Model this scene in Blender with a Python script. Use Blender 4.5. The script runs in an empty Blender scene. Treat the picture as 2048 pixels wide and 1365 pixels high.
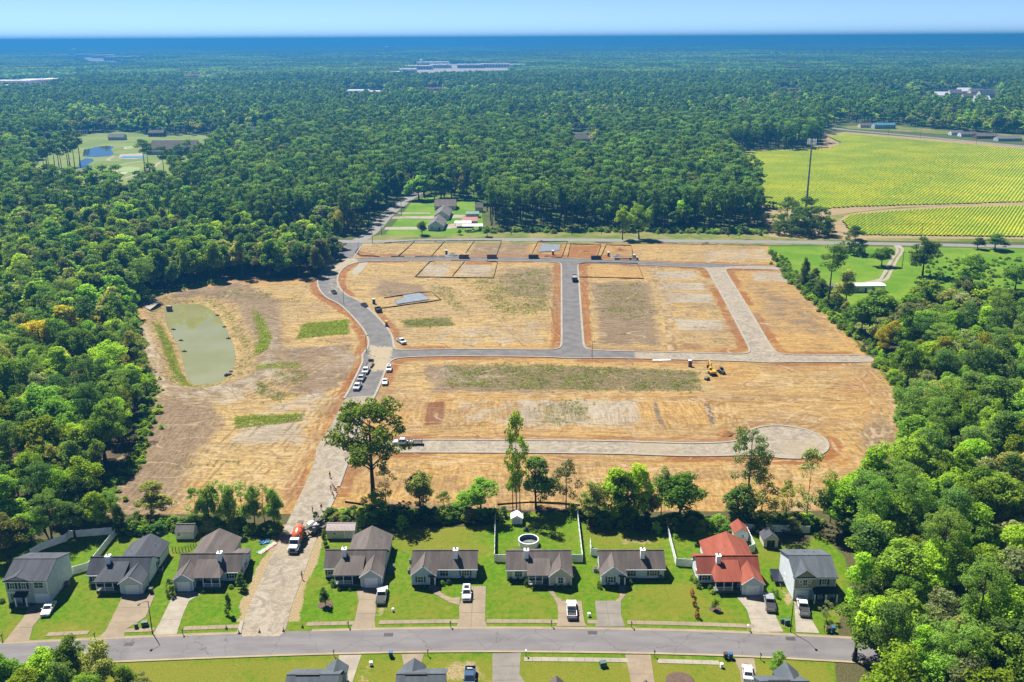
# Aerial view of a housing subdivision under construction, built object by object.
import bpy, math, random
import numpy as np
from mathutils import Vector, Matrix

random.seed(7); RNG = np.random.default_rng(11)
scene = bpy.context.scene
COL = scene.collection

# ------------------------------------------------------------------ camera
PW, PH, FPX = 2048.0, 1365.0, 1900.0            # survey frame of the drone picture and its focal length in pixels
PCX, PCY = PW / 2, PH / 2
CAM_H = 109.1
PITCH = math.atan((PCY - 77.0) / FPX)
ROLL = -math.radians(0.31)
_f = np.array([0, math.cos(PITCH), -math.sin(PITCH)])
_r0 = np.array([1.0, 0, 0]); _u0 = np.cross(_r0, _f)
_r = _r0 * math.cos(ROLL) + _u0 * math.sin(ROLL)
_u = _u0 * math.cos(ROLL) - _r0 * math.sin(ROLL)
cam_d = bpy.data.cameras.new('camera'); cam = bpy.data.objects.new('camera', cam_d); COL.objects.link(cam)
cam.matrix_world = Matrix(((_r[0], _u[0], -_f[0], 0), (_r[1], _u[1], -_f[1], 0), (_r[2], _u[2], -_f[2], CAM_H), (0, 0, 0, 1)))
cam_d.sensor_fit = 'HORIZONTAL'; cam_d.sensor_width = 36.0; cam_d.lens = 36.0 * FPX / PW
cam_d.clip_start = 1.0; cam_d.clip_end = 150000.0
scene.camera = cam

# ------------------------------------------------------------------ sky, sun, exposure
SUN_EL, SUN_AZ = math.radians(56), math.radians(-36)     # azimuth measured from +Y (view direction), negative = left
world = bpy.data.worlds.new('World'); scene.world = world; world.use_nodes = True
wn = world.node_tree.nodes; wl = world.node_tree.links
sky = wn.new('ShaderNodeTexSky'); sky.sky_type = 'NISHITA'; sky.sun_disc = False
sky.sun_elevation = SUN_EL; sky.sun_rotation = SUN_AZ
sky.altitude = 3500; sky.air_density = 0.5; sky.dust_density = 0.3; sky.ozone_density = 4.5
wl.new(sky.outputs[0], wn['Background'].inputs[0]); wn['Background'].inputs[1].default_value = 0.058
sun_d = bpy.data.lights.new('sun', 'SUN'); sun_d.energy = 5.0; sun_d.angle = math.radians(0.53); sun_d.color = (1.0, 0.95, 0.86)
sun = bpy.data.objects.new('sun', sun_d); COL.objects.link(sun)
_sd = Vector((math.sin(SUN_AZ) * math.cos(SUN_EL), math.cos(SUN_AZ) * math.cos(SUN_EL), math.sin(SUN_EL)))
sun.rotation_euler = _sd.to_track_quat('Z', 'Y').to_euler()
scene.view_settings.view_transform = 'Standard'; scene.view_settings.look = 'None'
scene.view_settings.exposure = 1.42; scene.view_settings.gamma = 1.0
scene.render.engine = 'CYCLES'
cy = scene.cycles
cy.max_bounces = 6; cy.diffuse_bounces = 4; cy.glossy_bounces = 2; cy.transmission_bounces = 4; cy.volume_bounces = 1
cy.transparent_max_bounces = 6; cy.caustics_reflective = False; cy.caustics_refractive = False
cy.use_adaptive_sampling = False

# ------------------------------------------------------------------ survey: picture point -> place on the ground
def gp(px, py, z=0.0):
    d = _f + _r * ((px - PCX) / FPX) + _u * ((PCY - py) / FPX)
    t = (z - CAM_H) / d[2]
    return np.array([d[0] * t, d[1] * t])
def proj(x, y, z):
    v = np.array([x, y, z - CAM_H]); k = v @ _f
    return PCX + FPX * (v @ _r) / k, PCY - FPX * (v @ _u) / k, k
def G(pts, z=0.0): return np.array([gp(p[0], p[1], z) for p in pts])
def height_to(x, y, top_py):
    lo, hi = 0.0, 90.0
    for _ in range(40):
        m = (lo + hi) / 2
        if proj(x, y, m)[1] > top_py: lo = m
        else: hi = m
    return lo

# ------------------------------------------------------------------ distances to lines and polygons (numpy)
def line_dist(P, pts):
    P = np.asarray(P, float); best = np.full(len(P), 1e9)
    for a, b in zip(pts[:-1], pts[1:]):
        a = np.asarray(a, float); b = np.asarray(b, float); ab = b - a
        t = np.clip(((P - a) @ ab) / (ab @ ab + 1e-12), 0, 1)
        best = np.minimum(best, np.hypot(P[:, 0] - a[0] - t * ab[0], P[:, 1] - a[1] - t * ab[1]))
    return best
def in_poly(P, poly):
    x, y = P[:, 0], P[:, 1]; c = np.zeros(len(P), bool); n = len(poly)
    for i in range(n):
        x0, y0 = poly[i]; x1, y1 = poly[(i + 1) % n]
        if y0 == y1: continue
        k = ((y0 > y) != (y1 > y)) & (x < (x1 - x0) * (y - y0) / (y1 - y0) + x0)
        c ^= k
    return c
def sdf(P, poly):                                  # negative inside
    poly = np.asarray(poly, float)
    d = line_dist(P, np.vstack([poly, poly[:1]]))
    return np.where(in_poly(P, poly), -d, d)
def smooth01(x): x = np.clip(x, 0, 1); return x * x * (3 - 2 * x)
def vnoise(P, s, seed=0):                          # smooth value noise, 0..1
    r = np.random.default_rng(seed).random((256, 256)); q = np.asarray(P) / s
    i = np.floor(q).astype(int); f = q - i; f = f * f * (3 - 2 * f)
    a = r[i[:, 0] % 256, i[:, 1] % 256]; b = r[(i[:, 0] + 1) % 256, i[:, 1] % 256]
    c = r[i[:, 0] % 256, (i[:, 1] + 1) % 256]; d = r[(i[:, 0] + 1) % 256, (i[:, 1] + 1) % 256]
    return (a * (1 - f[:, 0]) + b * f[:, 0]) * (1 - f[:, 1]) + (c * (1 - f[:, 0]) + d * f[:, 0]) * f[:, 1]
def spline(pts, step=2.0):                         # Catmull-Rom through the points
    p = np.asarray(pts, float); p = np.vstack([2 * p[0] - p[1], p, 2 * p[-1] - p[-2]]); out = []
    for i in range(1, len(p) - 2):
        n = max(2, int(np.linalg.norm(p[i + 1] - p[i]) / step)); t = np.linspace(0, 1, n, endpoint=False)[:, None]
        out.append(0.5 * (2 * p[i] + (p[i + 1] - p[i - 1]) * t + (2 * p[i - 1] - 5 * p[i] + 4 * p[i + 1] - p[i + 2]) * t ** 2
                          + (3 * p[i] - p[i - 1] - 3 * p[i + 1] + p[i + 2]) * t ** 3))
    out.append(p[-2][None]); return np.vstack(out)

# ------------------------------------------------------------------ objects
def thing(name, label, cat, loc=(0, 0, 0), rz=0.0, group=None):
    o = bpy.data.objects.new(name, None); o.empty_display_size = 0.5; COL.objects.link(o)
    o.location = loc; o.rotation_euler = (0, 0, rz); o['label'] = label; o['category'] = cat
    if group: o['group'] = group
    return o
def tag(o, label, cat, group=None):
    o['label'] = label; o['category'] = cat
    if group: o['group'] = group
    return o
def structure(o): o['kind'] = 'structure'; return o
def stuff(o, label, cat): o['kind'] = 'stuff'; o['label'] = label; o['category'] = cat; return o
def kids(o): return [c for c in ALLCH.get(o.name, [])]
ALLCH = {}
def link(name, me, parent=None, mats=()):
    o = bpy.data.objects.new(name, me); COL.objects.link(o)
    for m in mats:
        if m is not None and (len(me.materials) < len(mats)): me.materials.append(M[m] if isinstance(m, str) else m)
    if parent is not None:
        o.parent = parent; ALLCH.setdefault(parent.name, []).append(o)
    return o
def copy_tree(o, parent=None):
    c = o.copy(); COL.objects.link(c); c.parent = parent
    if parent is not None: ALLCH.setdefault(parent.name, []).append(c)
    for ch in kids(o): copy_tree(ch, c)
    return c

class MB:
    """collects simple shapes into one mesh"""
    def __init__(s): s.v = []; s.f = []; s.m = []
    def add(s, vs, fs, mi=0):
        k = len(s.v); s.v += [tuple(map(float, p)) for p in vs]; s.f += [tuple(k + i for i in f) for f in fs]; s.m += [mi] * len(fs); return s
    def box(s, x0, x1, y0, y1, z0, z1, mi=0):
        return s.add([(x0, y0, z0), (x1, y0, z0), (x1, y1, z0), (x0, y1, z0), (x0, y0, z1), (x1, y0, z1), (x1, y1, z1), (x0, y1, z1)],
                     [(0, 3, 2, 1), (4, 5, 6, 7), (0, 1, 5, 4), (1, 2, 6, 5), (2, 3, 7, 6), (3, 0, 4, 7)], mi)
    def frustum(s, b, t, z0, z1, mi=0):
        """b, t = (x0,x1,y0,y1) at bottom and top"""
        return s.add([(b[0], b[2], z0), (b[1], b[2], z0), (b[1], b[3], z0), (b[0], b[3], z0), (t[0], t[2], z1), (t[1], t[2], z1), (t[1], t[3], z1), (t[0], t[3], z1)],
                     [(0, 3, 2, 1), (4, 5, 6, 7), (0, 1, 5, 4), (1, 2, 6, 5), (2, 3, 7, 6), (3, 0, 4, 7)], mi)
    def prism(s, poly, z0, z1, mi=0):
        n = len(poly); vs = [(p[0], p[1], z0) for p in poly] + [(p[0], p[1], z1) for p in poly]
        return s.add(vs, [tuple(range(n))[::-1], tuple(range(n, 2 * n))] + [(i, (i + 1) % n, n + (i + 1) % n, n + i) for i in range(n)], mi)
    def extrude(s, prof, axis, a0, a1, mi=0):
        """prof = [(u,z)] side profile; axis 'x' extrudes along x (u=y), 'y' along y (u=x)"""
        n = len(prof)
        if axis == 'x': vs = [(a0, u, z) for u, z in prof] + [(a1, u, z) for u, z in prof]
        else: vs = [(u, a0, z) for u, z in prof] + [(u, a1, z) for u, z in prof]
        return s.add(vs, [tuple(range(n)), tuple(range(n, 2 * n))[::-1]] + [(i, n + i, n + (i + 1) % n, (i + 1) % n) for i in range(n)], mi)
    def slab(s, q, t, mi=0):
        """thick quad: q = 4 points, thickened downwards by t"""
        vs = list(q) + [(p[0], p[1], p[2] - t) for p in q]
        return s.add(vs, [(0, 1, 2, 3), (7, 6, 5, 4), (0, 4, 5, 1), (1, 5, 6, 2), (2, 6, 7, 3), (3, 7, 4, 0)], mi)
    def tube(s, p0, p1, r0, r1, n=8, mi=0, caps=True):
        p0, p1 = np.array(p0, float), np.array(p1, float); d = p1 - p0; d /= np.linalg.norm(d) + 1e-9
        a = np.cross(d, (0, 0, 1.0) if abs(d[2]) < 0.9 else (1.0, 0, 0)); a /= np.linalg.norm(a); b = np.cross(d, a)
        vs = []
        for p, r in ((p0, r0), (p1, r1)):
            for i in range(n):
                t = 2 * math.pi * i / n; vs.append(p + r * (a * math.cos(t) + b * math.sin(t)))
        fs = [(i, (i + 1) % n, n + (i + 1) % n, n + i) for i in range(n)]
        if caps: fs += [tuple(range(n))[::-1], tuple(range(n, 2 * n))]
        return s.add(vs, fs, mi)
    def path(s, pts, rs, n=6, mi=0):
        """tapered tube through many points"""
        pts = [np.array(p, float) for p in pts]; k0 = len(s.v)
        for j, p in enumerate(pts):
            d = pts[min(j + 1, len(pts) - 1)] - pts[max(j - 1, 0)]; d /= np.linalg.norm(d) + 1e-9
            a = np.cross(d, (0.3, 1.0, 0.1)); a /= np.linalg.norm(a) + 1e-9; b = np.cross(d, a)
            for i in range(n):
                t = 2 * math.pi * i / n; s.v.append(tuple(p + rs[j] * (a * math.cos(t) + b * math.sin(t))))
        for j in range(len(pts) - 1):
            for i in range(n):
                s.f.append((k0 + j * n + i, k0 + j * n + (i + 1) % n, k0 + (j + 1) * n + (i + 1) % n, k0 + (j + 1) * n + i)); s.m.append(mi)
        s.f.append(tuple(k0 + i for i in range(n))[::-1]); s.m.append(mi)
        s.f.append(tuple(k0 + (len(pts) - 1) * n + i for i in range(n))); s.m.append(mi); return s
    def lathe(s, prof, cx=0, cy_=0, n=16, mi=0):
        """prof = [(r,z)] around the vertical axis"""
        k = len(s.v)
        for r, z in prof:
            for i in range(n):
                t = 2 * math.pi * i / n; s.v.append((cx + r * math.cos(t), cy_ + r * math.sin(t), z))
        for j in range(len(prof) - 1):
            for i in range(n):
                s.f.append((k + j * n + i, k + j * n + (i + 1) % n, k + (j + 1) * n + (i + 1) % n, k + (j + 1) * n + i)); s.m.append(mi)
        s.f.append(tuple(k + i for i in range(n))[::-1]); s.m.append(mi)
        s.f.append(tuple(k + (len(prof) - 1) * n + i for i in range(n))); s.m.append(mi); return s
    def xf(s, k0, mat):
        for i in range(k0, len(s.v)): s.v[i] = tuple(mat @ Vector(s.v[i]))
        return s
    def build(s, name, mats, parent=None, smooth=False, bevel=0):
        me = bpy.data.meshes.new(name); me.from_pydata(s.v, [], s.f)
        if isinstance(mats, str): mats = [mats]
        for m in mats: me.materials.append(M[m])
        if any(s.m): me.polygons.foreach_set('material_index', s.m)
        if smooth: me.polygons.foreach_set('use_smooth', [True] * len(s.f))
        me.update()
        o = link(name, me, parent)
        if bevel:
            b = o.modifiers.new('bevel', 'BEVEL'); b.width = bevel; b.segments = 1; b.limit_method = 'ANGLE'
        return o
def np_mesh(name, V, F, mat, attrs=None, smooth=False, parent=None):
    """big mesh from numpy arrays, F = (n,3) or (n,4)"""
    me = bpy.data.meshes.new(name); V = np.asarray(V, np.float32); F = np.asarray(F, np.int32); n, k = F.shape
    me.vertices.add(len(V)); me.vertices.foreach_set('co', V.ravel())
    me.loops.add(n * k); me.loops.foreach_set('vertex_index', F.ravel())
    me.polygons.add(n); me.polygons.foreach_set('loop_start', np.arange(0, n * k, k, dtype=np.int32))
    me.polygons.foreach_set('loop_total', np.full(n, k, np.int32))
    if smooth: me.polygons.foreach_set('use_smooth', np.ones(n, bool))
    for a, val in (attrs or {}).items():
        at = me.attributes.new(a, 'FLOAT', 'POINT'); at.data.foreach_set('value', np.asarray(val, np.float32))
    me.update(calc_edges=True); me.validate()
    me.materials.append(M[mat]); return link(name, me, parent)

# ------------------------------------------------------------------ materials
M = {}
CK = 0.425                                           # surfaces are written as they look under the exposure; this brings them to real albedo
class NT:
    """small helper to write node trees"""
    def __init__(s, name):
        s.m = bpy.data.materials.new(name); s.m.use_nodes = True; s.t = s.m.node_tree; s.n = s.t.nodes; s.p = s.n['Principled BSDF']; M[name] = s.m
        s.geo = None
    def L(s, a, b): s.t.links.new(a, b)
    def node(s, t, **kw):
        n = s.n.new(t)
        for k, v in kw.items(): setattr(n, k, v)
        return n
    def pos(s):
        if s.geo is None: s.geo = s.node('ShaderNodeNewGeometry')
        return s.geo.outputs['Position']
    def objc(s): return s.node('ShaderNodeTexCoord').outputs['Object']
    def mapped(s, vec, scale, rot=0.0):
        m = s.node('ShaderNodeMapping'); m.inputs['Scale'].default_value = scale if hasattr(scale, '__len__') else (scale,) * 3
        m.inputs['Rotation'].default_value = (0, 0, rot); s.L(vec, m.inputs[0]); return m.outputs[0]
    def noise(s, vec, scale=1.0, detail=3.0, rough=0.55, dist=0.0):
        n = s.node('ShaderNodeTexNoise'); n.inputs['Scale'].default_value = scale; n.inputs['Detail'].default_value = detail
        n.inputs['Roughness'].default_value = rough; n.inputs['Distortion'].default_value = dist; s.L(vec, n.inputs['Vector']); return n.outputs[0]
    def ramp(s, fac, lo, hi):
        r = s.node('ShaderNodeMapRange', interpolation_type='SMOOTHSTEP'); r.inputs[1].default_value = lo; r.inputs[2].default_value = hi
        s.L(fac, r.inputs[0]); return r.outputs[0]
    def math(s, op, a, b=None):
        n = s.node('ShaderNodeMath', operation=op)
        for i, x in enumerate((a, b)):
            if x is None: continue
            if isinstance(x, (int, float)): n.inputs[i].default_value = x
            else: s.L(x, n.inputs[i])
        return n.outputs[0]
    def col(s, c):
        n = s.node('ShaderNodeRGB'); n.outputs[0].default_value = (*c, 1); return n.outputs[0]
    def mix(s, fac, a, b, mode='MIX'):
        n = s.node('ShaderNodeMix', data_type='RGBA', blend_type=mode)
        for i, x in ((0, fac), (6, a), (7, b)):
            if isinstance(x, (int, float)): n.inputs[i].default_value = x
            elif isinstance(x, tuple): n.inputs[i].default_value = (*[c * CK for c in x], 1)
            else: s.L(x, n.inputs[i])
        return n.outputs[2]
    def attr(s, a): return s.node('ShaderNodeAttribute', attribute_name=a).outputs['Fac']
    def bump(s, h, strength=0.3, dist=0.05):
        b = s.node('ShaderNodeBump'); b.inputs['Strength'].default_value = strength; b.inputs['Distance'].default_value = dist
        s.L(h, b.inputs['Height']); s.L(b.outputs[0], s.p.inputs['Normal'])
    def out(s, color, rough=0.8, spec=0.3, metal=0.0):
        if isinstance(color, tuple): s.p.inputs['Base Color'].default_value = (*[c * CK for c in color], 1)
        else: s.L(color, s.p.inputs['Base Color'])
        s.p.inputs['Roughness'].default_value = rough; s.p.inputs['Specular IOR Level'].default_value = spec; s.p.inputs['Metallic'].default_value = metal
        return s
def mat(name, c1, c2=None, scale=2.0, rough=0.75, spec=0.3, metal=0.0, bump=0.0, world_space=False, stretch=None, lo=0.35, hi=0.65):
    """plain material with a soft second tone from noise"""
    t = NT(name)
    if c2 is None: c2 = tuple(0.8 * x for x in c1)
    v = t.pos() if world_space else t.objc()
    if stretch: v = t.mapped(v, stretch)
    n = t.noise(v, scale, 4.0)
    t.out(t.mix(t.ramp(n, lo, hi), c1, c2), rough, spec, metal)
    if bump: t.bump(n, bump, 0.03)
    return t
# ------------------------------------------------------------------ ground materials
def soil_material():
    t = NT('site_soil'); P = t.pos()
    n_big = t.noise(P, 0.035, 3); n_m1 = t.noise(P, 0.16, 5, 0.68); n_fine = t.noise(P, 1.9, 4, 0.7); n_mid = n_m1
    warp = t.node('ShaderNodeVectorMath', operation='ADD'); wsc = t.node('ShaderNodeVectorMath', operation='SCALE'); wsc.inputs[3].default_value = 4.0
    wn_ = t.node('ShaderNodeTexNoise'); wn_.inputs['Scale'].default_value = 0.05; wn_.inputs['Detail'].default_value = 3; t.L(P, wn_.inputs['Vector']); t.L(wn_.outputs[1], wsc.inputs[0]); t.L(P, warp.inputs[0]); t.L(wsc.outputs[0], warp.inputs[1])
    W = warp.outputs[0]
    sx = t.noise(t.mapped(W, (0.11, 1.15, 1)), 1.0, 7, 0.78)          # grader streaks along x
    sy = t.noise(t.mapped(W, (1.15, 0.12, 1)), 1.0, 7, 0.78)          # and along y
    streak = t.node('ShaderNodeMix', data_type='FLOAT'); t.L(t.attr('m_dir'), streak.inputs[0]); t.L(sx, streak.inputs[2]); t.L(sy, streak.inputs[3]); S0 = streak.outputs[0]
    S = t.math('ADD', t.math('MULTIPLY', S0, 0.62), t.math('MULTIPLY', t.noise(P, 0.75, 5, 0.75), 0.38))
    gold = t.mix(t.ramp(S, 0.40, 0.60), (0.48, 0.27, 0.075), (0.82, 0.575, 0.225))
    straw = t.mix(t.ramp(S, 0.40, 0.58), (0.38, 0.25, 0.09), (0.86, 0.66, 0.30))
    c = t.mix(t.ramp(t.math('ADD', t.attr('m_straw'), t.math('MULTIPLY', t.math('SUBTRACT', n_mid, 0.5), 2.0)), 0.2, 0.8), gold, straw)
    bs = t.noise(t.mapped(W, (0.018, 0.16, 1)), 1.0, 5, 0.6)
    c = t.mix(t.math('MULTIPLY', t.ramp(bs, 0.50, 0.68), 0.6), c, t.mix(t.ramp(S, 0.4, 0.6), (0.30, 0.185, 0.085), (0.52, 0.36, 0.18)))
    def layer(c, name, a, b, amt=0.9, nz=n_mid, op=1.0, sh=S, l=0.38, h=0.62, lo=0.22, hi=0.85):
        f = t.ramp(t.math('ADD', t.attr(name), t.math('MULTIPLY', t.math('SUBTRACT', nz, 0.5), amt)), lo, hi)
        if op < 1: f = t.math('MULTIPLY', f, op)
        return t.mix(f, c, t.mix(t.ramp(sh, l, h), a, b))
    c = layer(c, 'm_brown', (0.225, 0.16, 0.105), (0.47, 0.36, 0.24), 2.0, lo=0.05, hi=0.70)
    c = layer(c, 'm_white', (0.40, 0.345, 0.26), (0.70, 0.65, 0.54), 2.2, l=0.36, h=0.58)
    c = layer(c, 'm_clay', (0.36, 0.135, 0.034), (0.55, 0.27, 0.085), 1.7)
    c = layer(c, 'm_rust', (0.26, 0.085, 0.030), (0.36, 0.14, 0.055), 0.35)
    c = layer(c, 'm_grey', (0.17, 0.14, 0.11), (0.30, 0.25, 0.20), 0.8)
    weed = t.math('ADD', t.attr('m_weed'), t.math('MULTIPLY', t.math('SUBTRACT', t.noise(P, 4.2, 3, 0.7), 0.5), 2.0))
    c = t.mix(t.math('MULTIPLY', t.ramp(weed, 0.42, 0.75), 0.85), c, t.mix(t.ramp(n_fine, 0.4, 0.6), (0.13, 0.14, 0.045), (0.27, 0.25, 0.10)))
    c = layer(c, 'm_grass', (0.13, 0.17, 0.022), (0.27, 0.28, 0.05), 1.3, sh=n_fine)
    c = layer(c, 'm_wood', (0.055, 0.045, 0.025), (0.13, 0.10, 0.06), 0.6, sh=n_fine)
    # wheel tracks, dark clods and pale straw bits
    c = t.mix(t.math('MULTIPLY', t.ramp(t.math('ADD', t.attr('m_track'), t.math('MULTIPLY', t.math('SUBTRACT', n_fine, 0.5), 1.0)), 0.25, 0.8), 0.7), c, t.mix(t.ramp(n_mid, 0.42, 0.58), (0.27, 0.165, 0.075), (0.80, 0.64, 0.40)))
    sp = t.noise(P, 2.6, 2, 0.5)
    c = t.mix(t.math('MULTIPLY', t.ramp(sp, 0.60, 0.72), 0.45), c, (0.17, 0.115, 0.06))
    c = t.mix(t.math('MULTIPLY', t.ramp(t.noise(t.mapped(P, (0.8, 2.6, 1)), 1.0, 3, 0.6), 0.58, 0.70), 0.35), c, (0.80, 0.68, 0.44))
    c = t.mix(t.math('MULTIPLY', t.ramp(n_big, 0.42, 0.68), 0.42), c, t.mix(t.ramp(S, 0.4, 0.6), (0.27, 0.195, 0.12), (0.52, 0.41, 0.27)))
    for sc_, k_, cl_ in ((0.045, 16.0, (0.26, 0.16, 0.075)), (0.03, 22.0, (0.82, 0.68, 0.44)), (0.06, 11.0, (0.30, 0.19, 0.09))):      # meandering wheel ruts
        ru = t.math('ABSOLUTE', t.math('SUBTRACT', t.math('FRACT', t.math('MULTIPLY', t.noise(t.mapped(P, (0.55, 1.0, 1), sc_ * 9), sc_, 1.5, 0.4), k_)), 0.5))
        c = t.mix(t.math('MULTIPLY', t.math('MULTIPLY', t.ramp(ru, 0.075, 0.02), t.ramp(n_m1, 0.42, 0.58)), 0.5), c, cl_)
    c = t.mix(1.0, c, (0.93 / CK, 0.875 / CK, 0.81 / CK), 'MULTIPLY'); t.out(c, 0.95, 0.1)
    hgt = t.math('ADD', t.math('MULTIPLY', S, 1.0), t.math('MULTIPLY', n_fine, 0.7)); t.bump(hgt, 0.75, 0.28)
soil_material()

def lawn_material():
    t = NT('lawn_grass'); P = t.pos()
    nb = t.noise(P, 0.10, 4, 0.6); nm = t.noise(P, 0.8, 6, 0.75); nf = t.noise(P, 3.6, 3, 0.7)
    green = t.mix(t.ramp(nm, 0.32, 0.7), (0.095, 0.235, 0.003), (0.19, 0.36, 0.006))
    olive = t.mix(t.ramp(nf, 0.35, 0.65), (0.19, 0.235, 0.012), (0.37, 0.35, 0.05))
    f = t.ramp(t.math('ADD', t.attr('m_dry'), t.math('MULTIPLY', t.math('SUBTRACT', t.math('ADD', t.math('MULTIPLY', nb, 0.5), t.math('MULTIPLY', nm, 0.5)), 0.47), 2.4)), 0.15, 0.85)
    c = t.mix(f, green, olive)
    c = t.mix(t.math('MULTIPLY', t.ramp(nf, 0.50, 0.72), 0.5), c, (0.07, 0.14, 0.008))
    c = t.mix(t.math('MULTIPLY', t.ramp(t.noise(P, 0.33, 6, 0.75), 0.54, 0.70), 0.45), c, (0.40, 0.38, 0.07))
    d = t.ramp(t.math('ADD', t.attr('m_dirt'), t.math('MULTIPLY', t.math('SUBTRACT', nm, 0.5), 1.3)), 0.38, 0.66)
    c = t.mix(d, c, t.mix(t.ramp(nf, 0.4, 0.6), (0.40, 0.28, 0.13), (0.62, 0.50, 0.30)))
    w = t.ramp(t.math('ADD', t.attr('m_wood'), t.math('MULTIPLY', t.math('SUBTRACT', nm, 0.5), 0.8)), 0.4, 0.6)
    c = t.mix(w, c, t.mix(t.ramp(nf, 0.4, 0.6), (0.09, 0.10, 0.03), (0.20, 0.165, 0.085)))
    t.out(c, 0.95, 0.08); t.bump(nf, 0.6, 0.12)
lawn_material()
def floor_material():
    t = NT('woodland_floor'); P = t.pos(); n = t.noise(P, 0.05, 5, 0.6); nf = t.noise(P, 0.9, 4)
    c = t.mix(t.ramp(n, 0.4, 0.6), (0.10, 0.16, 0.035), (0.17, 0.17, 0.06))
    t.out(t.mix(t.ramp(nf, 0.5, 0.7), c, (0.12, 0.20, 0.035)), 0.95, 0.05)
floor_material()
def road_material():
    t = NT('site_paving'); P = t.pos(); nf = t.noise(P, 2.4, 4, 0.65); nm = t.noise(P, 0.25, 4); nb = t.noise(P, 0.06, 3)
    tr = t.noise(t.mapped(P, (0.35, 0.35, 1)), 1.0, 5, 0.7, 1.5)
    asph = t.mix(t.ramp(nm, 0.35, 0.65), (0.20, 0.19, 0.185), (0.27, 0.255, 0.245))
    asph = t.mix(t.ramp(t.math('ADD', t.attr('m_dust'), t.math('MULTIPLY', t.math('SUBTRACT', tr, 0.5), 1.6)), 0.42, 0.72), asph, (0.56, 0.46, 0.30))
    grav = t.mix(t.ramp(tr, 0.35, 0.65), (0.36, 0.30, 0.225), (0.60, 0.52, 0.405))
    grav = t.mix(t.math('MULTIPLY', t.ramp(nf, 0.5, 0.7), 0.5), grav, (0.22, 0.185, 0.15))
    grav = t.mix(t.math('MULTIPLY', t.ramp(nb, 0.5, 0.65), 0.55), grav, (0.52, 0.42, 0.28))
    c = t.mix(t.ramp(t.math('ADD', t.attr('m_gravel'), t.math('MULTIPLY', t.math('SUBTRACT', nm, 0.5), 0.6)), 0.35, 0.65), asph, grav)
    t.out(c, 0.9, 0.2); t.bump(nf, 0.3, 0.04)
road_material()
def street_material():
    t = NT('street_asphalt'); P = t.pos(); nf = t.noise(P, 5.0, 3, 0.7); nm = t.noise(t.mapped(P, (0.12, 0.5, 1)), 1.0, 5, 0.6)
    c = t.mix(t.ramp(nm, 0.3, 0.7), (0.25, 0.23, 0.235), (0.32, 0.30, 0.305))
    c = t.mix(t.math('MULTIPLY', t.ramp(nf, 0.5, 0.7), 0.3), c, (0.16, 0.15, 0.155))
    v = t.node('ShaderNodeTexVoronoi', feature='DISTANCE_TO_EDGE'); v.inputs['Scale'].default_value = 0.11
    wv = t.node('ShaderNodeVectorMath', operation='ADD'); ws = t.node('ShaderNodeVectorMath', operation='SCALE'); ws.inputs[3].default_value = 2.2
    nn = t.node('ShaderNodeTexNoise'); nn.inputs['Scale'].default_value = 0.6; nn.inputs['Detail'].default_value = 5; t.L(P, nn.inputs['Vector']); t.L(nn.outputs[1], ws.inputs[0]); t.L(P, wv.inputs[0]); t.L(ws.outputs[0], wv.inputs[1]); t.L(wv.outputs[0], v.inputs['Vector'])
    cr = t.ramp(v.outputs[0], 0.009, 0.002)
    c = t.mix(t.math('MULTIPLY', t.ramp(t.noise(P, 0.07, 3), 0.54, 0.62), 0.35), c, (0.19, 0.18, 0.185))
    c = t.mix(t.math('MULTIPLY', cr, 0.55), c, (0.10, 0.095, 0.10)); t.out(c, 0.85, 0.25); t.bump(nf, 0.15, 0.02)
street_material()
def concrete(name, a, b, d):
    t = NT(name); P = t.pos(); nb = t.noise(P, 0.28, 5, 0.7); nf = t.noise(P, 3.0, 4, 0.7)
    c = t.mix(t.ramp(nb, 0.33, 0.67), a, b); c = t.mix(t.math('MULTIPLY', t.ramp(nf, 0.5, 0.72), 0.4), c, d); t.out(c, 0.9, 0.2); t.bump(nf, 0.1, 0.02)
concrete('concrete_tan', (0.50, 0.395, 0.275), (0.39, 0.31, 0.22), (0.30, 0.24, 0.17))
concrete('concrete_pale', (0.62, 0.55, 0.44), (0.47, 0.41, 0.33), (0.36, 0.31, 0.25))
concrete('concrete_kerb', (0.60, 0.545, 0.455), (0.47, 0.42, 0.34), (0.36, 0.31, 0.25))
concrete('concrete_grey', (0.40, 0.36, 0.31), (0.31, 0.28, 0.245), (0.24, 0.21, 0.18))
concrete('kerb_tan', (0.60, 0.48, 0.31), (0.48, 0.385, 0.255), (0.36, 0.29, 0.19))

# ------------------------------------------------------------------ site outlines (survey points)
SITE = G([(205, 1010), (232, 965), (272, 930), (283, 880), (300, 800), (287, 735), (268, 665), (262, 622), (285, 602), (340, 584), (450, 562), (560, 557), (640, 562),
          (655, 540), (672, 515), (700, 488), (735, 486), (1000, 485), (1540, 492), (1560, 530), (1600, 572), (1640, 610), (1700, 665), (1745, 705), (1790, 765), (1805, 830), (1812, 885), (1795, 955), (1760, 985),
          (1700, 1010), (1640, 1042), (1400, 1040), (1200, 1020), (1000, 1020), (790, 1015), (735, 1030), (690, 1042), (655, 1060), (560, 1060), (556, 1030), (380, 1035), (230, 1040)])
POND = G([(330, 625), (338, 613), (370, 610), (402, 612), (425, 624), (440, 640), (455, 668), (466, 695), (466, 730), (452, 752), (440, 762), (400, 769), (378, 757), (368, 725), (360, 695), (345, 668), (334, 645)], -2.0)
POND = spline(np.vstack([POND, POND[:1]]), 1.5)[:-1]

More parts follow.
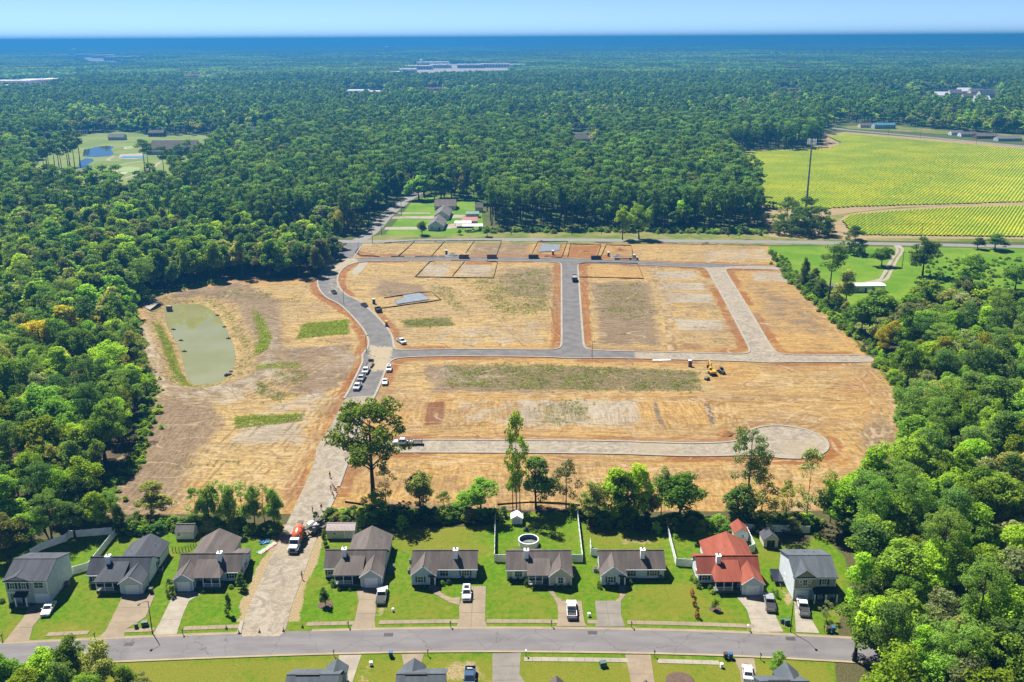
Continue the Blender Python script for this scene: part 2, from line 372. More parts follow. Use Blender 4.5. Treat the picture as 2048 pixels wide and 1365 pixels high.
# site roads: centre lines
RD_ENTRY = spline(G([(716, 478), (694, 510), (672, 532), (657, 553), (657, 573), (672, 592), (700, 607), (728, 632), (752, 660), (762, 684), (757, 712), (744, 742), (728, 778), (710, 812), (690, 852), (668, 905), (645, 965), (618, 1028), (590, 1092), (563, 1160), (540, 1215), (528, 1258)]), 2.0)
RD_NORTH = spline(G([(672, 530), (720, 521), (800, 519), (1000, 519), (1140, 522), (1260, 526), (1400, 532), (1562, 537)]), 3.0)
RD_MID = G([(1139, 522), (1146, 706)])
RD_EAST = G([(1428, 533), (1470, 605), (1530, 713)])
RD_SOUTH = spline(G([(760, 710), (900, 706), (1145, 708), (1330, 712), (1540, 717), (1728, 718)]), 3.0)
RD_LOW = spline(G([(680, 893), (900, 893), (1200, 895), (1400, 900), (1560, 893)]), 3.0)
CDS = gp(1572, 883); CDS_R = 11.0
RW = 3.75
def road_sdf(P):
    ds = [line_dist(P, l) - w for l, w in ((RD_ENTRY, 4.3), (RD_NORTH, RW), (RD_MID, RW), (RD_EAST, RW), (RD_SOUTH, RW), (RD_LOW, 4.0))]
    ds.append(np.hypot(P[:, 0] - CDS[0], P[:, 1] - CDS[1]) - CDS_R)
    k = 0.42; D = np.array(ds)
    return -np.log(np.sum(np.exp(-k * np.clip(D, -8, 60)), 0)) / k

# ------------------------------------------------------------------ the construction ground: one sheet with the pond basin in it
X0, X1, Y0, YM, Y1 = -190.0, 142.0, 96.0, 206.0, 534.0
def grid(x0, x1, y0, y1, step):
    nx, ny = int(round((x1 - x0) / step)) + 1, int(round((y1 - y0) / step)) + 1
    xs, ys = np.linspace(x0, x1, nx), np.linspace(y0, y1, ny); X, Y = np.meshgrid(xs, ys); P = np.c_[X.ravel(), Y.ravel()]
    i = np.arange(nx * ny).reshape(ny, nx); F = np.c_[i[:-1, :-1].ravel(), i[:-1, 1:].ravel(), i[1:, 1:].ravel(), i[1:, :-1].ravel()]
    return P, F
def soft(P, pts, w=2.0, inpx=True):
    return smooth01(0.5 - sdf(P, G(pts) if inpx else pts) / (2 * w))
def band(P, pts, r, w=1.5, sp=True):
    l = G(pts); l = spline(l, 3.0) if sp and len(l) > 2 else l
    return smooth01(0.5 - (line_dist(P, l) - r) / (2 * w))
P, F = grid(X0, X1, YM, Y1, 0.75)
sd_site = sdf(P, SITE); dp = sdf(P, POND); rd = road_sdf(P)
Z = np.where(dp > 0, np.minimum(-2.25 + 0.26 * dp, 1.0 * smooth01(2.0 - dp / 12.5)), -2.25 + 0.35 * dp); Z = np.where(dp > 6, Z * smooth01(-sd_site / 9.0), Z); Z = np.maximum(Z, -3.4)
Z += np.where(rd > 1.0, 0.22 * (vnoise(P, 6, 3) - 0.5) + 0.10 * (vnoise(P, 1.7, 4) - 0.5), -0.05) * smooth01((rd - 0.6) / 2.0) - 0.03
edge = smooth01(np.minimum.reduce([P[:, 0] - X0, X1 - P[:, 0], P[:, 1] - YM, Y1 - P[:, 1]]) / 3.0); Z *= edge
mx = lambda *a: np.maximum.reduce(a)
inside = smooth01(0.5 - sd_site / 3.0)
A = {}
A['m_wood'] = 1 - inside
A['m_straw'] = mx(soft(P, [(690, 525), (1120, 525), (1125, 690), (790, 690), (770, 640), (700, 590), (680, 545)], 4), soft(P, [(1165, 560), (1320, 560), (1345, 700), (1180, 700)], 4),
                  soft(P, [(1280, 530), (1440, 545), (1510, 700), (1340, 700)], 3) * 0.75, soft(P, [(330, 575), (640, 570), (735, 650), (740, 720), (700, 800), (560, 900), (300, 1000), (290, 700)], 5) * 0.9,
                  soft(P, [(350, 900), (640, 880), (600, 980), (420, 985)], 3), soft(P, [(1270, 495), (1540, 495), (1550, 525), (1280, 525)], 3) * 0.7, soft(P, [(800, 720), (1420, 735), (1440, 785), (780, 790)], 3) * 0.8,
                  soft(P, [(1500, 740), (1680, 745), (1720, 790), (1500, 785)], 4) * 0.6, soft(P, [(720, 488), (1000, 488), (1060, 510), (720, 512)], 3) * 0.9)
A['m_brown'] = mx(soft(P, [(560, 700), (700, 690), (715, 740), (640, 800), (560, 770)], 5) * 0.85, soft(P, [(225, 1000), (300, 790), (420, 800), (440, 850), (380, 920), (340, 1030), (230, 1030)], 6) * 0.95,
                  soft(P, [(330, 690), (300, 650), (320, 790), (440, 800), (560, 700), (545, 690), (440, 770), (370, 770)], 4) * 0.8, soft(P, [(280, 600), (480, 565), (560, 600), (560, 680), (520, 720), (470, 610), (400, 590), (310, 612)], 5) * 0.8,
                  soft(P, [(1180, 565), (1300, 565), (1320, 690), (1200, 690)], 4) * 0.75, soft(P, [(850, 730), (1390, 740), (1400, 780), (870, 785)], 3) * 0.75, soft(P, [(1010, 535), (1110, 535), (1110, 600), (1000, 590)], 5) * 0.6,
                  soft(P, [(760, 560), (850, 570), (860, 600), (740, 590)], 4) * 0.65, soft(P, [(1320, 545), (1470, 560), (1510, 690), (1350, 700)], 4) * 0.25, soft(P, [(1490, 560), (1610, 600), (1680, 680), (1540, 640)], 5) * 0.42,
                  soft(P, [(1760, 830), (1812, 880), (1790, 970), (1740, 970), (1720, 860)], 4) * 0.75, soft(P, [(760, 1005), (1640, 1030), (1640, 1045), (760, 1030)], 2) * 0.8, soft(P, [(950, 488), (1060, 488), (1050, 510), (940, 510)], 2) * 0.6)
A['m_white'] = mx(soft(P, [(500, 845), (610, 825), (600, 885), (450, 890)], 3), soft(P, [(300, 640), (270, 640), (285, 720), (320, 790), (450, 815), (600, 745), (560, 735), (420, 785), (345, 765)], 3) * 0.62, soft(P, [(520, 820), (660, 770), (640, 830), (520, 860)], 3) * 0.55,
                  soft(P, [(1308, 543), (1388, 543), (1396, 557), (1312, 557)], 1.5), soft(P, [(1320, 566), (1405, 566), (1410, 581), (1325, 581)], 1.5), soft(P, [(1332, 586), (1420, 588), (1428, 606), (1338, 606)], 1.5), soft(P, [(1350, 638), (1440, 640), (1450, 660), (1356, 660)], 1.5),
                  soft(P, [(1500, 545), (1580, 545), (1590, 565), (1510, 562)], 2) * 0.8, soft(P, [(850, 530), (905, 530), (890, 552), (838, 552)], 2) * 0.75, soft(P, [(925, 530), (985, 530), (980, 552), (915, 552)], 2) * 0.75,
                  soft(P, [(1040, 800), (1280, 800), (1280, 850), (1010, 855)], 3) * 0.8, soft(P, [(880, 735), (1000, 740), (990, 770), (860, 765)], 4) * 0.5, soft(P, [(640, 700), (720, 690), (715, 740), (640, 760)], 4) * 0.4, soft(P, [(900, 800), (1040, 800), (1030, 845), (930, 850)], 3) * 0.45,
                  soft(P, [(1405, 500), (1530, 498), (1545, 520), (1405, 522)], 2) * 0.55, soft(P, [(860, 660), (1080, 640), (1090, 690), (880, 690)], 5) * 0.45)
A['m_clay'] = mx(soft(P, [(1106, 527), (1128, 527), (1128, 700), (1100, 700)], 1.5) * (0.55 + 0.6 * vnoise(P, 5, 9)), soft(P, [(1157, 530), (1176, 530), (1184, 700), (1165, 702)], 1.5) * (0.55 + 0.6 * vnoise(P, 5, 9)), band(P, [(700, 600), (740, 640), (750, 690), (725, 735), (695, 790)], 2.2, 1.5) * 0,
                 soft(P, [(705, 500), (760, 508), (930, 510), (1060, 508), (1270, 512), (1270, 524), (1000, 516), (720, 516)], 1.5) * 0.9, soft(P, [(1141, 490), (1200, 492), (1192, 516), (1136, 515)], 1.5) * 0.85, soft(P, [(1212, 492), (1262, 493), (1264, 514), (1205, 514)], 1.5) * 0.5, soft(P, [(1076, 485), (1134, 485), (1122, 516), (1068, 510)], 1.5) * 0.55,
                 band(P, [(645, 592), (690, 620), (735, 655), (742, 690), (730, 725), (705, 765), (680, 815)], 3.2, 1.5) * 0.95, band(P, [(1165, 702), (1260, 703), (1480, 708)], 2.0, 1.5) * 0.6, soft(P, [(660, 800), (700, 800), (650, 900), (600, 990), (560, 1040), (560, 960), (600, 900)], 3) * 0.5, soft(P, [(1650, 770), (1760, 730), (1775, 790), (1690, 800)], 5) * 0.55,
                 soft(P, [(650, 960), (690, 960), (660, 1030), (620, 1060)], 2) * 0.6, band(P, [(770, 722), (850, 716), (1140, 716), (1330, 724)], 1.6, 1.2) * 0.85, band(P, [(790, 880), (1000, 876), (1400, 882)], 2.0, 1.5) * 0.6, soft(P, [(760, 640), (778, 640), (785, 690), (770, 690)], 1.5) * 0.6, soft(P, [(930, 523), (985, 523), (985, 530), (930, 530)], 1) * 0.8,
                 soft(P, [(1320, 680), (1500, 690), (1510, 706), (1320, 706)], 3) * 0.4, soft(P, [(1640, 915), (1720, 905), (1700, 940), (1640, 935)], 3) * 0.5, soft(P, [(570, 990), (620, 960), (610, 1000), (570, 1040)], 2) * 0.7)
A['m_rust'] = mx(soft(P, [(855, 806), (890, 803), (886, 848), (848, 852)], 1.0), band(P, [(640, 590), (690, 618), (733, 655), (740, 692), (726, 728), (700, 765)], 1.3, 1.0) * 0.7)
A['m_grey'] = mx(soft(P, [(1448, 812), (1462, 812), (1436, 852), (1422, 845)], 1.5, ) * 0, band(P, [(1413, 808), (1420, 828), (1428, 848)], 1.0, 0.8) * 0.9, band(P, [(1310, 806), (1316, 830), (1325, 850)], 0.9, 0.8) * 0.8, band(P, [(770, 783), (1000, 784), (1400, 788), (1560, 792)], 0.9, 1.0) * 0.35,
                 band(P, [(480, 760), (545, 735), (600, 700)], 1.5, 2.0) * 0.6)
A['m_weed'] = mx(soft(P, [(885, 728), (1010, 726), (1340, 738), (1400, 745), (1408, 784), (1000, 782), (885, 772)], 3) * 0.62, soft(P, [(930, 560), (1100, 535), (1110, 620), (1000, 640)], 6) * 0.5, soft(P, [(800, 640), (900, 635), (910, 652), (810, 656)], 2) * 0.95, soft(P, [(1080, 805), (1180, 800), (1190, 850), (1070, 850)], 3) * 0.55,
                 soft(P, [(530, 745), (620, 735), (630, 760), (540, 780)], 3) * 0.5, soft(P, [(440, 570), (620, 600), (600, 612), (430, 600)], 5) * 0.35, soft(P, [(1190, 570), (1290, 565), (1310, 640), (1200, 640)], 4) * 0.42, soft(P, [(850, 570), (905, 575), (940, 630), (880, 600)], 3) * 0.55, soft(P, [(690, 525), (760, 525), (740, 545), (690, 545)], 3) * 0.0, soft(P, [(370, 925), (480, 918), (480, 930), (380, 935)], 2) * 0.5, soft(P, [(515, 765), (585, 790), (560, 805), (510, 790)], 2) * 0.7)
slope = smooth01(1 - np.abs(dp - 4.5) / 5.5); ring = smooth01(1.3 - np.abs(dp - 14.0) / 4.5) * (P[:, 1] < gp(400, 640)[1])
A['m_brown'] = mx(A['m_brown'] * (1 - 0.8 * slope), 0.95 * ring); A['m_straw'] = mx(A['m_straw'], slope); A['m_weed'] = mx(A['m_weed'], 0.5 * slope); A['m_white'] = mx(A['m_white'] * (1 - slope), 0.45 * ring)
A['m_clay'] = mx(A['m_clay'], 0.95 * smooth01(1.15 - np.abs(rd - 2.2) / 3.2) * smooth01((vnoise(P, 16, 71) - 0.18) * 2.5) * (P[:, 1] > 215) * (rd < 6))
A['m_grass'] = mx(soft(P, [(605, 648), (695, 640), (697, 668), (593, 678)], 1.5), soft(P, [(505, 620), (525, 640), (542, 680), (535, 705), (505, 712), (520, 680)], 2) * 1.0, soft(P, [(305, 640), (322, 645), (345, 690), (360, 735), (385, 765), (365, 770), (340, 735)], 1.5) * 0.9,
                  soft(P, [(470, 832), (610, 828), (600, 843), (470, 858)], 1.5) * 0.85, band(P, [(300, 800), (284, 880), (272, 930), (232, 962)], 1.5, 1.5) * 0.9, band(P, [(1540, 500), (1600, 575), (1700, 668), (1795, 780)], 1.2, 1.5) * 0.8, band(P, [(735, 486), (1000, 484), (1540, 491)], 1.6, 1.5) * 0.85, band(P, [(655, 560), (690, 515)], 2.0, 1.5, False) * 0.8,
                  soft(P, [(505, 735), (600, 725), (605, 735), (510, 745)], 1.5) * 0.6)
A['m_dir'] = mx(soft(P, [(790, 795), (1480, 800), (1480, 860), (790, 860)], 3), soft(P, [(700, 920), (1640, 930), (1640, 1040), (700, 1040)], 3), soft(P, [(220, 1040), (300, 800), (440, 830), (340, 1040)], 5), band(P, [(645, 592), (690, 620), (735, 655), (742, 690), (730, 725), (705, 765), (680, 815), (620, 950)], 5, 2), soft(P, [(1100, 527), (1186, 527), (1190, 700), (1098, 700)], 2))
tk = np.zeros(len(P))
def track(pts, n=1, gap=2.4, r=0.45, amp=1.0):
    global tk
    l = spline(G(pts), 4.0); d = line_dist(P, l)
    for k in range(n): tk = np.maximum(tk, amp * smooth01(1.0 - np.abs(d - 0.9 - k * gap) / (2 * r)))
track([(700, 790), (660, 860), (600, 960), (560, 1020)], 3); track([(1720, 730), (1770, 780), (1790, 860), (1770, 960)], 3); track([(780, 795), (1000, 793), (1400, 796), (1700, 800)], 2); track([(1300, 535), (1330, 600), (1345, 700)], 1, amp=1.3, r=0.8)
track([(1480, 820), (1600, 830), (1700, 850), (1750, 900)], 4, 3.2); track([(1400, 800), (1460, 830), (1480, 870)], 2); track([(270, 630), (300, 720), (340, 780), (430, 800), (520, 780), (640, 720)], 3); track([(800, 862), (1100, 860), (1440, 866), (1600, 840)], 3, 2.6); track([(900, 560), (980, 620), (1050, 690)], 1); track([(840, 540), (900, 590), (1000, 600)], 1)
track([(820, 925), (1000, 930), (1300, 935), (1620, 935)], 3, 3.0); track([(450, 990), (560, 900), (650, 800)], 2); track([(700, 600), (800, 625), (900, 615)], 1); track([(1500, 770), (1600, 760), (1710, 775)], 2); track([(1200, 740), (1230, 760), (1245, 785)], 1); track([(330, 1030), (420, 930), (500, 850)], 2)
A['m_track'] = tk * smooth01((rd - 0.5) / 1.0)
site = structure(np_mesh('construction_ground', np.c_[P, Z], F, 'site_soil', A, smooth=True))

# pond water
t = NT('pond_water'); n = t.noise(t.pos(), 0.05, 3); t.out(t.mix(t.ramp(n, 0.35, 0.65), (0.37, 0.37, 0.13), (0.42, 0.42, 0.20)), 0.02, 0.9)
t.bump(t.noise(t.pos(), 0.6, 2), 0.02, 0.02); t.p.inputs['IOR'].default_value = 1.33
b = MB(); pw = [(p[0], p[1]) for p in POND]; c0 = np.mean(POND, 0)
big = [tuple(c0 + (np.array(p) - c0) * 1.04) for p in pw]
b.add([(p[0], p[1], -2.0) for p in big], [tuple(range(len(big)))]); structure(b.build('pond_water', 'pond_water'))

# ------------------------------------------------------------------ lawn sheet of the house plots
TREELINE = G([(-250, 1150), (-60, 1130), (60, 1085), (235, 1052), (380, 1042), (556, 1052), (600, 1045), (660, 1055), (735, 1045), (800, 1030), (1000, 1016), (1165, 1016), (1240, 1045), (1400, 1058), (1620, 1052), (1650, 1075), (1690, 1115), (1702, 1190), (1678, 1245), (1670, 1330), (1678, 1420), (1700, 1700),
               (-100, 1700), (-200, 1500), (-300, 1300)])
P2, F2 = grid(X0, X1, Y0, YM, 0.9)
B = {}
ent = spline(G([(618, 1028), (590, 1092), (563, 1160), (540, 1215), (528, 1270)]), 2)
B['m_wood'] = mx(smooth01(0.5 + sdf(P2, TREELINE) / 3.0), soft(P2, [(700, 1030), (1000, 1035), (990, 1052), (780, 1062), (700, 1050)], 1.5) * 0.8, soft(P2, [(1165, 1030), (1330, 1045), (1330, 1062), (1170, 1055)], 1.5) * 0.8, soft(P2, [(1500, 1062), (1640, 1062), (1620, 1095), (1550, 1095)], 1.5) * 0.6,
                 soft(P2, [(75, 1317 + 0), (220, 1330), (300, 1400), (0, 1400)], 1) * 0)
dry = 0.30 * np.ones(len(P2))
for pts, a in (([(740, 1040), (985, 1040), (985, 1110), (790, 1110)], 0.65), ([(770, 1180), (915, 1200), (915, 1245), (750, 1245)], 0.55), ([(970, 1175), (1110, 1190), (1110, 1245), (975, 1245)], 0.5), ([(1250, 1165), (1390, 1165), (1490, 1245), (1250, 1245)], 0.6), ([(1200, 1180), (1190, 1200), (1120, 1170), (1150, 1170)], 0.3),
               ([(230, 1322), (700, 1312), (1660, 1322), (1660, 1500), (100, 1500)], 0.75), ([(1000, 1313), (1290, 1313), (1300, 1360), (1000, 1400)], 0.15), ([(60, 1240), (250, 1245), (230, 1275), (60, 1280)], 0.6), ([(470, 1180), (560, 1120), (540, 1200), (480, 1245)], 0.35), ([(0, 1180), (60, 1240), (20, 1280), (0, 1290)], 0.6), ([(1640, 1150), (1690, 1150), (1690, 1250), (1640, 1240)], 0.7), ([(1165, 1050), (1340, 1060), (1330, 1110), (1170, 1110)], 0.5)):
    dry = np.maximum(dry, a * soft(P2, pts, 3))
B['m_dry'] = dry
B['m_dirt'] = mx(smooth01(0.5 - (line_dist(P2, ent) - 5.2 - 1.6 * vnoise(P2, 4, 61)) / 1.6) * (P2[:, 1] > 161), soft(P2, [(895, 1320), (950, 1318), (985, 1365), (860, 1365)], 2) * 0.62, soft(P2, [(730, 1330), (745, 1330), (735, 1400), (690, 1400)], 1.5) * 0.55, soft(P2, [(755, 1185), (775, 1185), (775, 1232), (748, 1235)], 1.2) * 0.6, soft(P2, [(1560, 1180), (1585, 1185), (1590, 1215), (1570, 1210)], 1.2) * 0.7,
                 soft(P2, [(1660, 1185), (1695, 1180), (1690, 1240), (1665, 1235)], 1.5) * 0.6, soft(P2, [(330, 1318), (640, 1314), (640, 1330), (330, 1335)], 2) * 0.3, soft(P2, [(590, 1170), (620, 1150), (605, 1235), (590, 1235)], 1) * 0.5, soft(P2, [(1230, 1075), (1300, 1070), (1310, 1092), (1240, 1092)], 1.0) * 0.5, soft(P2, [(670, 1035), (720, 1020), (735, 1045), (690, 1055)], 1.5) * 0.8,
                 soft(P2, [(560, 1040), (600, 1035), (580, 1090), (565, 1080)], 1.5) * 0.7)
zz = -0.03 * smooth01(np.minimum.reduce([P2[:, 0] - X0, X1 - P2[:, 0], P2[:, 1] - Y0, YM - P2[:, 1]]) / 3.0)
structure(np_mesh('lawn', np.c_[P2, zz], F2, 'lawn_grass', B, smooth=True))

# ------------------------------------------------------------------ the far ground: one sheet to the horizon round those two
b = MB(); R = 60000.0
def gq(x0, x1, y0, y1): b.add([(x0, y0, 0), (x1, y0, 0), (x1, y1, 0), (x0, y1, 0)], [(0, 1, 2, 3)])
gq(-R, X0, -2000, R); gq(X1, R, -2000, R); gq(X0, X1, Y1, R); gq(X0, X1, -2000, Y0)
structure(b.build('ground', 'woodland_floor'))

# ------------------------------------------------------------------ site roads and kerbs from one outline with rounded corners
def contour_fill(fun, x0, x1, y0, y1, step, z):
    nx, ny = int((x1 - x0) / step) + 1, int((y1 - y0) / step) + 1
    xs = x0 + step * np.arange(nx); ys = y0 + step * np.arange(ny); X, Y = np.meshgrid(xs, ys); V = fun(np.c_[X.ravel(), Y.ravel()]).reshape(ny, nx)
    vid = {}; verts = []; faces = []; segs = []
    def vert(key, p):
        if key not in vid: vid[key] = len(verts); verts.append(p)
        return vid[key]
    act = np.minimum.reduce([V[:-1, :-1], V[1:, :-1], V[:-1, 1:], V[1:, 1:]]) < 0
    for j, i in zip(*np.nonzero(act)):
        c = [(i, j), (i + 1, j), (i + 1, j + 1), (i, j + 1)]; pol = []; cr = []
        for k in range(4):
            a, q = c[k], c[(k + 1) % 4]; va, vb = V[a[1], a[0]], V[q[1], q[0]]
            if va < 0: pol.append(vert(a, (xs[a[0]], ys[a[1]], z)))
            if (va < 0) != (vb < 0):
                t = va / (va - vb); key = (min(a, q), max(a, q)); w = vert(key, (xs[a[0]] + t * (xs[q[0]] - xs[a[0]]), ys[a[1]] + t * (ys[q[1]] - ys[a[1]]), z)); pol.append(w); cr.append((w, va < 0))
        if len(pol) >= 3: faces.append(tuple(pol))
        if len(cr) == 2:
            segs.append((cr[0][0], cr[1][0]) if cr[0][1] else (cr[1][0], cr[0][0]))
    return verts, faces, segs
rv, rf, rs = contour_fill(road_sdf, -150, 142, 156.5, 529, 1.25, 0.03)
rp = np.array(rv)[:, :2]
me = bpy.data.meshes.new('site_road'); me.from_pydata(rv, [], rf); me.materials.append(M['site_paving'])
gr = mx(soft(rp, [(640, 800), (760, 790), (800, 860), (1800, 840), (1800, 960), (500, 1270), (480, 1270)], 3), soft(rp, [(1270, 700), (1760, 700), (1760, 735), (1270, 735)], 4), soft(rp, [(1400, 536), (1560, 530), (1570, 545), (1500, 550), (1580, 720), (1490, 720)], 3), soft(rp, [(480, 1180), (620, 1180), (620, 1290), (460, 1290)], 3))
du = mx(soft(rp, [(640, 520), (720, 515), (720, 530), (650, 560)], 3) * 0.75, soft(rp, [(735, 690), (790, 695), (780, 740), (740, 745)], 2) * 0.8, soft(rp, [(655, 545), (690, 540), (690, 590), (650, 590)], 2) * 0.5, 0.25 * np.ones(len(rp)))
for nme, val in (('m_gravel', gr), ('m_dust', du)):
    at = me.attributes.new(nme, 'FLOAT', 'POINT'); at.data.foreach_set('value', val.astype(np.float32))
structure(link('site_road', me))
# kerbs stand along the road edge except at open ends, on the last stretch to the street and at the north junction
b = MB(); e = 0.05
g = np.c_[road_sdf(rp + (e, 0)) - road_sdf(rp - (e, 0)), road_sdf(rp + (0, e)) - road_sdf(rp - (0, e))]; g /= np.linalg.norm(g, axis=1)[:, None] + 1e-9
nok = in_poly(rp, G([(480, 1290), (540, 950), (640, 940), (700, 1000), (640, 1290)])) | in_poly(rp, G([(640, 800), (705, 800), (640, 960), (560, 960)])) | (rp[:, 1] > gp(716, 492)[1]) | in_poly(rp, G([(1555, 525), (1600, 525), (1600, 550), (1555, 550)])) | in_poly(rp, G([(1722, 705), (1750, 705), (1750, 735), (1722, 735)]))
for a, q in rs:
    if nok[a] or nok[q]: continue
    pa, pb, ga, gb = rp[a], rp[q], g[a], g[q]; pa = pa - 0.15 * ga; pb = pb - 0.15 * gb; oa, ob = pa + 0.85 * ga, pb + 0.85 * gb
    h = 0.2
    b.add([(*pa, 0.0), (*pb, 0.0), (*(pa + 0.12 * ga), h), (*(pb + 0.12 * gb), h), (*oa, h), (*ob, h), (*oa, -0.1), (*ob, -0.1)], [(0, 1, 3, 2), (2, 3, 5, 4), (4, 5, 7, 6)])
structure(b.build('site_kerb', 'concrete_kerb'))

def strip(name, l, w, z, m, parent=None, w2=None):
    """flat ribbon along a centre line"""
    l = np.asarray(l, float); d = np.gradient(l, axis=0); d /= np.linalg.norm(d, axis=1)[:, None]; n = np.c_[-d[:, 1], d[:, 0]]
    L_, R_ = l + n * (w / 2), l - n * (w / 2); V = np.vstack([np.c_[L_, np.full(len(l), z)], np.c_[R_, np.full(len(l), z)]]); k = len(l)
    F_ = np.array([(i, k + i, k + i + 1, i + 1) for i in range(k - 1)]); return np_mesh(name, V, F_, m, parent=parent)
def flat(name, pts, z, m, th=0.0, parent=None, inpx=True):
    b = MB(); q = G(pts) if inpx else pts
    if th: b.prism([tuple(p) for p in q], z - th, z)
    else: b.add([(p[0], p[1], z) for p in q], [tuple(range(len(q)))])
    return b.build(name, m, parent)

# residential street in front of the houses, with rolled kerbs
ST = spline([(-230, 138.5), (-160, 146.0), (-98, 151.0), (-66, 153.2), (-33, 154.8), (-4.5, 155.2), (29.5, 154.2), (58, 151.9), (110, 146.0), (160, 138.0)], 2.0)
structure(strip('street', ST, 7.4, 0.02, 'street_asphalt'))
def kerb_run(name, side, gaps=()):
    d = np.gradient(ST, axis=0); d /= np.linalg.norm(d, axis=1)[:, None]; n = np.c_[-d[:, 1], d[:, 0]] * side
    b = MB(); A_ = ST + n * 3.45; B_ = ST + n * 4.1
    for i in range(len(ST) - 1):
        if any(g0 < ST[i][0] < g1 for g0, g1 in gaps): continue
        b.add([(*A_[i], 0.025), (*A_[i + 1], 0.025), (*(A_[i] + 0.4 * n[i]), 0.045), (*(A_[i + 1] + 0.4 * n[i + 1]), 0.045), (*B_[i], 0.11), (*B_[i + 1], 0.11), (*(B_[i] + .03 * n[i]), -0.05), (*(B_[i + 1] + .03 * n[i + 1]), -0.05)], [(0, 1, 3, 2), (2, 3, 5, 4), (4, 5, 7, 6)] if side > 0 else [(1, 0, 2, 3), (3, 2, 4, 5), (5, 4, 6, 7)])
    return structure(b.build(name, 'kerb_tan'))
kerb_run('kerb', 1, [(-50.5, -39.5)]); kerb_run('kerb', -1)
# drain covers set in the street
for i, (px, py) in enumerate([(258, 1289), (777, 1270), (1185, 1266), (1581, 1278)]):
    c = gp(px, py); b = MB(); b.box(-0.9, 0.9, -0.55, 0.55, 0.0, 0.012)
    for k in range(6): b.box(-0.8, 0.8, -0.48 + k * 0.17, -0.4 + k * 0.17, 0.012, 0.02)
    mat_ok = 'drain_iron'
    if mat_ok not in M: mat('drain_iron', (0.13, 0.12, 0.12), (0.09, 0.085, 0.085), 3)
    o = b.build('drain_cover', 'drain_iron'); o.location = (c[0], c[1], 0.024); o.rotation_euler.z = 0.03 * (1 - i)
    tag(o, ['iron street drain cover by the leftmost street lamp', 'iron street drain cover near the pickup on the second driveway from the dirt road', 'iron street drain cover between the two middle double driveways', 'iron street drain cover near the rightmost lamp pole'][i], 'drain cover', 'drain covers in the street')
# ------------------------------------------------------------------ foliage
CK = 2.55
def leaf_mat(name, a, b_, trans=0.35, tint=None, var=0.6):
    t = NT(name); geo = t.node('ShaderNodeNewGeometry'); oi = t.node('ShaderNodeObjectInfo')
    isl = geo.outputs['Random Per Island']; n = t.noise(t.objc(), 0.35, 2)
    c = t.mix(t.ramp(t.math('ADD', t.math('MULTIPLY', isl, 0.6), t.math('MULTIPLY', n, 0.5)), 0.25, 0.85), a, b_)
    h = t.node('ShaderNodeHueSaturation'); t.L(c, h.inputs['Color'])
    r = t.node('ShaderNodeMapRange'); r.inputs[3].default_value = 1 - var * 0.7; r.inputs[4].default_value = 1 + var * 0.7; t.L(oi.outputs['Random'], r.inputs[0]); t.L(r.outputs[0], h.inputs['Value'])
    r2 = t.node('ShaderNodeMapRange'); r2.inputs[3].default_value = 0.485; r2.inputs[4].default_value = 0.515; r3 = t.math('FRACT', t.math('MULTIPLY', oi.outputs['Random'], 7.31)); t.L(r3, r2.inputs[0]); t.L(r2.outputs[0], h.inputs['Hue'])
    c = h.outputs[0]
    d = t.node('ShaderNodeBsdfDiffuse'); tr = t.node('ShaderNodeBsdfTranslucent'); ms = t.node('ShaderNodeMixShader'); ms.inputs[0].default_value = trans
    t.L(c, d.inputs[0]); t.L(t.mix(1.0, c, (1.3 / CK, 1.15 / CK, 0.5 / CK), 'MULTIPLY'), tr.inputs[0]); t.L(d.outputs[0], ms.inputs[1]); t.L(tr.outputs[0], ms.inputs[2])
    t.L(ms.outputs[0], t.n['Material Output'].inputs[0])
leaf_mat('leaf_dark', (0.028, 0.056, 0.013), (0.068, 0.110, 0.024), 0.5)
leaf_mat('leaf_mid', (0.044, 0.085, 0.010), (0.100, 0.160, 0.020), 0.5)
leaf_mat('leaf_bright', (0.072, 0.130, 0.010), (0.150, 0.215, 0.018), 0.5)
leaf_mat('leaf_yellow', (0.13, 0.14, 0.010), (0.22, 0.21, 0.02), 0.5)
leaf_mat('leaf_olive', (0.065, 0.085, 0.022), (0.15, 0.16, 0.045), 0.5)
leaf_mat('leaf_grey', (0.060, 0.080, 0.032), (0.125, 0.140, 0.060), 0.5)
leaf_mat('leaf_red', (0.10, 0.03, 0.02), (0.20, 0.07, 0.04), 0.5)
leaf_mat('needle', (0.024, 0.058, 0.016), (0.068, 0.116, 0.026), 0.5, var=0.4)
leaf_mat('needle_light', (0.050, 0.100, 0.020), (0.105, 0.17, 0.032), 0.5, var=0.3)
CK = 0.425
mat('bark', (0.13, 0.10, 0.075), (0.07, 0.055, 0.04), 4, 0.95, 0.05, bump=0.4, stretch=(3, 3, 0.6))
mat('bark_pine', (0.22, 0.155, 0.11), (0.13, 0.095, 0.07), 3, 0.95, 0.05, bump=0.4, stretch=(3, 3, 0.6))
mat('bark_pale', (0.30, 0.26, 0.21), (0.20, 0.17, 0.14), 3, 0.95, 0.05, stretch=(3, 3, 0.6))

def quads_from(C, N, size, rng, aspect=1.0, roll=True):
    """leaf quads at centres C facing N"""
    n = len(C); N = N / (np.linalg.norm(N, axis=1)[:, None] + 1e-9); a = np.cross(N, rng.normal(size=(n, 3))); a /= np.linalg.norm(a, axis=1)[:, None] + 1e-9; b = np.cross(N, a)
    s = size * (0.6 + 0.8 * rng.random((n, 1))); a = a * s * aspect; b = b * s
    bend = N * s * 0.25
    V = np.stack([C - a - bend * 0.5, C - b * 0.7, C + a - bend * 0.5, C + b * 0.7], 1).reshape(-1, 3)
    return V, np.arange(4 * n).reshape(n, 4)

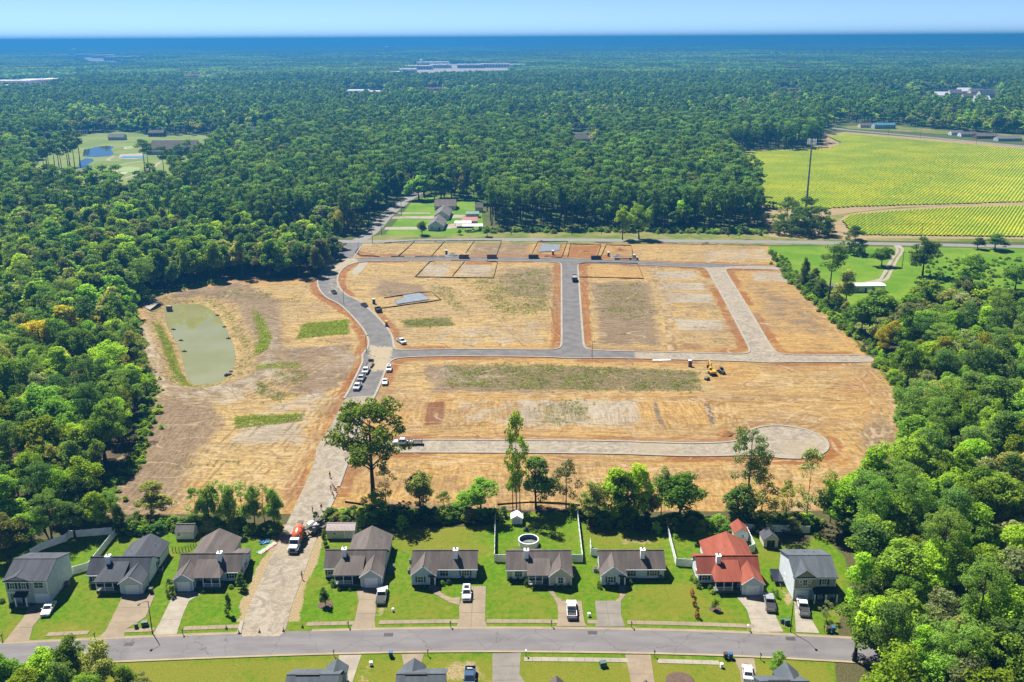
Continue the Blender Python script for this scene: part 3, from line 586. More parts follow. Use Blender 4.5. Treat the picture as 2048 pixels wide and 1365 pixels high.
def clump_leaves(centres, radii, per, size, rng, flat_=1.0, up=0.5, aspect=1.0):
    Cs, Ns = [], []
    for c, r in zip(centres, radii):
        k = max(4, int(per * (r ** 2))); d = rng.normal(size=(k, 3)); d /= np.linalg.norm(d, axis=1)[:, None]
        rr = r * (0.55 + 0.5 * rng.random((k, 1)) ** 0.6); p = c + d * rr * (1, 1, flat_)
        Cs.append(p); Ns.append(d + (0, 0, up) + 0.55 * rng.normal(size=(k, 3)))
    return quads_from(np.vstack(Cs), np.vstack(Ns), size, rng, aspect)

def crown_centres(h0, h1, rx, n, rng, shape='round', gap=0.0):
    """clump centres in a crown from height h0 to h1 with radius rx"""
    out = []; hm = (h1 - h0)
    if shape == 'round':                       # a crown of several uneven lobes
        K = int(rng.integers(5, 9)); lob = []
        for k in range(K):
            th = 2 * math.pi * (k / K + 0.12 * rng.normal()); u = 0.10 + 0.60 * rng.random(); rr = rx * (0.3 + 0.42 * rng.random()); lob.append((rr * math.cos(th), rr * math.sin(th), h0 + hm * u, rx * (0.36 + 0.26 * rng.random()), hm * (0.18 + 0.16 * rng.random())))
        lob.append((rx * 0.2 * rng.normal(), rx * 0.2 * rng.normal(), h0 + hm * 0.68, rx * 0.5, hm * 0.32))
        while len(out) < n:
            x, y, z, r, hz = lob[int(rng.integers(len(lob)))]; d = rng.normal(size=3); d /= np.linalg.norm(d); d[2] = abs(d[2]) * 1.3 - 0.42; q = 0.65 + 0.4 * rng.random(); out.append((x + r * d[0] * q, y + r * d[1] * q, min(h1, z + hz * d[2] * q)))
        return np.array(out)
    while len(out) < n:
        u = rng.random(); th = rng.random() * 2 * math.pi
        if shape == 'round': w = math.sqrt(max(0.0, 1 - (2 * u - 0.85) ** 2 / 1.35))
        elif shape == 'dome': w = math.sqrt(max(0.02, 1 - u ** 2.2)); th += 0.0
        elif shape == 'cone': w = (1 - u) ** 0.75 + 0.06
        elif shape == 'column': w = 0.75 * math.sin(math.pi * min(1, u * 0.85 + 0.14)) + 0.2
        elif shape == 'flat': w = 0.35 + 0.65 * math.sin(math.pi * min(1, u * 0.8 + 0.18))
        else: w = 1.0
        lump = 0.82 + 0.22 * math.sin(3 * th + 9 * u) + 0.12 * math.sin(5 * th - 6 * u)
        r = rx * w * lump * (0.35 + 0.65 * rng.random() ** 0.45)
        out.append((r * math.cos(th), r * math.sin(th), h0 + hm * u))
    return np.array(out)

def make_tree(seed, kind, lod):
    """unit prototypes about 10 m tall (scaled later): returns trunk MB, leaf V, leaf F"""
    rng = np.random.default_rng(seed); H = 10.0; tr = MB()
    q = {0: 1.0, 1: 0.42, 2: 0.14}[lod]; ls = {0: 0.155, 1: 0.25, 2: 0.46}[lod]
    ns = 7 if lod == 0 else 4
    if kind in ('oak', 'broad', 'bush'):
        h0 = {'oak': 2.2, 'broad': 1.5, 'bush': 0.3}[kind]; rx = {'oak': 3.6, 'broad': 3.1, 'bush': 4.2}[kind]
        cs = crown_centres(h0 + (0.9 if kind != 'bush' else 0.3), H - 0.7, rx - 0.55, int(96 if lod == 0 else 44 if lod == 1 else 22), rng, 'round' if kind != 'bush' else 'dome'); rad = (0.36 + 0.55 * rng.random(len(cs)) if lod == 0 else 0.62 + 0.62 * rng.random(len(cs)))
        V, F = clump_leaves(cs, rad, 215 * q, ls * (0.85 if lod == 0 else 1), rng, 0.75, 0.6)
    elif kind == 'oak_open':
        h0 = 4.6; rx = 3.9
        cs = crown_centres(h0, H - 0.5, rx, 84, rng, 'flat'); rad = 0.38 + 0.5 * rng.random(len(cs)); V, F = clump_leaves(cs, rad, 190 * q, ls * 0.85, rng, 0.6, 0.6)
    elif kind == 'column':
        h0 = 1.2; rx = 1.9
        cs = crown_centres(h0, H - 0.5, rx, 44 if lod == 0 else 24, rng, 'column'); rad = 0.42 + 0.45 * rng.random(len(cs)); V, F = clump_leaves(cs, rad, 250 * q, ls, rng, 1.0, 0.4)
    elif kind == 'cone':
        h0 = 0.4; rx = 2.4
        cs = crown_centres(h0, H - 0.3, rx, 60 if lod == 0 else 30, rng, 'cone'); rad = 0.45 + 0.35 * rng.random(len(cs)); V, F = clump_leaves(cs, rad, 260 * q, ls, rng, 0.8, 0.3)
    elif kind == 'sparse':
        h0 = 2.6; rx = 2.3
        cs = crown_centres(h0, H - 0.3, rx, 34 if lod == 0 else 20, rng, 'column'); rad = 0.28 + 0.5 * rng.random(len(cs)); V, F = clump_leaves(cs, rad, 190 * q, ls * 0.8, rng, 0.8, 0.4)
    elif kind == 'pine':
        h0 = 6.0; rx = 1.75
        cs = crown_centres(h0, H - 0.35, rx, 32 if lod == 0 else 20 if lod == 1 else 12, rng, 'flat'); rad = 0.42 + 0.42 * rng.random(len(cs)); V, F = clump_leaves(cs, rad, 330 * q, ls * 0.8, rng, 0.62, 0.9, 0.45 if lod == 0 else 0.7)
    elif kind == 'pine_wide':
        h0 = 4.6; rx = 3.0
        cs = crown_centres(h0, H - 0.4, rx, 46 if lod == 0 else 24, rng, 'flat'); rad = 0.45 + 0.5 * rng.random(len(cs)); V, F = clump_leaves(cs, rad, 300 * q, ls * 0.8, rng, 0.5, 0.9, 0.5)
    # trunk with a slight bow, limbs to the clumps
    top = H * (0.93 if 'pine' in kind else 0.8); bow = rng.normal(size=2) * 0.12
    r0 = {'oak': 0.26, 'oak_open': 0.24, 'broad': 0.17, 'bush': 0.12, 'column': 0.11, 'cone': 0.12, 'sparse': 0.10, 'pine': 0.15, 'pine_wide': 0.2}[kind]
    ts = np.linspace(0, 1, 6); pts = [(bow[0] * math.sin(3 * t), bow[1] * math.sin(2.6 * t), -0.15 + top * t) for t in ts]
    tr.path(pts, [r0 * (1.25 if t == 0 else 1 - 0.82 * t) for t in ts], ns)
    nl = {0: 34 if kind == 'oak_open' else 16, 1: 5, 2: 0}[lod]
    for c in cs[rng.permutation(len(cs))[:nl]]:
        hz = max(0.25 * top, c[2] - 0.55 * math.hypot(c[0], c[1]) - 0.3) if 'pine' not in kind else min(c[2], top * 0.97) - 0.12; t = hz / top; s0 = np.array([bow[0] * math.sin(3 * t), bow[1] * math.sin(2.6 * t), hz])
        mid = (s0 + c) / 2 + (0, 0, 0.2 * (0 if 'pine' in kind else 1)); r = r0 * (1 - 0.82 * t) * 0.55
        tr.path([s0, mid, c], [r, r * 0.6, r * 0.2], 4)
    return tr, V, F

PROTO = {}
NVAR = {('oak', 0): 2, ('oak_open', 0): 1, ('broad', 0): 5, ('bush', 0): 2, ('column', 0): 2, ('cone', 0): 1, ('sparse', 0): 3, ('pine', 0): 3, ('pine_wide', 0): 2, ('broad', 1): 3, ('pine', 1): 3, ('oak', 1): 2, ('broad', 2): 3, ('pine', 2): 3, ('bush', 1): 2}
DEF_LEAF = {'pine': 'needle', 'pine_wide': 'needle_light', 'oak': 'leaf_olive'}
_k = 0
for (kind, lod), n in NVAR.items():
    for v in range(n):
        _k += 1; tr, V, F = make_tree(100 + _k, kind, lod)
        tm = bpy.data.meshes.new(f'{kind}_trunk'); tm.from_pydata(tr.v, [], tr.f); tm.materials.append(M['bark_pine' if 'pine' in kind else 'bark_pale' if kind == 'sparse' else 'bark']); tm.polygons.foreach_set('use_smooth', [True] * len(tr.f)); tm.update()
        cm = bpy.data.meshes.new(f'{kind}_crown'); cm.from_pydata([tuple(p) for p in V], [], [tuple(f) for f in F]); cm.materials.append(M[DEF_LEAF.get(kind, 'leaf_mid')]); cm.update()
        PROTO.setdefault((kind, lod), []).append((tm, cm, len(F)))
TREE_LABELS = {}
def tree(name, kind, x, y, h, w, leaf, label, group=None, lod=0, var=None, rz=None, z=0.0, lean=0.0):
    """one tree: an Empty at its foot with trunk and crown; w = crown diameter in metres"""
    pr = PROTO[(kind, lod)]; tm, cm, _ = pr[(var if var is not None else random.randrange(99)) % len(pr)]
    base_w = {'oak': 8.2, 'oak_open': 8.0, 'broad': 7.0, 'bush': 9.2, 'column': 4.6, 'cone': 5.4, 'sparse': 5.2, 'pine': 4.6, 'pine_wide': 7.2}[kind]
    o = thing(name, label, 'bush' if 'bush' in name or 'shrub' in name else 'tree', (x, y, z), random.random() * 6.28 if rz is None else rz, group)
    o.rotation_euler[0] = lean
    sx = w / base_w; o.scale = (sx, sx, h / 10.0)
    a = link('trunk', tm, o); c = link('crown', cm, o)
    c.material_slots[0].link = 'OBJECT'; c.material_slots[0].material = M[leaf]
    return o
def tree_px(name, kind, bx, by, topy, wpx, leaf, label, group=None, **kw):
    p = gp(bx, by); h = height_to(p[0], p[1], topy); w = wpx / FPX * proj(p[0], p[1], h * 0.7)[2]
    return tree(name, kind, p[0], p[1], h * 1.0, w * 1.0, leaf, label, group, **kw)

# ------------------------------------------------------------------ where no tree stands
OPEN = [('site', SITE, 2.5), ('plots', TREELINE, 1.5),
        ('hwy', G([(540, 470), (700, 470), (1000, 473), (1400, 476), (2200, 478), (2200, 505), (1535, 500), (700, 493), (540, 492)]), 3),
        ('lawns', G([(765, 478), (800, 432), (822, 404), (845, 402), (905, 402), (965, 415), (970, 478)]), 2),
        ('strip', G([(960, 459), (1200, 458), (1525, 463), (1545, 440), (1530, 425), (1520, 408), (1700, 415), (1700, 490), (960, 485)]), 1),
        ('field', G([(1445, 322), (1500, 303), (1620, 300), (1650, 285), (1640, 272), (1680, 262), (2200, 306), (2200, 490), (1540, 490), (1530, 440), (1522, 395), (1480, 350)]), 4),
        ('meadow', G([(1530, 488), (2200, 492), (2200, 690), (1960, 645), (1860, 640), (1780, 662), (1690, 655), (1650, 600), (1590, 545)]), 2),
        ('golf', G([(160, 270), (240, 264), (330, 272), (395, 270), (440, 276), (470, 274), (545, 282), (500, 296), (440, 305), (415, 322), (380, 352), (335, 396), (250, 402), (150, 402), (75, 396), (60, 345), (95, 305)]), 3),
        ('north_house', G([(1138, 264), (1186, 264), (1190, 300), (1184, 342), (1142, 342)]), 2),
        ('pale1', G([(1060, 297), (1085, 290), (1120, 300), (1060, 312)]), 1),
        ('right_road', G([(1665, 250), (1720, 252), (2200, 292), (2200, 312), (1660, 268)]), 3), ('right_plots', G([(1675, 246), (1760, 246), (1900, 262), (2200, 278), (2200, 296), (1680, 260)]), 1),
        ('town_r', G([(1740, 186), (1830, 186), (1990, 178), (2012, 205), (1970, 228), (1890, 220), (1740, 204)]), 2),
        ('nodes', G([(686, 182), (772, 182), (782, 212), (684, 214)]), 1), ('mall', G([(805, 128), (905, 128), (1050, 128), (1050, 152), (900, 158), (730, 168), (790, 145)]), 0), ('mall_l', G([(-100, 164), (90, 164), (165, 168), (90, 192), (-100, 200)]), 0),
        ('town_l', G([(80, 109), (230, 109), (305, 116), (270, 134), (150, 130), (80, 125)]), 0), ('red1', G([(370, 156), (432, 156), (438, 175), (365, 175)]), 0), ('b2', G([(352, 192), (402, 191), (406, 215), (350, 215)]), 0), ('roadgap', G([(1180, 128), (1222, 126), (1222, 94), (1204, 94)]), 0), ('red3', G([(1558, 178), (1597, 178), (1602, 204), (1552, 204)]), 0), ('red2', G([(1566, 136), (1604, 136), (1608, 152), (1562, 152)]), 0), ('red0', G([(848, 178), (888, 178), (894, 205), (842, 205)]), 0), ('sm', G([(1155, 195), (1168, 195), (1174, 236), (1155, 240)]), 1), ('blue', G([(495, 254), (548, 254), (560, 290), (490, 290)]), 1)]
NE_ROAD = spline(G([(718, 482), (745, 462), (775, 430), (800, 410), (822, 394), (838, 384)]), 4.0)
def blocked(P):
    c = np.zeros(len(P), bool)
    for _, pl, m in OPEN:
        lo, hi = pl.min(0) - 5, pl.max(0) + 5; k = np.all((P > lo) & (P < hi), 1) & ~c
        if k.any(): c[k] = sdf(P[k], pl) < m
    c |= line_dist(P, NE_ROAD) < 7.5
    return c
def scatter(d0, d1, step, keep=1.0, margin=14.0, seed=5, ymin=None):
    """jittered points of the wood inside the view wedge between distances d0 and d1"""
    rng = np.random.default_rng(seed); out = []
    y = d0
    while y < d1:
        hw = y * 1.06 / 1.9 * 1.02 + margin; n = int(2 * hw / step); xs = -hw + step * (np.arange(n) + rng.random(n) * 0.85); ys = y + step * 0.8 * (rng.random(n) - 0.5); out.append(np.c_[xs, ys]); y += step * 0.92
    P = np.vstack(out); P = P[~blocked(P)]
    return P[rng.random(len(P)) < keep], rng
def pine_share(P):
    s = 0.42 + 0.55 * (vnoise(P, 120, 21) - 0.5) * 2
    s = np.where((P[:, 1] > 525) & (P[:, 1] < 900) & (P[:, 0] > -30), np.maximum(s, 0.72), s); s = np.where((P[:, 1] < 525) & (P[:, 0] < 0), 0.10, s)
    s = np.where((P[:, 1] < 480) & (P[:, 0] > 0), 0.16, s); return np.clip(s, 0.05, 0.95)
def points_forest(name, P, H, Wd, proto_list, idx, label, rng, zoff=0.0):
    """one stuff object: instances of tree meshes on points (geometry nodes)"""
    coll = bpy.data.collections.new(name + '_kinds')
    for i, (tm, cm, leaf, tl) in enumerate(proto_list):
        me = cm.copy(); me.materials.clear(); me.materials.append(M[leaf]);
        if tm is not None:
            nv = len(me.vertices); b = MB(); b.v = [tuple(v.co) for v in cm.vertices] + [tuple(v.co) for v in tm.vertices]; nf = len(cm.polygons)
            b.f = [tuple(p.vertices) for p in cm.polygons] + [tuple(nv + k for k in p.vertices) for p in tm.polygons]; me = bpy.data.meshes.new(name); me.from_pydata(b.v, [], b.f); me.materials.append(M[leaf]); me.materials.append(M[tl]); me.polygons.foreach_set('material_index', [0] * nf + [1] * len(tm.polygons)); me.update()
        o = bpy.data.objects.new(f'kind_{i:02d}', me); coll.objects.link(o)
    me = bpy.data.meshes.new(name); me.vertices.add(len(P)); me.vertices.foreach_set('co', np.c_[P, np.full(len(P), zoff)].astype(np.float32).ravel())
    a = me.attributes.new('pi', 'INT', 'POINT'); a.data.foreach_set('value', np.asarray(idx, np.int32))
    a = me.attributes.new('scl', 'FLOAT_VECTOR', 'POINT'); a.data.foreach_set('vector', np.c_[Wd, Wd, H].astype(np.float32).ravel())
    a = me.attributes.new('rot', 'FLOAT_VECTOR', 'POINT'); a.data.foreach_set('vector', np.c_[np.zeros(len(P)), np.zeros(len(P)), rng.random(len(P)) * 6.283].astype(np.float32).ravel())
    me.update(); o = bpy.data.objects.new(name, me); COL.objects.link(o)
    ng = bpy.data.node_groups.new(name, 'GeometryNodeTree'); ng.interface.new_socket('Geometry', in_out='INPUT', socket_type='NodeSocketGeometry'); ng.interface.new_socket('Geometry', in_out='OUTPUT', socket_type='NodeSocketGeometry')
    N = ng.nodes; gi = N.new('NodeGroupInput'); go = N.new('NodeGroupOutput'); ip = N.new('GeometryNodeInstanceOnPoints'); ci = N.new('GeometryNodeCollectionInfo'); ci.inputs['Collection'].default_value = coll; ci.inputs['Separate Children'].default_value = True; ci.inputs['Reset Children'].default_value = True
    def na(nm, ty): n = N.new('GeometryNodeInputNamedAttribute'); n.data_type = ty; n.inputs['Name'].default_value = nm; return n.outputs['Attribute']
    ip.inputs['Pick Instance'].default_value = True; LK = ng.links.new
    LK(gi.outputs[0], ip.inputs['Points']); LK(ci.outputs[0], ip.inputs['Instance']); LK(na('pi', 'INT'), ip.inputs['Instance Index']); LK(na('scl', 'FLOAT_VECTOR'), ip.inputs['Scale'])
    e2r = N.new('FunctionNodeEulerToRotation'); LK(na('rot', 'FLOAT_VECTOR'), e2r.inputs[0]); LK(e2r.outputs[0], ip.inputs['Rotation'])
    LK(ip.outputs[0], go.inputs[0]); md = o.modifiers.new('instances', 'NODES'); md.node_group = ng
    return stuff(o, label, 'forest')

BROAD_LEAF = ['leaf_dark', 'leaf_mid', 'leaf_bright', 'leaf_mid', 'leaf_olive', 'leaf_dark', 'leaf_bright', 'leaf_grey']
REGION = lambda x, y: ('in the left wood' if x < -60 and y < 470 else 'in the right wood' if x > 40 and y < 470 else 'in the north wood') if y > 196 else ('in the lower right wood' if x > 0 else 'in the lower left wood')
LEAF_WORD = {'leaf_dark': 'dark green', 'leaf_mid': 'mid green', 'leaf_bright': 'bright yellow-green', 'leaf_olive': 'olive green', 'leaf_grey': 'dull grey-green', 'leaf_yellow': 'yellowing', 'needle': 'dark', 'needle_light': 'light green'}
# nearest trees of the wood: each a tree of its own
Pn, rng = scatter(118, 640, 6.9, 1.0, 14, 5)
ps = pine_share(Pn); isp = rng.random(len(Pn)) < ps
order = np.argsort(Pn[:, 1]); Pn, isp = Pn[order], isp[order]
pj = np.array([proj(x, y, 9.0) for x, y in Pn]); vis = (pj[:, 0] > -70) & (pj[:, 0] < PW + 70) & (pj[:, 1] < PH + 90)
Pn, isp = Pn[vis], isp[vis]
NB = np.nonzero(~isp)[0][:330]; NP = np.nonzero(isp)[0][:200]
own = np.zeros(len(Pn), bool); own[NB] = True; own[NP] = True
def SPOT(x, y, h, hm):
    u = proj(x, y, 0)[0] / PW; return ('tall ' if h > hm else 'low '), REGION(x, y) + (', at its edge' if abs(x) < 112 or y > 520 and y < 560 else ', deep inside') + (', far part' if y > 330 and y < 470 else ', near part' if y <= 330 else ', left part' if u < 0.35 else ', right part' if u > 0.6 else ', middle part')
for i in np.nonzero(own)[0]:
    x, y = Pn[i]; near = y < 330
    if isp[i]:
        wide = rng.random() < 0.4 and y < 470; k = 'pine_wide' if wide else 'pine'; h = (23 if y > 525 else 17) + 5 * rng.random(); w = (10.5 if wide else 8.2) + 2.5 * rng.random(); leaf = 'needle_light' if wide else 'needle'
        tree('pine_tree', k, x, y, h, w, leaf, '%s%s %s pine %s' % (SPOT(x, y, h, 25 if y > 525 else 19)[0], LEAF_WORD[leaf], 'spreading' if wide else 'narrow', SPOT(x, y, h, 0)[1]), 'pines ' + SPOT(x, y, h, 0)[1], lod=0 if (near or wide) else 1)
    else:
        r = rng.random(); k = 'broad' if r < 0.55 else 'oak' if r < 0.80 else 'column' if (r < 0.90 and near) else 'sparse' if near else 'broad'
        leaf = (BROAD_LEAF if rng.random() < 0.6 or y > 330 else ['leaf_bright', 'leaf_mid'] * 4)[int(rng.random() * 8)] if rng.random() > 0.03 else 'leaf_yellow'
        sz = 0.6 + 0.75 * rng.random(); h = {'broad': 15, 'oak': 17, 'column': 14, 'sparse': 16}[k] * (0.35 + 0.65 * sz); w = {'broad': 11.5, 'oak': 14, 'column': 7.5, 'sparse': 9}[k] * sz * (0.9 + 0.25 * rng.random())
        word = {'broad': 'round tree', 'oak': 'wide tree', 'column': 'narrow upright tree', 'sparse': 'thin tree'}[k]
        tree('broadleaf_tree', k, x, y, h, w, leaf, '%s%s %s %s' % (SPOT(x, y, h, 16)[0], LEAF_WORD[leaf], word, SPOT(x, y, h, 0)[1]), 'trees ' + SPOT(x, y, h, 0)[1], lod=0 if (near or (k, 1) not in PROTO) else 1)
# the rest of the wood as one mass
def kinds(lod):
    L_ = []
    for (tm, cm, _), lf in zip(PROTO[('pine', lod)] + PROTO[('pine', lod)][:2], ['needle', 'needle', 'needle', 'needle_light', 'leaf_dark']): L_.append((tm, cm, lf, 'bark_pine'))
    npn = len(L_)
    for lf in ('leaf_dark', 'leaf_mid', 'leaf_bright', 'leaf_mid', 'leaf_olive', 'leaf_bright', 'leaf_mid', 'leaf_dark', 'leaf_grey'):
        tm, cm, _ = PROTO[('broad', lod)][len(L_) % len(PROTO[('broad', lod)])]; L_.append((tm, cm, lf, 'bark'))
    return L_, npn
def mass(name, P, isp, lod, label, rng, hs=1.0, ws=1.0):
    L_, npn = kinds(lod); n = len(P); idx = np.where(isp, rng.integers(0, npn, n), rng.integers(npn, len(L_), n))
    H = np.where(isp, (20 + 6 * rng.random(n)), 10.5 + 10 * rng.random(n)) / 10.0 * hs; Wd = np.where(isp, (8.6 + 3.2 * rng.random(n)) / 4.6, (9.0 + 9.5 * rng.random(n) ** 1.3) / 7.0)
    H = np.where((P[:, 1] < 500) & isp, H * 0.8, H)
    return points_forest(name, P, H, Wd * ws, L_, idx, label, rng)
mass('woodland', Pn[~own], isp[~own], 1, 'mixed wood standing behind the site and the road', rng)
Pm, rng = scatter(640, 1150, 9.3, 1.0, 20, 8); mass('woodland', Pm, rng.random(len(Pm)) < pine_share(Pm), 1, 'dense mixed wood behind the pine belt and beside the crop field', rng, 1.15, 1.25)
Pf, rng = scatter(1150, 2600, 12.5, 1.0, 30, 9); mass('woodland', Pf, rng.random(len(Pf)) < pine_share(Pf), 2, 'far mixed wood stretching behind the golf course', rng, 1.2, 1.35)
# beyond that, patches of canopy
def patch(seed, size, n, r0):
    rng = np.random.default_rng(seed); Vs, Fs, k = [], [], 0
    for i in range(n):
        x, y = (rng.random(2) - 0.5) * size * 1.06; r = r0 * (0.7 + 0.7 * rng.random()); h = 8 + 6 * rng.random()
        m = 20; d = rng.normal(size=(m, 3)); d[:, 2] = np.abs(d[:, 2]) * 0.9 + 0.05; d /= np.linalg.norm(d, axis=1)[:, None]
        V, F = quads_from(np.array([x, y, h - r * 0.5]) + d * (r, r, r * 0.85), d + 0.3 * rng.normal(size=(m, 3)), r * 0.55, rng); Vs.append(V); Fs.append(F + k); k += len(V)
    me = bpy.data.meshes.new('canopy'); V = np.vstack(Vs); F = np.vstack(Fs); me.from_pydata([tuple(p) for p in V], [], [tuple(f) for f in F]); me.materials.append(M['leaf_mid']); me.update(); return me
PT = [patch(s, 100, 110, 5.6) for s in (1, 2, 3)]; PB = [patch(s, 400, 620, 9.5) for s in (4, 5)]
def patches(name, d0, d1, size, metas, label, seed):
    Q, rng = scatter(d0, d1, size, 1.0, size, seed)
    nz = vnoise(Q, 420, 31); Lv = [(None, m, lf, None) for lf in ('leaf_dark', 'needle', 'leaf_mid', 'leaf_mid') for m in metas]; n = len(Q); nm = len(metas)
    cls = np.clip((nz * 1.3 - 0.15 + 0.25 * rng.normal(size=n)) * 4, 0, 3).astype(int); idx = cls * nm + rng.integers(0, nm, n)
    s = 0.95 + 0.25 * rng.random(n); return points_forest(name, Q, 0.85 + 0.3 * rng.random(n), s, Lv, idx, label, rng)
patches('woodland', 2600, 5200, 88, PT, 'hazy distant wood in the middle of the plain', 14)
patches('woodland', 5200, 15800, 350, PB, 'hazy blue woodland reaching the horizon', 15)
# ------------------------------------------------------------------ building materials
CK = 0.98
def siding(name, c):
    t = NT(name); P = t.objc(); w = t.node('ShaderNodeTexWave', wave_type='BANDS', bands_direction='Z', wave_profile='SAW'); w.inputs['Scale'].default_value = 0.95; t.L(P, w.inputs['Vector'])
    n = t.noise(P, 0.9, 4); c1 = t.mix(t.ramp(n, 0.3, 0.7), c, tuple(0.86 * x for x in c)); t.out(t.mix(t.math('MULTIPLY', t.ramp(w.outputs[1], 0.85, 1.0), 0.18), c1, tuple(0.5 * x for x in c)), 0.7, 0.3); t.bump(w.outputs[1], 0.25, 0.02)
for n_, c_ in (('siding_white', (0.62, 0.67, 0.71)), ('siding_grey', (0.50, 0.50, 0.52)), ('siding_blue', (0.46, 0.56, 0.67)), ('siding_pale', (0.52, 0.56, 0.60)), ('siding_tan', (0.60, 0.54, 0.44)), ('siding_taupe', (0.36, 0.32, 0.26)), ('siding_slate', (0.36, 0.41, 0.46)), ('siding_khaki', (0.56, 0.54, 0.40)), ('siding_cream', (0.70, 0.70, 0.60))): siding(n_, c_)
CK = 0.425
def shingle(name, a, b_, d):
    t = NT(name); P = t.objc(); st = t.noise(t.mapped(P, (1.0, 0.16, 0.16)), 1.0, 5, 0.65); f = t.noise(P, 6.0, 3, 0.7)
    br = t.node('ShaderNodeTexBrick'); br.inputs['Scale'].default_value = 1.0; br.inputs['Brick Width'].default_value = 0.5; br.inputs['Row Height'].default_value = 0.17; br.inputs['Mortar Size'].default_value = 0.02
    br.inputs['Color1'].default_value = (1, 1, 1, 1); br.inputs['Color2'].default_value = (0.75, 0.75, 0.75, 1); br.inputs['Mortar'].default_value = (0.5, 0.5, 0.5, 1); t.L(P, br.inputs['Vector'])
    c = t.mix(t.ramp(st, 0.35, 0.68), a, b_); c = t.mix(t.math('MULTIPLY', t.ramp(f, 0.45, 0.7), 0.45), c, d); c = t.mix(0.45, c, t.mix(1.0, c, br.outputs[0], 'MULTIPLY')); t.out(c, 0.92, 0.15); t.bump(f, 0.3, 0.03)
shingle('roof_brown', (0.225, 0.19, 0.178), (0.32, 0.275, 0.25), (0.155, 0.125, 0.12)); shingle('roof_slate', (0.135, 0.145, 0.175), (0.185, 0.20, 0.235), (0.095, 0.10, 0.125)); shingle('roof_bluegrey', (0.17, 0.20, 0.235), (0.23, 0.265, 0.30), (0.11, 0.13, 0.155)); shingle('roof_red', (0.50, 0.130, 0.080), (0.60, 0.19, 0.125), (0.38, 0.085, 0.055)); shingle('roof_grey', (0.30, 0.28, 0.27), (0.38, 0.36, 0.34), (0.23, 0.21, 0.20))
CK = 0.98
mat('trim_white', (0.88, 0.89, 0.90), (0.82, 0.83, 0.84), 1.5, 0.6); mat('vinyl_white', (0.80, 0.83, 0.84), (0.68, 0.70, 0.70), 0.6, 0.5)
CK = 0.425
mat('brick', (0.22, 0.10, 0.075), (0.15, 0.075, 0.06), 5, 0.9); mat('metal_black', (0.03, 0.03, 0.035), (0.05, 0.05, 0.055), 2, 0.5); mat('deck_wood', (0.36, 0.30, 0.24), (0.28, 0.23, 0.19), 3, 0.85); mat('door_dark', (0.07, 0.055, 0.05), None, 2, 0.5); mat('shutter_black', (0.03, 0.03, 0.035), None, 2, 0.6); mat('shutter_grey', (0.22, 0.24, 0.26), None, 2, 0.6); mat('metal_grey', (0.42, 0.43, 0.44), (0.33, 0.34, 0.35), 1.5, 0.45, 0.5, 0.3); mat('metal_roof_mauve', (0.56, 0.42, 0.41), (0.48, 0.36, 0.355), 1.0, 0.45, 0.4)
t = NT('window_glass'); t.out((0.05, 0.06, 0.075), 0.12, 0.6)

def window(h, x, y, z0, w, hh, shutters=None, nx=2):
    """window on a front wall (facing -y) at plane y"""
    b = MB(); f = 0.09
    b.box(x - w / 2 - f, x + w / 2 + f, y - 0.06, y, z0 - f, z0); b.box(x - w / 2 - f, x + w / 2 + f, y - 0.06, y, z0 + hh, z0 + hh + f); b.box(x - w / 2 - f, x - w / 2, y - 0.06, y, z0, z0 + hh); b.box(x + w / 2, x + w / 2 + f, y - 0.06, y, z0, z0 + hh)
    for k in range(1, nx): xx = x - w / 2 + w * k / nx; b.box(xx - 0.025, xx + 0.025, y - 0.05, y, z0, z0 + hh)
    b.box(x - w / 2, x + w / 2, y - 0.045, y, z0 + hh / 2 - 0.03, z0 + hh / 2 + 0.03)
    o = b.build('window', 'trim_white', h); p = MB(); p.box(x - w / 2, x + w / 2, y - 0.025, y + 0.02, z0, z0 + hh); p.build('pane', 'window_glass', o)
    if shutters:
        for s in (-1, 1):
            q = MB(); xc = x + s * (w / 2 + f + 0.24)
            q.box(xc - 0.2, xc + 0.2, y - 0.055, y, z0 - 0.04, z0 + hh + 0.04)
            for k in range(5): q.box(xc - 0.15, xc + 0.15, y - 0.075, y - 0.055, z0 + 0.05 + k * hh / 5, z0 + 0.05 + k * hh / 5 + hh / 9)
            q.build('shutter', shutters, h)
def side_window(h, x, y, z0, w, hh, s, shutters=None):
    """window on a side wall at plane x, facing s (+1 right, -1 left)"""
    a, c = sorted((x, x + 0.06 * s)); b = MB(); f = 0.09
    b.box(a, c, y - w / 2 - f, y + w / 2 + f, z0 - f, z0); b.box(a, c, y - w / 2 - f, y + w / 2 + f, z0 + hh, z0 + hh + f); b.box(a, c, y - w / 2 - f, y - w / 2, z0, z0 + hh); b.box(a, c, y + w / 2, y + w / 2 + f, z0, z0 + hh)
    o = b.build('window', 'trim_white', h); a, c = sorted((x - 0.02 * s, x + 0.025 * s)); p = MB(); p.box(a, c, y - w / 2, y + w / 2, z0, z0 + hh); p.build('pane', 'window_glass', o)
    if shutters:
        a, c = sorted((x, x + 0.055 * s))
        for k in (-1, 1):
            q = MB(); yc = y + k * (w / 2 + f + 0.24); q.box(a, c, yc - 0.2, yc + 0.2, z0 - 0.04, z0 + hh + 0.04); q.build('shutter', shutters, h)
def garage_door(h, x0, x1, y, z0, z1):
    b = MB(); n = 4; dz = (z1 - z0) / n
    for k in range(n): b.box(x0, x1, y - 0.05, y, z0 + k * dz + 0.015, z0 + (k + 1) * dz - 0.015)
    o = b.build('garage_door', 'trim_white', h); f = MB(); f.box(x0 - 0.14, x0 - 0.003, y - 0.07, y, z0, z1 + 0.14); f.box(x1 + 0.003, x1 + 0.14, y - 0.07, y, z0, z1 + 0.14); f.box(x0 - 0.003, x1 + 0.003, y - 0.07, y, z1 + 0.003, z1 + 0.14); f.build('frame', 'trim_white', o)
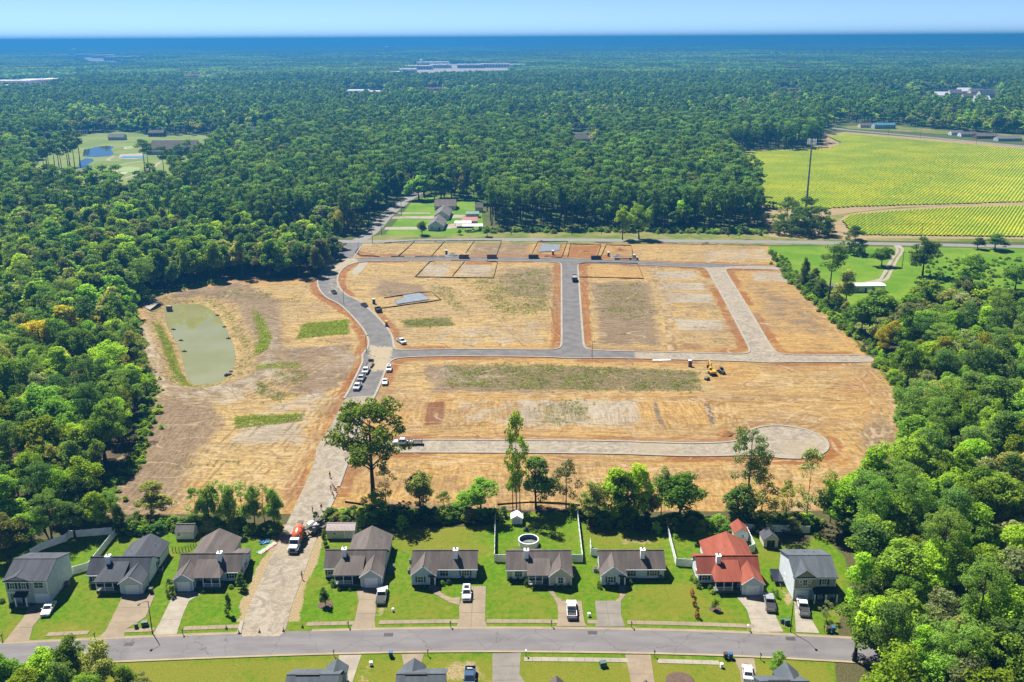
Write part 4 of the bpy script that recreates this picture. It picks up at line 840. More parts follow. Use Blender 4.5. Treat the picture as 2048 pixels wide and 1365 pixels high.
def door(h, x, y, z0, w=0.95, hh=2.05, m='door_dark'):
    b = MB(); b.box(x - w / 2, x + w / 2, y - 0.04, y, z0, z0 + hh); o = b.build('door', m, h); f = MB(); f.box(x - w / 2 - 0.1, x - w / 2, y - 0.07, y, z0, z0 + hh + 0.1); f.box(x + w / 2, x + w / 2 + 0.1, y - 0.07, y, z0, z0 + hh + 0.1); f.box(x - w / 2, x + w / 2, y - 0.07, y, z0 + hh, z0 + hh + 0.1); f.build('frame', 'trim_white', o); k = MB(); k.box(x + w / 2 - 0.14, x + w / 2 - 0.08, y - 0.09, y - 0.04, z0 + 0.95, z0 + 1.02); k.build('handle', 'metal_grey', o)
def chimney(h, x, y, z0, z1, m='trim_white', w=0.75):
    b = MB(); b.box(x - w, x + w * 0.2, y - w * 0.7, y + w * 0.7, z0, z1); o = b.build('chimney', m, h)
    c = MB(); c.box(x - w - 0.08, x + w * 0.2 + 0.08, y - w * 0.7 - 0.08, y + w * 0.7 + 0.08, z1, z1 + 0.1); c.build('cap', 'trim_white', o)
    q = MB(); q.tube((x - w * 0.4, y, z1 + 0.1), (x - w * 0.4, y, z1 + 0.42), 0.13, 0.13, 8); q.box(x - w * 0.4 - 0.2, x - w * 0.4 + 0.2, y - 0.2, y + 0.2, z1 + 0.42, z1 + 0.48); q.build('flue', 'metal_black', o)
def roof_x(b, x0, x1, yf, yb, ze, zr, yr=None, oh=0.4, og=0.3, t=0.16):
    """gable roof with its ridge along x"""
    yr = (yf + yb) / 2 if yr is None else yr; sf = (zr - ze) / (yr - yf); sb = (zr - ze) / (yb - yr)
    b.slab([(x0 - og, yf - oh, ze - oh * sf + t), (x1 + og, yf - oh, ze - oh * sf + t), (x1 + og, yr, zr + t), (x0 - og, yr, zr + t)], t)
    b.slab([(x0 - og, yr, zr + t), (x1 + og, yr, zr + t), (x1 + og, yb + oh, ze - oh * sb + t), (x0 - og, yb + oh, ze - oh * sb + t)], t)
    b.box(x0 - og, x1 + og, yr - 0.13, yr + 0.13, zr + t - 0.05, zr + t + 0.035)
    return sf
def roof_y(b, x0, x1, y0, y1, ze, zr, oh=0.35, og=0.3, t=0.15, yv=None, xr=None):
    """gable roof with its ridge along y from y0 to y1; yv = where its eaves end (valley)"""
    xm = (x0 + x1) / 2 if xr is None else xr; yv = y1 if yv is None else yv
    for xe, s in ((x0, -1), (x1, 1)):
        sl = (zr - ze) / abs(xm - xe); e = (xe + s * oh, ze - oh * sl + t); ya, yb_ = (y0 - og, yv)
        q = [(e[0], ya, e[1]), (e[0], yb_, e[1]), (xm, y1, zr + t), (xm, ya, zr + t)]
        b.slab(q if s < 0 else q[::-1], t)
    b.box(xm - 0.12, xm + 0.12, y0 - og, y1, zr + t - 0.06, zr + t + 0.03)
def walls_x(b, x0, x1, yf, yb, ze, zr, z0=0.0, yr=None):
    yr = (yf + yb) / 2 if yr is None else yr; b.extrude([(yf, z0), (yf, ze), (yr, zr), (yb, ze), (yb, z0)], 'x', x0, x1)
def walls_y(b, x0, x1, y0, y1, ze, zr, z0=0.0, xr=None):
    xm = (x0 + x1) / 2 if xr is None else xr; b.extrude([(x0, z0), (x0, ze), (xm, zr), (x1, ze), (x1, z0)], 'y', y0, y1)
def posts(h, xs, y, z0, z1, m='trim_white', r=0.07):
    for x in xs: b = MB(); b.box(x - r, x + r, y - r, y + r, z0, z1); b.build('post', m, h)
def railing(h, x0, x1, y, z0, m='trim_white', hh=0.85):
    b = MB(); b.box(x0, x1, y - 0.04, y + 0.04, z0 + hh - 0.07, z0 + hh); b.box(x0, x1, y - 0.03, y + 0.03, z0 + 0.1, z0 + 0.16); n = int((x1 - x0) / 0.22)
    for k in range(1, n): x = x0 + (x1 - x0) * k / n; b.box(x - 0.025, x + 0.025, y - 0.02, y + 0.02, z0 + 0.16, z0 + hh - 0.07)
    b.build('railing', m, h)

def ranch(name, label, X, wall, roof, spec):
    """single-storey house; all measures in metres in the house's own frame (x right, y away from the street)"""
    x0, yf = X; h = thing(name, label, 'house', (x0, yf, 0)); S = spec
    w, ym, yb, yr, ze, zr = S['w'], S['ym'], S['yb'], S['yr'], S.get('ze', 2.75), S.get('zr', 5.05); z0 = 0.35
    b = MB(); walls_x(b, 0, w, ym, yb, ze, zr, z0, yr); o = b.build('wall', wall, h)
    fb = MB(); fb.box(-0.02, w + 0.02, ym - 0.02, yb + 0.02, -0.1, z0)
    r = MB(); sf = roof_x(r, 0, w, ym, yb, ze, zr, yr)
    for g in S.get('gables', []):
        gx0, gx1, gy, gz = g[:4]; wg = MB(); walls_y(wg, gx0, gx1, gy, ym + 0.3, ze, gz - 0.02, z0 if len(g) < 5 else 0.1); wg.build('wall', g[5] if len(g) > 5 else wall, h); fb.box(gx0 - 0.015, gx1 + 0.015, gy - 0.015, ym, -0.1, z0 if len(g) < 5 else 0.1)
        yi = ym + (gz - ze) / sf; roof_y(r, gx0, gx1, gy, yi, ze, gz, yv=ym + 0.25)
        tm = MB(); xm = (gx0 + gx1) / 2     # white rake boards and corner boards
        for xe, s in ((gx0 - 0.35, -1), (gx1 + 0.35, 1)):
            ez = ze - 0.35 * (gz - ze) / (xm - gx0); tm.slab([(xe, gy - 0.36, ez + 0.12), (xe, gy - 0.302, ez + 0.12), (xm, gy - 0.302, gz + 0.12), (xm, gy - 0.36, gz + 0.12)] if s > 0 else [(xm, gy - 0.36, gz + 0.12), (xm, gy - 0.302, gz + 0.12), (xe, gy - 0.302, ez + 0.12), (xe, gy - 0.36, ez + 0.12)], 0.2)
        for xe in (gx0, gx1): tm.box(xe - 0.08, xe + 0.08, gy - 0.03, gy - 0.003, z0, ze)
        tm.build('trim', 'trim_white', h)
    for g in S.get('backs', []):
        gx0, gx1, gy, gz, xr = g; wg = MB(); walls_y(wg, gx0, gx1, yb - 0.3, gy, ze, gz - 0.02, z0, xr); wg.build('wall', wall, h); fb.box(gx0 - 0.01, gx1 + 0.01, yb, gy + 0.01, -0.1, z0)
        q = MB()
        xm = (gx0 + gx1) / 2 if xr is None else xr
        for xe, s in ((gx0, -1), (gx1, 1)):
            sl = (gz - ze) / abs(xm - xe); e = (xe + s * 0.35, ze - 0.35 * sl + 0.15); sb = (zr - ze) / (yb - yr); yi = yr + (zr - gz) / sb
            p = [(e[0], yb - 0.25, e[1]), (e[0], gy + 0.3, e[1]), (xm, gy + 0.3, gz + 0.15), (xm, yi, gz + 0.15)]; q.slab(p if s < 0 else p[::-1], 0.15)
        q.build('roof', roof, h)
    for g in S.get('sheds', []):      # low rear roof over an added room: x0,x1,depth
        gx0, gx1, gd = g; wg = MB(); wg.box(gx0 + 0.05, gx1 - 0.05, yb - 0.1, yb + gd - 0.2, z0, ze - 0.55); wg.build('wall', wall, h); q = MB(); q.slab([(gx0 - 0.2, yb - 0.6, ze + 0.35), (gx1 + 0.2, yb - 0.6, ze + 0.35), (gx1 + 0.2, yb + gd, ze - 0.35), (gx0 - 0.2, yb + gd, ze - 0.35)], 0.14); q.build('roof', roof, h)
    if 'porch' in S:
        px0, px1, py = S['porch']; k = (ym - py) + 0.35; yt = ym + 1.9; zt = ze + 1.9 * sf; ze2 = ze - 0.05
        hip = S.get('hip', 0)
        a0, a1 = px0 - 0.25, px1 + 0.25; ztop = zt + 0.22
        top = [(a0 + (1.5 if hip < 0 else 0), yt, ztop), (a1 - (1.5 if hip > 0 else 0), yt, ztop)]
        q = MB(); q.slab([(a0, py - 0.35, ze2 + 0.1), (a1, py - 0.35, ze2 + 0.1), top[1], top[0]], 0.14)
        if hip < 0: q.slab([(a0, ym + 0.2, ze2 + 0.12), (a0, py - 0.35, ze2 + 0.1), top[0], (a0 + 1.5, yt, ztop)], 0.12)
        if hip > 0: q.slab([(a1, py - 0.35, ze2 + 0.1), (a1, ym + 0.2, ze2 + 0.12), (a1 - 1.5, yt, ztop), top[1]], 0.12)
        q.build('roof', roof, h)
        fl = MB(); fl.box(px0, px1, py, ym - 0.025, 0.0, 0.42); fl.build('porch_floor', 'concrete_grey', h)
        xs = np.linspace(px0 + 0.12, px1 - 0.12, S.get('np', 4)); posts(h, xs, py + 0.12, 0.42, ze2 - 0.02)
        bm = MB(); bm.box(px0, px1, py + 0.02, py + 0.2, ze2 - 0.2, ze2 - 0.02); bm.build('porch_beam', 'trim_white', h)
        for a, c in S.get('rails', []): railing(h, a, c, py + 0.12, 0.42)
        if 'steps' in S:
            sx = S['steps']; st = MB(); st.box(sx - 0.7, sx + 0.7, py - 0.34, py - 0.003, 0, 0.28); st.box(sx - 0.7, sx + 0.7, py - 0.68, py - 0.343, 0, 0.14); st.build('steps', 'brick', h)
    fb.build('foundation', 'brick', h)
    r.build('roof', roof, h)
    fa = MB(); fa.box(-0.3, w + 0.3, ym - 0.47, ym - 0.41, ze - 0.4 * sf - 0.06, ze - 0.4 * sf + 0.13)
    fa.build('gutter', 'trim_white', h)
    if 'chim' in S: c = S['chim']; chimney(h, c[0], c[1], ze, c[2] if len(c) > 2 else zr + 0.95)
    for a in S.get('win', []): window(h, *a)
    for a in S.get('swin', []): side_window(h, *a)
    for a in S.get('doors', []): door(h, *a)
    for a in S.get('garage', []): garage_door(h, *a)
    for i, a in enumerate(S.get('vents', [])):
        v = MB(); v.tube((a[0], a[1], a[2]), (a[0], a[1], a[2] + 0.45), 0.05, 0.05, 6); v.build('vent_pipe', 'metal_grey', h)
    return h
WIN = (1.0, 1.35)
ranch('ranch_house', 'pale ranch house with slate roof beside the leftmost two-storey house', (-89.0, 171.3), 'siding_white', 'roof_slate',
      dict(w=12.4, ym=3.5, yb=9.9, yr=6.3, backs=[(4.6, 12.4, 16.2, 4.9, 8.7)], gables=[(8.0, 12.4, 0.0, 4.25, 1)], porch=(2.6, 8.0, 0.6), hip=-1, np=4, rails=[(2.7, 6.0)], chim=(4.2, 5.2), win=[(1.3, 3.5, 1.0, 1.0, 1.3, 'shutter_black'), (5.0, 3.48, 1.0, 1.3, 1.2)], doors=[(7.2, 3.48, 0.42)], garage=[(9.2, 11.6, 0.0, 0.05, 2.15)], swin=[(12.4, 9.5, 1.1, 0.9, 1.2, 1, 'shutter_black')], vents=[(6.5, 10.5, 3.9), (10.8, 13, 3.9)]))
ranch('ranch_house', 'pale blue ranch house with brown roof, just left of the dirt road', (-70.3, 172.3), 'siding_blue', 'roof_brown',
      dict(w=12.7, ym=3.4, yb=10.2, yr=6.4, backs=[(0.9, 9.2, 17.2, 4.95, 4.7)], sheds=[(9.3, 12.6, 3.0)], gables=[(0.0, 3.9, 0.0, 4.2, 1)], porch=(3.9, 9.3, 0.9), hip=1, np=4, rails=[(5.5, 9.2)], chim=(8.6, 5.3), win=[(11.0, 3.4, 1.0, 1.0, 1.3, 'shutter_black'), (7.4, 3.38, 1.0, 1.3, 1.2)], doors=[(5.0, 3.38, 0.42)], garage=[(0.75, 3.15, 0.0, 0.05, 2.15)], swin=[(12.7, 5.0, 1.0, 0.9, 1.2, 1, 'shutter_black'), (12.7, 8.2, 1.0, 0.8, 1.1, 1, 'shutter_black')], vents=[(3.5, 12, 4.2), (6.5, 11, 4.0)]))
ranch('ranch_house', 'grey ranch house with brown roof and garage, just right of the dirt road', (-39.8, 173.3), 'siding_pale', 'roof_brown',
      dict(w=12.4, ym=3.6, yb=10.2, yr=6.7, backs=[(4.2, 12.5, 17.0, 4.95, 8.2)], sheds=[(0.6, 4.0, 1.6)], gables=[(8.1, 12.4, 0.0, 4.3, 1)], porch=(2.4, 8.1, 0.6), hip=-1, np=4, rails=[(2.5, 6.0)], chim=(4.2, 5.6), win=[(1.1, 3.6, 1.0, 1.1, 1.4, 'shutter_grey'), (4.6, 3.58, 1.0, 1.4, 1.2)], doors=[(7.0, 3.58, 0.42)], garage=[(9.0, 11.4, 0.0, 0.05, 2.2)], swin=[(12.4, 6.0, 1.0, 0.9, 1.2, 1), (12.5, 12.0, 1.0, 0.9, 1.2, 1)], vents=[(7.5, 12, 4.4), (10.2, 11, 3.9), (10.6, 14.0, 3.8)]))
def small_ranch(label, x0, yf, wall, dx=0.0):
    return ranch('ranch_house', label, (x0, yf), wall, 'roof_brown',
      dict(w=13.4, ym=2.5, yb=9.2, yr=5.8, zr=5.0, gables=[(0.0, 5.0, 0.0, 4.75), (0.0, 3.7, -0.65, 3.95)] if False else [(0.0, 4.9, 0.0, 4.75)], sheds=[(1.0, 3.6, 1.2), (6.4, 12.4, 1.5)], chim=(9.3, 4.6),
           win=[(1.85, 0.0, 0.95, 1.05, 1.3, 'shutter_grey'), (6.6, 2.5, 0.9, 1.7, 1.5, None, 3), (11.1, 2.5, 0.95, 1.5, 1.3, 'shutter_grey', 3)], doors=[(4.25, 0.0, 0.4, 0.9, 2.0)], vents=[(5.8, 7.8, 4.0)]))
h5 = small_ranch('light blue ranch house with brown roof behind the white suv', -21.2, 173.8, 'siding_blue')
h7 = small_ranch('white ranch house with brown roof between tan house and red-roofed house', 18.4, 173.4, 'siding_white')
for h_ in (h5, h7):      # little hood over the entry and stone surround
    b = MB(); b.slab([(3.45, -0.55, 2.62), (5.2, -0.55, 2.42), (5.2, 0.3, 2.42), (3.45, 0.3, 2.62)], 0.1); b.build('entry_hood', 'roof_brown', h_)
    b = MB(); b.box(3.5, 5.0, -0.9, -0.01, 0.0, 0.36); b.box(3.7, 4.8, -1.25, -0.903, 0, 0.18); b.build('steps', 'concrete_grey', h_)
    b = MB(); b.tube((6.6, 2.44, 2.42), (6.6, 2.49, 2.42), 0.85, 0.85, 16); b.build('arched_window', 'window_glass', h_) if False else None
ranch('ranch_house', 'tan ranch house with white shutters in front of the round pool', (-1.3, 173.2), 'siding_tan', 'roof_brown',
      dict(w=13.4, ym=2.6, yb=9.2, yr=6.1, zr=5.0, gables=[(8.9, 13.4, 0.0, 4.6)], porch=(4.4, 8.9, 0.2), np=4, rails=[(4.5, 7.4)], steps=8.1, sheds=[(1.2, 7.3, 2.3), (10.4, 12.9, 1.3)], chim=(4.4, 4.9), win=[(2.4, 2.6, 0.95, 1.5, 1.3, 'trim_white', 3), (11.15, 0.0, 0.95, 1.0, 1.3, 'trim_white'), (5.9, 2.58, 0.95, 1.5, 1.3)], doors=[(8.1, 2.58, 0.42, 0.95, 2.05, 'trim_white')]))
ranch('ranch_house', 'white ranch house with bright red shingle roof, porch and garage', (38.6, 169.8), 'siding_white', 'roof_red',
      dict(w=12.6, ym=4.2, yb=10.3, yr=6.9, backs=[(2.9, 12.6, 17.0, 4.95, 8.4)], sheds=[(0.1, 3.4, 2.2)], gables=[(8.3, 12.5, 0.0, 4.3, 1)], porch=(2.9, 8.3, 0.9), hip=-1, np=4, rails=[(3.0, 6.7)], chim=(4.6, 5.6), win=[(1.4, 4.2, 1.0, 1.1, 1.35, 'shutter_black'), (4.4, 4.18, 0.95, 1.3, 1.2), (6.4, 4.18, 0.95, 1.0, 1.2)], doors=[(7.6, 4.18, 0.42)], garage=[(9.2, 11.6, 0.0, 0.05, 2.15)], swin=[(0.0, 6.2, 1.0, 0.9, 1.2, -1)], vents=[(7.0, 12, 4.3), (6.3, 10.6, 4.0), (10.6, 13, 3.9)]))

def two_storey(label, x0, yf, wall, wall2, roof, gab, garage_x, porch_x, win):
    h = thing('two_storey_house', label, 'house', (x0, yf, 0)); w, yb, yr, ze, zr = 8.3, 10.4, 4.9, 5.4, 7.3
    b = MB(); walls_x(b, 0, w, 0, yb, ze, zr, 0.1, yr); b.build('wall', wall, h)
    s = MB(); s.box(-0.06, -0.004, 0.05, yb - 0.05, 0.1, ze - 0.1)
    r = MB(); sf = roof_x(r, 0, w, 0, yb, ze, zr, yr); gx0, gx1, gz = gab; yi = (gz - ze) / sf; roof_y(r, gx0, gx1, -0.25, yi, ze, gz, yv=0.3); r.build('roof', roof, h)
    g = MB(); walls_y(g, gx0, gx1, -0.25, 0.3, ze, gz - 0.02, 2.75); g.build('wall', wall2, h)
    f = MB(); f.box(-0.02, w + 0.02, -0.02, yb + 0.02, -0.1, 0.1); f.build('foundation', 'concrete_grey', h)
    t = MB()
    for xe in (0.0, w): t.box(xe - 0.09, xe + 0.09, -0.04, -0.003, 0.1, ze - 0.2)
    t.box(-0.3, w + 0.3, -0.47, -0.41, ze - 0.3, ze - 0.12); t.box(gx0, gx1, -0.3, -0.253, 2.68, 2.86); t.build('trim', 'trim_white', h)
    garage_door(h, garage_x, garage_x + 2.45, 0.0, 0.05, 2.15)
    p0, p1, py = porch_x; c = MB(); c.slab([(p0, py, 2.45), (p1, py, 2.45), (p1, 0.05, 3.15), (p0, 0.05, 3.15)], 0.12); c.build('porch_roof', 'metal_black', h)
    posts(h, [p0 + 0.25, p1 - 0.25] + ([(p0 + p1) / 2] if p1 - p0 > 4 else []), py + 0.25, 0.15, 2.36, r=0.12); fl = MB(); fl.box(p0, p1, py, -0.025, 0, 0.15); fl.build('porch_floor', 'concrete_tan', h)
    door(h, p0 + (1.35 if p1 - p0 < 4 else 0.9), 0.0, 0.15); 
    for a in win: window(h, *a)
    for k in range(3): v = MB(); v.tube((2 + 2 * k, 7.6, 6.2), (2 + 2 * k, 7.6, 6.75), 0.06, 0.06, 6); v.build('vent_pipe', 'metal_black', h)
    side_window(h, 0 if x0 > 0 else w, 6.5, 1.0, 0.8, 1.1, -1 if x0 > 0 else 1)
    return h
h1 = two_storey('grey two-storey house with slate roof, at the left end of the row', -102.6, 168.2, 'siding_pale', 'siding_grey', 'roof_slate', (0.0, 5.0, 6.35), 5.6, (1.9, 4.6, -1.6), [(1.4, -0.25, 3.6, 0.9, 1.3, 'shutter_black'), (3.7, -0.25, 3.6, 0.9, 1.3, 'shutter_black'), (6.6, 0.0, 3.6, 1.8, 1.3), (1.0, 0.0, 0.9, 0.9, 1.3)])
h9 = two_storey('grey-blue two-storey house with dark porch roof at the right end', 56.8, 167.9, 'siding_slate', 'siding_taupe', 'roof_bluegrey', (0.0, 4.1, 6.9), 0.45, (3.6, 8.6, -1.7), [(2.05, -0.25, 3.5, 0.8, 1.3), (1.15, -0.25, 4.1, 0.45, 0.6), (2.95, -0.25, 4.1, 0.45, 0.6), (6.0, 0.0, 3.6, 0.9, 1.3, 'shutter_black'), (6.3, 0.0, 0.8, 0.9, 1.3)])
for h_, s_ in ((h1, 1), (h9, -1)):     # the side walls are clad in white
    b = MB(); x = 8.3 if s_ > 0 else 0.0
    a, c = sorted((x + 0.003 * s_, x + 0.03 * s_)); b.extrude([(0.0, 0.1), (0.0, 5.38), (4.9, 7.28), (10.4, 5.38), (10.4, 0.1)], 'x', a, c); b.build('side_cladding', 'siding_white', h_)

# front-row houses: only their back roofs rise into the picture
def front_row(label, pts, xr, roof='roof_bluegrey', hipx=None):
    """pts: survey points of the far eave (left, right) at 2.7 m and the cross gable ridge point"""
    (lx, ly), (rx, ry) = pts; a = gp(lx, ly, 2.9); c = gp(rx, ry, 2.9); yb = (a[1] + c[1]) / 2; w = c[0] - a[0]
    h = thing('ranch_house', label, 'house', (a[0], yb - 9.5, 0)); b = MB(); walls_x(b, 0.3, w - 0.3, 0, 9.2, 2.75, 5.2, 0.3); b.build('wall', 'siding_pale', h); r = MB(); roof_x(r, 0.3, w - 0.3, 0, 9.2, 2.75, 5.2)
    g0, g1, out, gz = xr; q = MB(); walls_y(q, g0 + 0.3, g1 - 0.3, 8.5, 9.2 + out, 2.75, gz - 0.02, 0.3); q.build('wall', 'siding_pale', h)
    xm = (g0 + g1) / 2
    for xe, s in ((g0, -1), (g1, 1)):
        p = [(xe, 8.6, 2.75), (xe, 9.5 + out, 2.75), (xm, 9.5 + out, gz + 0.15), (xm, 4.9, gz + 0.15)]; r.slab(p if s < 0 else p[::-1], 0.15)
    r.build('roof', roof, h); f = MB(); f.box(0.28, w - 0.28, -0.02, 9.22, -0.1, 0.3); f.build('foundation', 'brick', h)
    v = MB(); v.box(1.5, w * 0.62, 4.35, 4.85, 5.2, 5.42); v.build('ridge_vent', 'metal_black', h)
    return h
front_row('grey-roofed house at the bottom edge, below the dirt road', ((588, 1337), (690, 1337)), (5.6, 9.6, 0.9, 4.2))
front_row('grey-roofed house at the bottom edge, left of the dark pickup', ((800, 1336), (896, 1336)), (0.4, 4.6, 0.9, 4.2))
front_row('brown-roofed house at the bottom edge with only its roof tip in view', ((1062, 1381), (1150, 1381)), (2.4, 6.4, 1.6, 4.6), 'roof_brown')
front_row('brown-roofed house at the bottom edge right of the tan concrete drive', ((1262, 1390), (1346, 1390)), (0.6, 4.6, 1.6, 4.6), 'roof_brown')
front_row('grey-roofed house at the bottom right, below the small round street tree', ((1503, 1350), (1600, 1350)), (4.0, 8.4, 1.2, 4.6))

# ------------------------------------------------------------------ driveways, walks and pavements, cut into slabs
def clip(poly, nx, ny, c):
    """keep the part of a polygon where nx*x+ny*y <= c"""
    out = []
    for i in range(len(poly)):
        p, q = poly[i], poly[(i + 1) % len(poly)]; dp_, dq = nx * p[0] + ny * p[1] - c, nx * q[0] + ny * q[1] - c
        if dp_ <= 0: out.append(p)
        if (dp_ <= 0) != (dq <= 0): t = dp_ / (dp_ - dq); out.append((p[0] + t * (q[0] - p[0]), p[1] + t * (q[1] - p[1])))
    return out
def slabs(name, pts, z, m, step=4.5, jx=None):
    """paving laid as slabs with open joints; the slabs are its pieces"""
    poly = [tuple(p) for p in G(pts)]; ys = [p[1] for p in poly]; y0, y1 = min(ys), max(ys); n = max(1, round((y1 - y0) / step)); c = np.mean(poly, 0)
    o = bpy.data.objects.new(name, None); COL.objects.link(o); o['kind'] = 'structure'; o.location = (c[0], c[1], 0)
    for k in range(n):
        a, e = y0 + (y1 - y0) * k / n + 0.025, y0 + (y1 - y0) * (k + 1) / n - 0.025; q = clip(clip(poly, 0, 1, e), 0, -1, -a)
        for r in ([q] if jx is None else [clip(q, 1, 0, jx - 0.025), clip(q, -1, 0, -jx - 0.025)]):
            if len(r) < 3: continue
            b = MB(); b.prism([(p[0] - c[0], p[1] - c[1]) for p in r][::-1] if np.cross(np.subtract(r[1], r[0]), np.subtract(r[2], r[1])) < 0 else [(p[0] - c[0], p[1] - c[1]) for p in r], -0.06, z); b.build('slab', m, o)
    return o
DRV = [([(57, 1215), (94, 1201), (101, 1220), (81, 1235), (66, 1253), (58, 1283), (8, 1285), (46, 1237)], 'concrete_tan'),
       ([(239, 1194), (249, 1188), (287, 1188), (311, 1187), (291, 1235), (250, 1260), (248, 1274), (195, 1276), (211, 1263), (243, 1198)], 'concrete_tan'),
       ([(357, 1184), (384, 1183), (405, 1186), (378, 1203), (368, 1225), (357, 1256), (354, 1268), (305, 1271), (320, 1245), (343, 1197)], 'concrete_pale'),
       ([(713, 1182), (732, 1175), (759, 1174), (751, 1197), (752, 1222), (749, 1242), (751, 1256), (702, 1257), (709, 1242), (718, 1202)], 'concrete_tan'),
       ([(942, 1173), (972, 1173), (970, 1242), (974, 1254), (913, 1254), (919, 1237), (918, 1215), (923, 1200), (942, 1190)], 'concrete_tan'), ([(1114, 1202), (1163, 1202), (1168, 1242), (1173, 1253), (1113, 1253), (1116, 1240), (1116, 1222)], 'concrete_tan'),
       ([(1190, 1202), (1229, 1202), (1242, 1204), (1242, 1230), (1250, 1254), (1190, 1254), (1194, 1240)], 'concrete_grey'), ([(1473, 1194), (1484, 1189), (1527, 1188), (1535, 1215), (1550, 1228), (1556, 1243), (1567, 1264), (1503, 1265), (1502, 1247), (1494, 1220)], 'concrete_pale'),
       ([(1588, 1194), (1612, 1194), (1618, 1215), (1625, 1242), (1639, 1267), (1592, 1265), (1590, 1235)], 'concrete_pale'),
       ([(678, 1311), (723, 1310), (705, 1365), (690, 1400), (676, 1400)], 'concrete_pale'), ([(803, 1309), (848, 1308), (842, 1330), (830, 1350), (810, 1340)], 'concrete_tan'), ([(985, 1308), (1042, 1306), (1039, 1349), (1050, 1366), (1060, 1390), (985, 1390)], 'concrete_grey'), ([(1250, 1310), (1301, 1310), (1309, 1365), (1312, 1390), (1266, 1390), (1258, 1345)], 'concrete_tan'), ([(1468, 1317), (1508, 1317), (1513, 1344), (1500, 1380), (1484, 1380), (1480, 1344)], 'concrete_tan')]
for i, (p, m) in enumerate(DRV): slabs('driveway', p, 0.035, m, 4.6, gp(944, 1220)[0] if i == 4 else gp(1216, 1230)[0] if i == 6 else None)
for p in ([(860, 1173), (874, 1173), (883, 1187), (903, 1197), (920, 1195), (919, 1211), (900, 1206), (868, 1188)], [(1094, 1180), (1105, 1179), (1114, 1194), (1124, 1200), (1115, 1211), (1107, 1195)], [(1239, 1176), (1252, 1175), (1250, 1192), (1241, 1204), (1230, 1203), (1240, 1194)]): slabs('walkway', p, 0.036, 'concrete_tan', 1.6)
def sidewalk(xa, xb, off, m):
    d = np.gradient(ST, axis=0); d /= np.linalg.norm(d, axis=1)[:, None]; n = np.c_[-d[:, 1], d[:, 0]]
    o = bpy.data.objects.new('sidewalk', None); COL.objects.link(o); o['kind'] = 'structure'
    L_ = ST + n * off; S_ = ST + n * (off + 1.25 * np.sign(off)); N_ = int((xb - xa) / 1.55)
    for k in range(N_):
        a, e = xa + (xb - xa) * k / N_ + 0.02, xa + (xb - xa) * (k + 1) / N_ - 0.02; f = lambda l, x: np.interp(x, l[:, 0], l[:, 1]); b = MB()
        q = [(a, f(L_, a)), (e, f(L_, e)), (e, f(S_, e)), (a, f(S_, a))]; b.prism(q if off > 0 else q[::-1], -0.05, 0.043 + 0.006 * random.random()); b.build('panel', m, o)
for a, e in ((-90, -82.2), (-75.5, -69.8), (-64.2, -53.0)): sidewalk(a, e, 5.3, 'concrete_tan')
for a, e in ((-40.5, -31.2), (-26.4, -10.7), (-5.3, 9.0), (14.5, 16.5), (22.3, 46.8)): sidewalk(a, e, 5.3, 'concrete_tan')
sidewalk(1.9, 21.0, -5.4, 'concrete_pale'); sidewalk(26.4, 37.6, -5.4, 'concrete_pale')
# ------------------------------------------------------------------ vehicles
CK = 0.7
def paint(name, c, rough=0.28, metal=0.0):
    t = NT(name); n = t.noise(t.objc(), 1.2, 3); t.out(t.mix(t.ramp(n, 0.3, 0.7), c, tuple(0.9 * x for x in c)), rough, 0.5, metal); t.p.inputs['Coat Weight'].default_value = 0.4; t.p.inputs['Coat Roughness'].default_value = 0.08
for n_, c_, m_ in (('paint_white', (0.86, 0.87, 0.88), 0), ('paint_silver', (0.52, 0.53, 0.55), 0.35), ('paint_grey', (0.33, 0.33, 0.34), 0.3), ('paint_black', (0.025, 0.03, 0.04), 0.1), ('paint_blue', (0.05, 0.12, 0.24), 0.2), ('paint_orange', (0.85, 0.15, 0.045), 0), ('paint_yellow', (0.80, 0.45, 0.02), 0), ('paint_maroon', (0.16, 0.045, 0.045), 0)): paint(n_, c_, 0.28, m_)
CK = 0.425
mat('rubber', (0.025, 0.025, 0.027), None, 3, 0.9, 0.1); mat('rim_metal', (0.5, 0.5, 0.52), None, 3, 0.35, 0.5, 0.7); mat('lamp_clear', (0.75, 0.75, 0.72), None, 3, 0.15, 0.6); mat('lamp_red', (0.45, 0.02, 0.02), None, 3, 0.2, 0.6); mat('plastic_dark', (0.05, 0.05, 0.055), None, 3, 0.7); mat('steel_dark', (0.12, 0.115, 0.11), (0.20, 0.17, 0.14), 2, 0.7, 0.4, 0.3); mat('cargo_tan', (0.42, 0.34, 0.24), (0.25, 0.2, 0.15), 2, 0.9)
def wheels(v, xs, half, r, wd=0.24, dual=()):
    for x in xs:
        for s in (-1, 1):
            y = s * (half - wd / 2); w_ = MB(); w_.tube((x, y - wd / 2, r), (x, y + wd / 2, r), r, r, 14); o = w_.build('wheel', 'rubber', v); q = MB(); yo = y + s * wd / 2; q.tube((x, yo - 0.01, r), (x, yo + 0.015 * s, r), r * 0.58, r * 0.5, 10); q.build('rim', 'rim_metal', o)
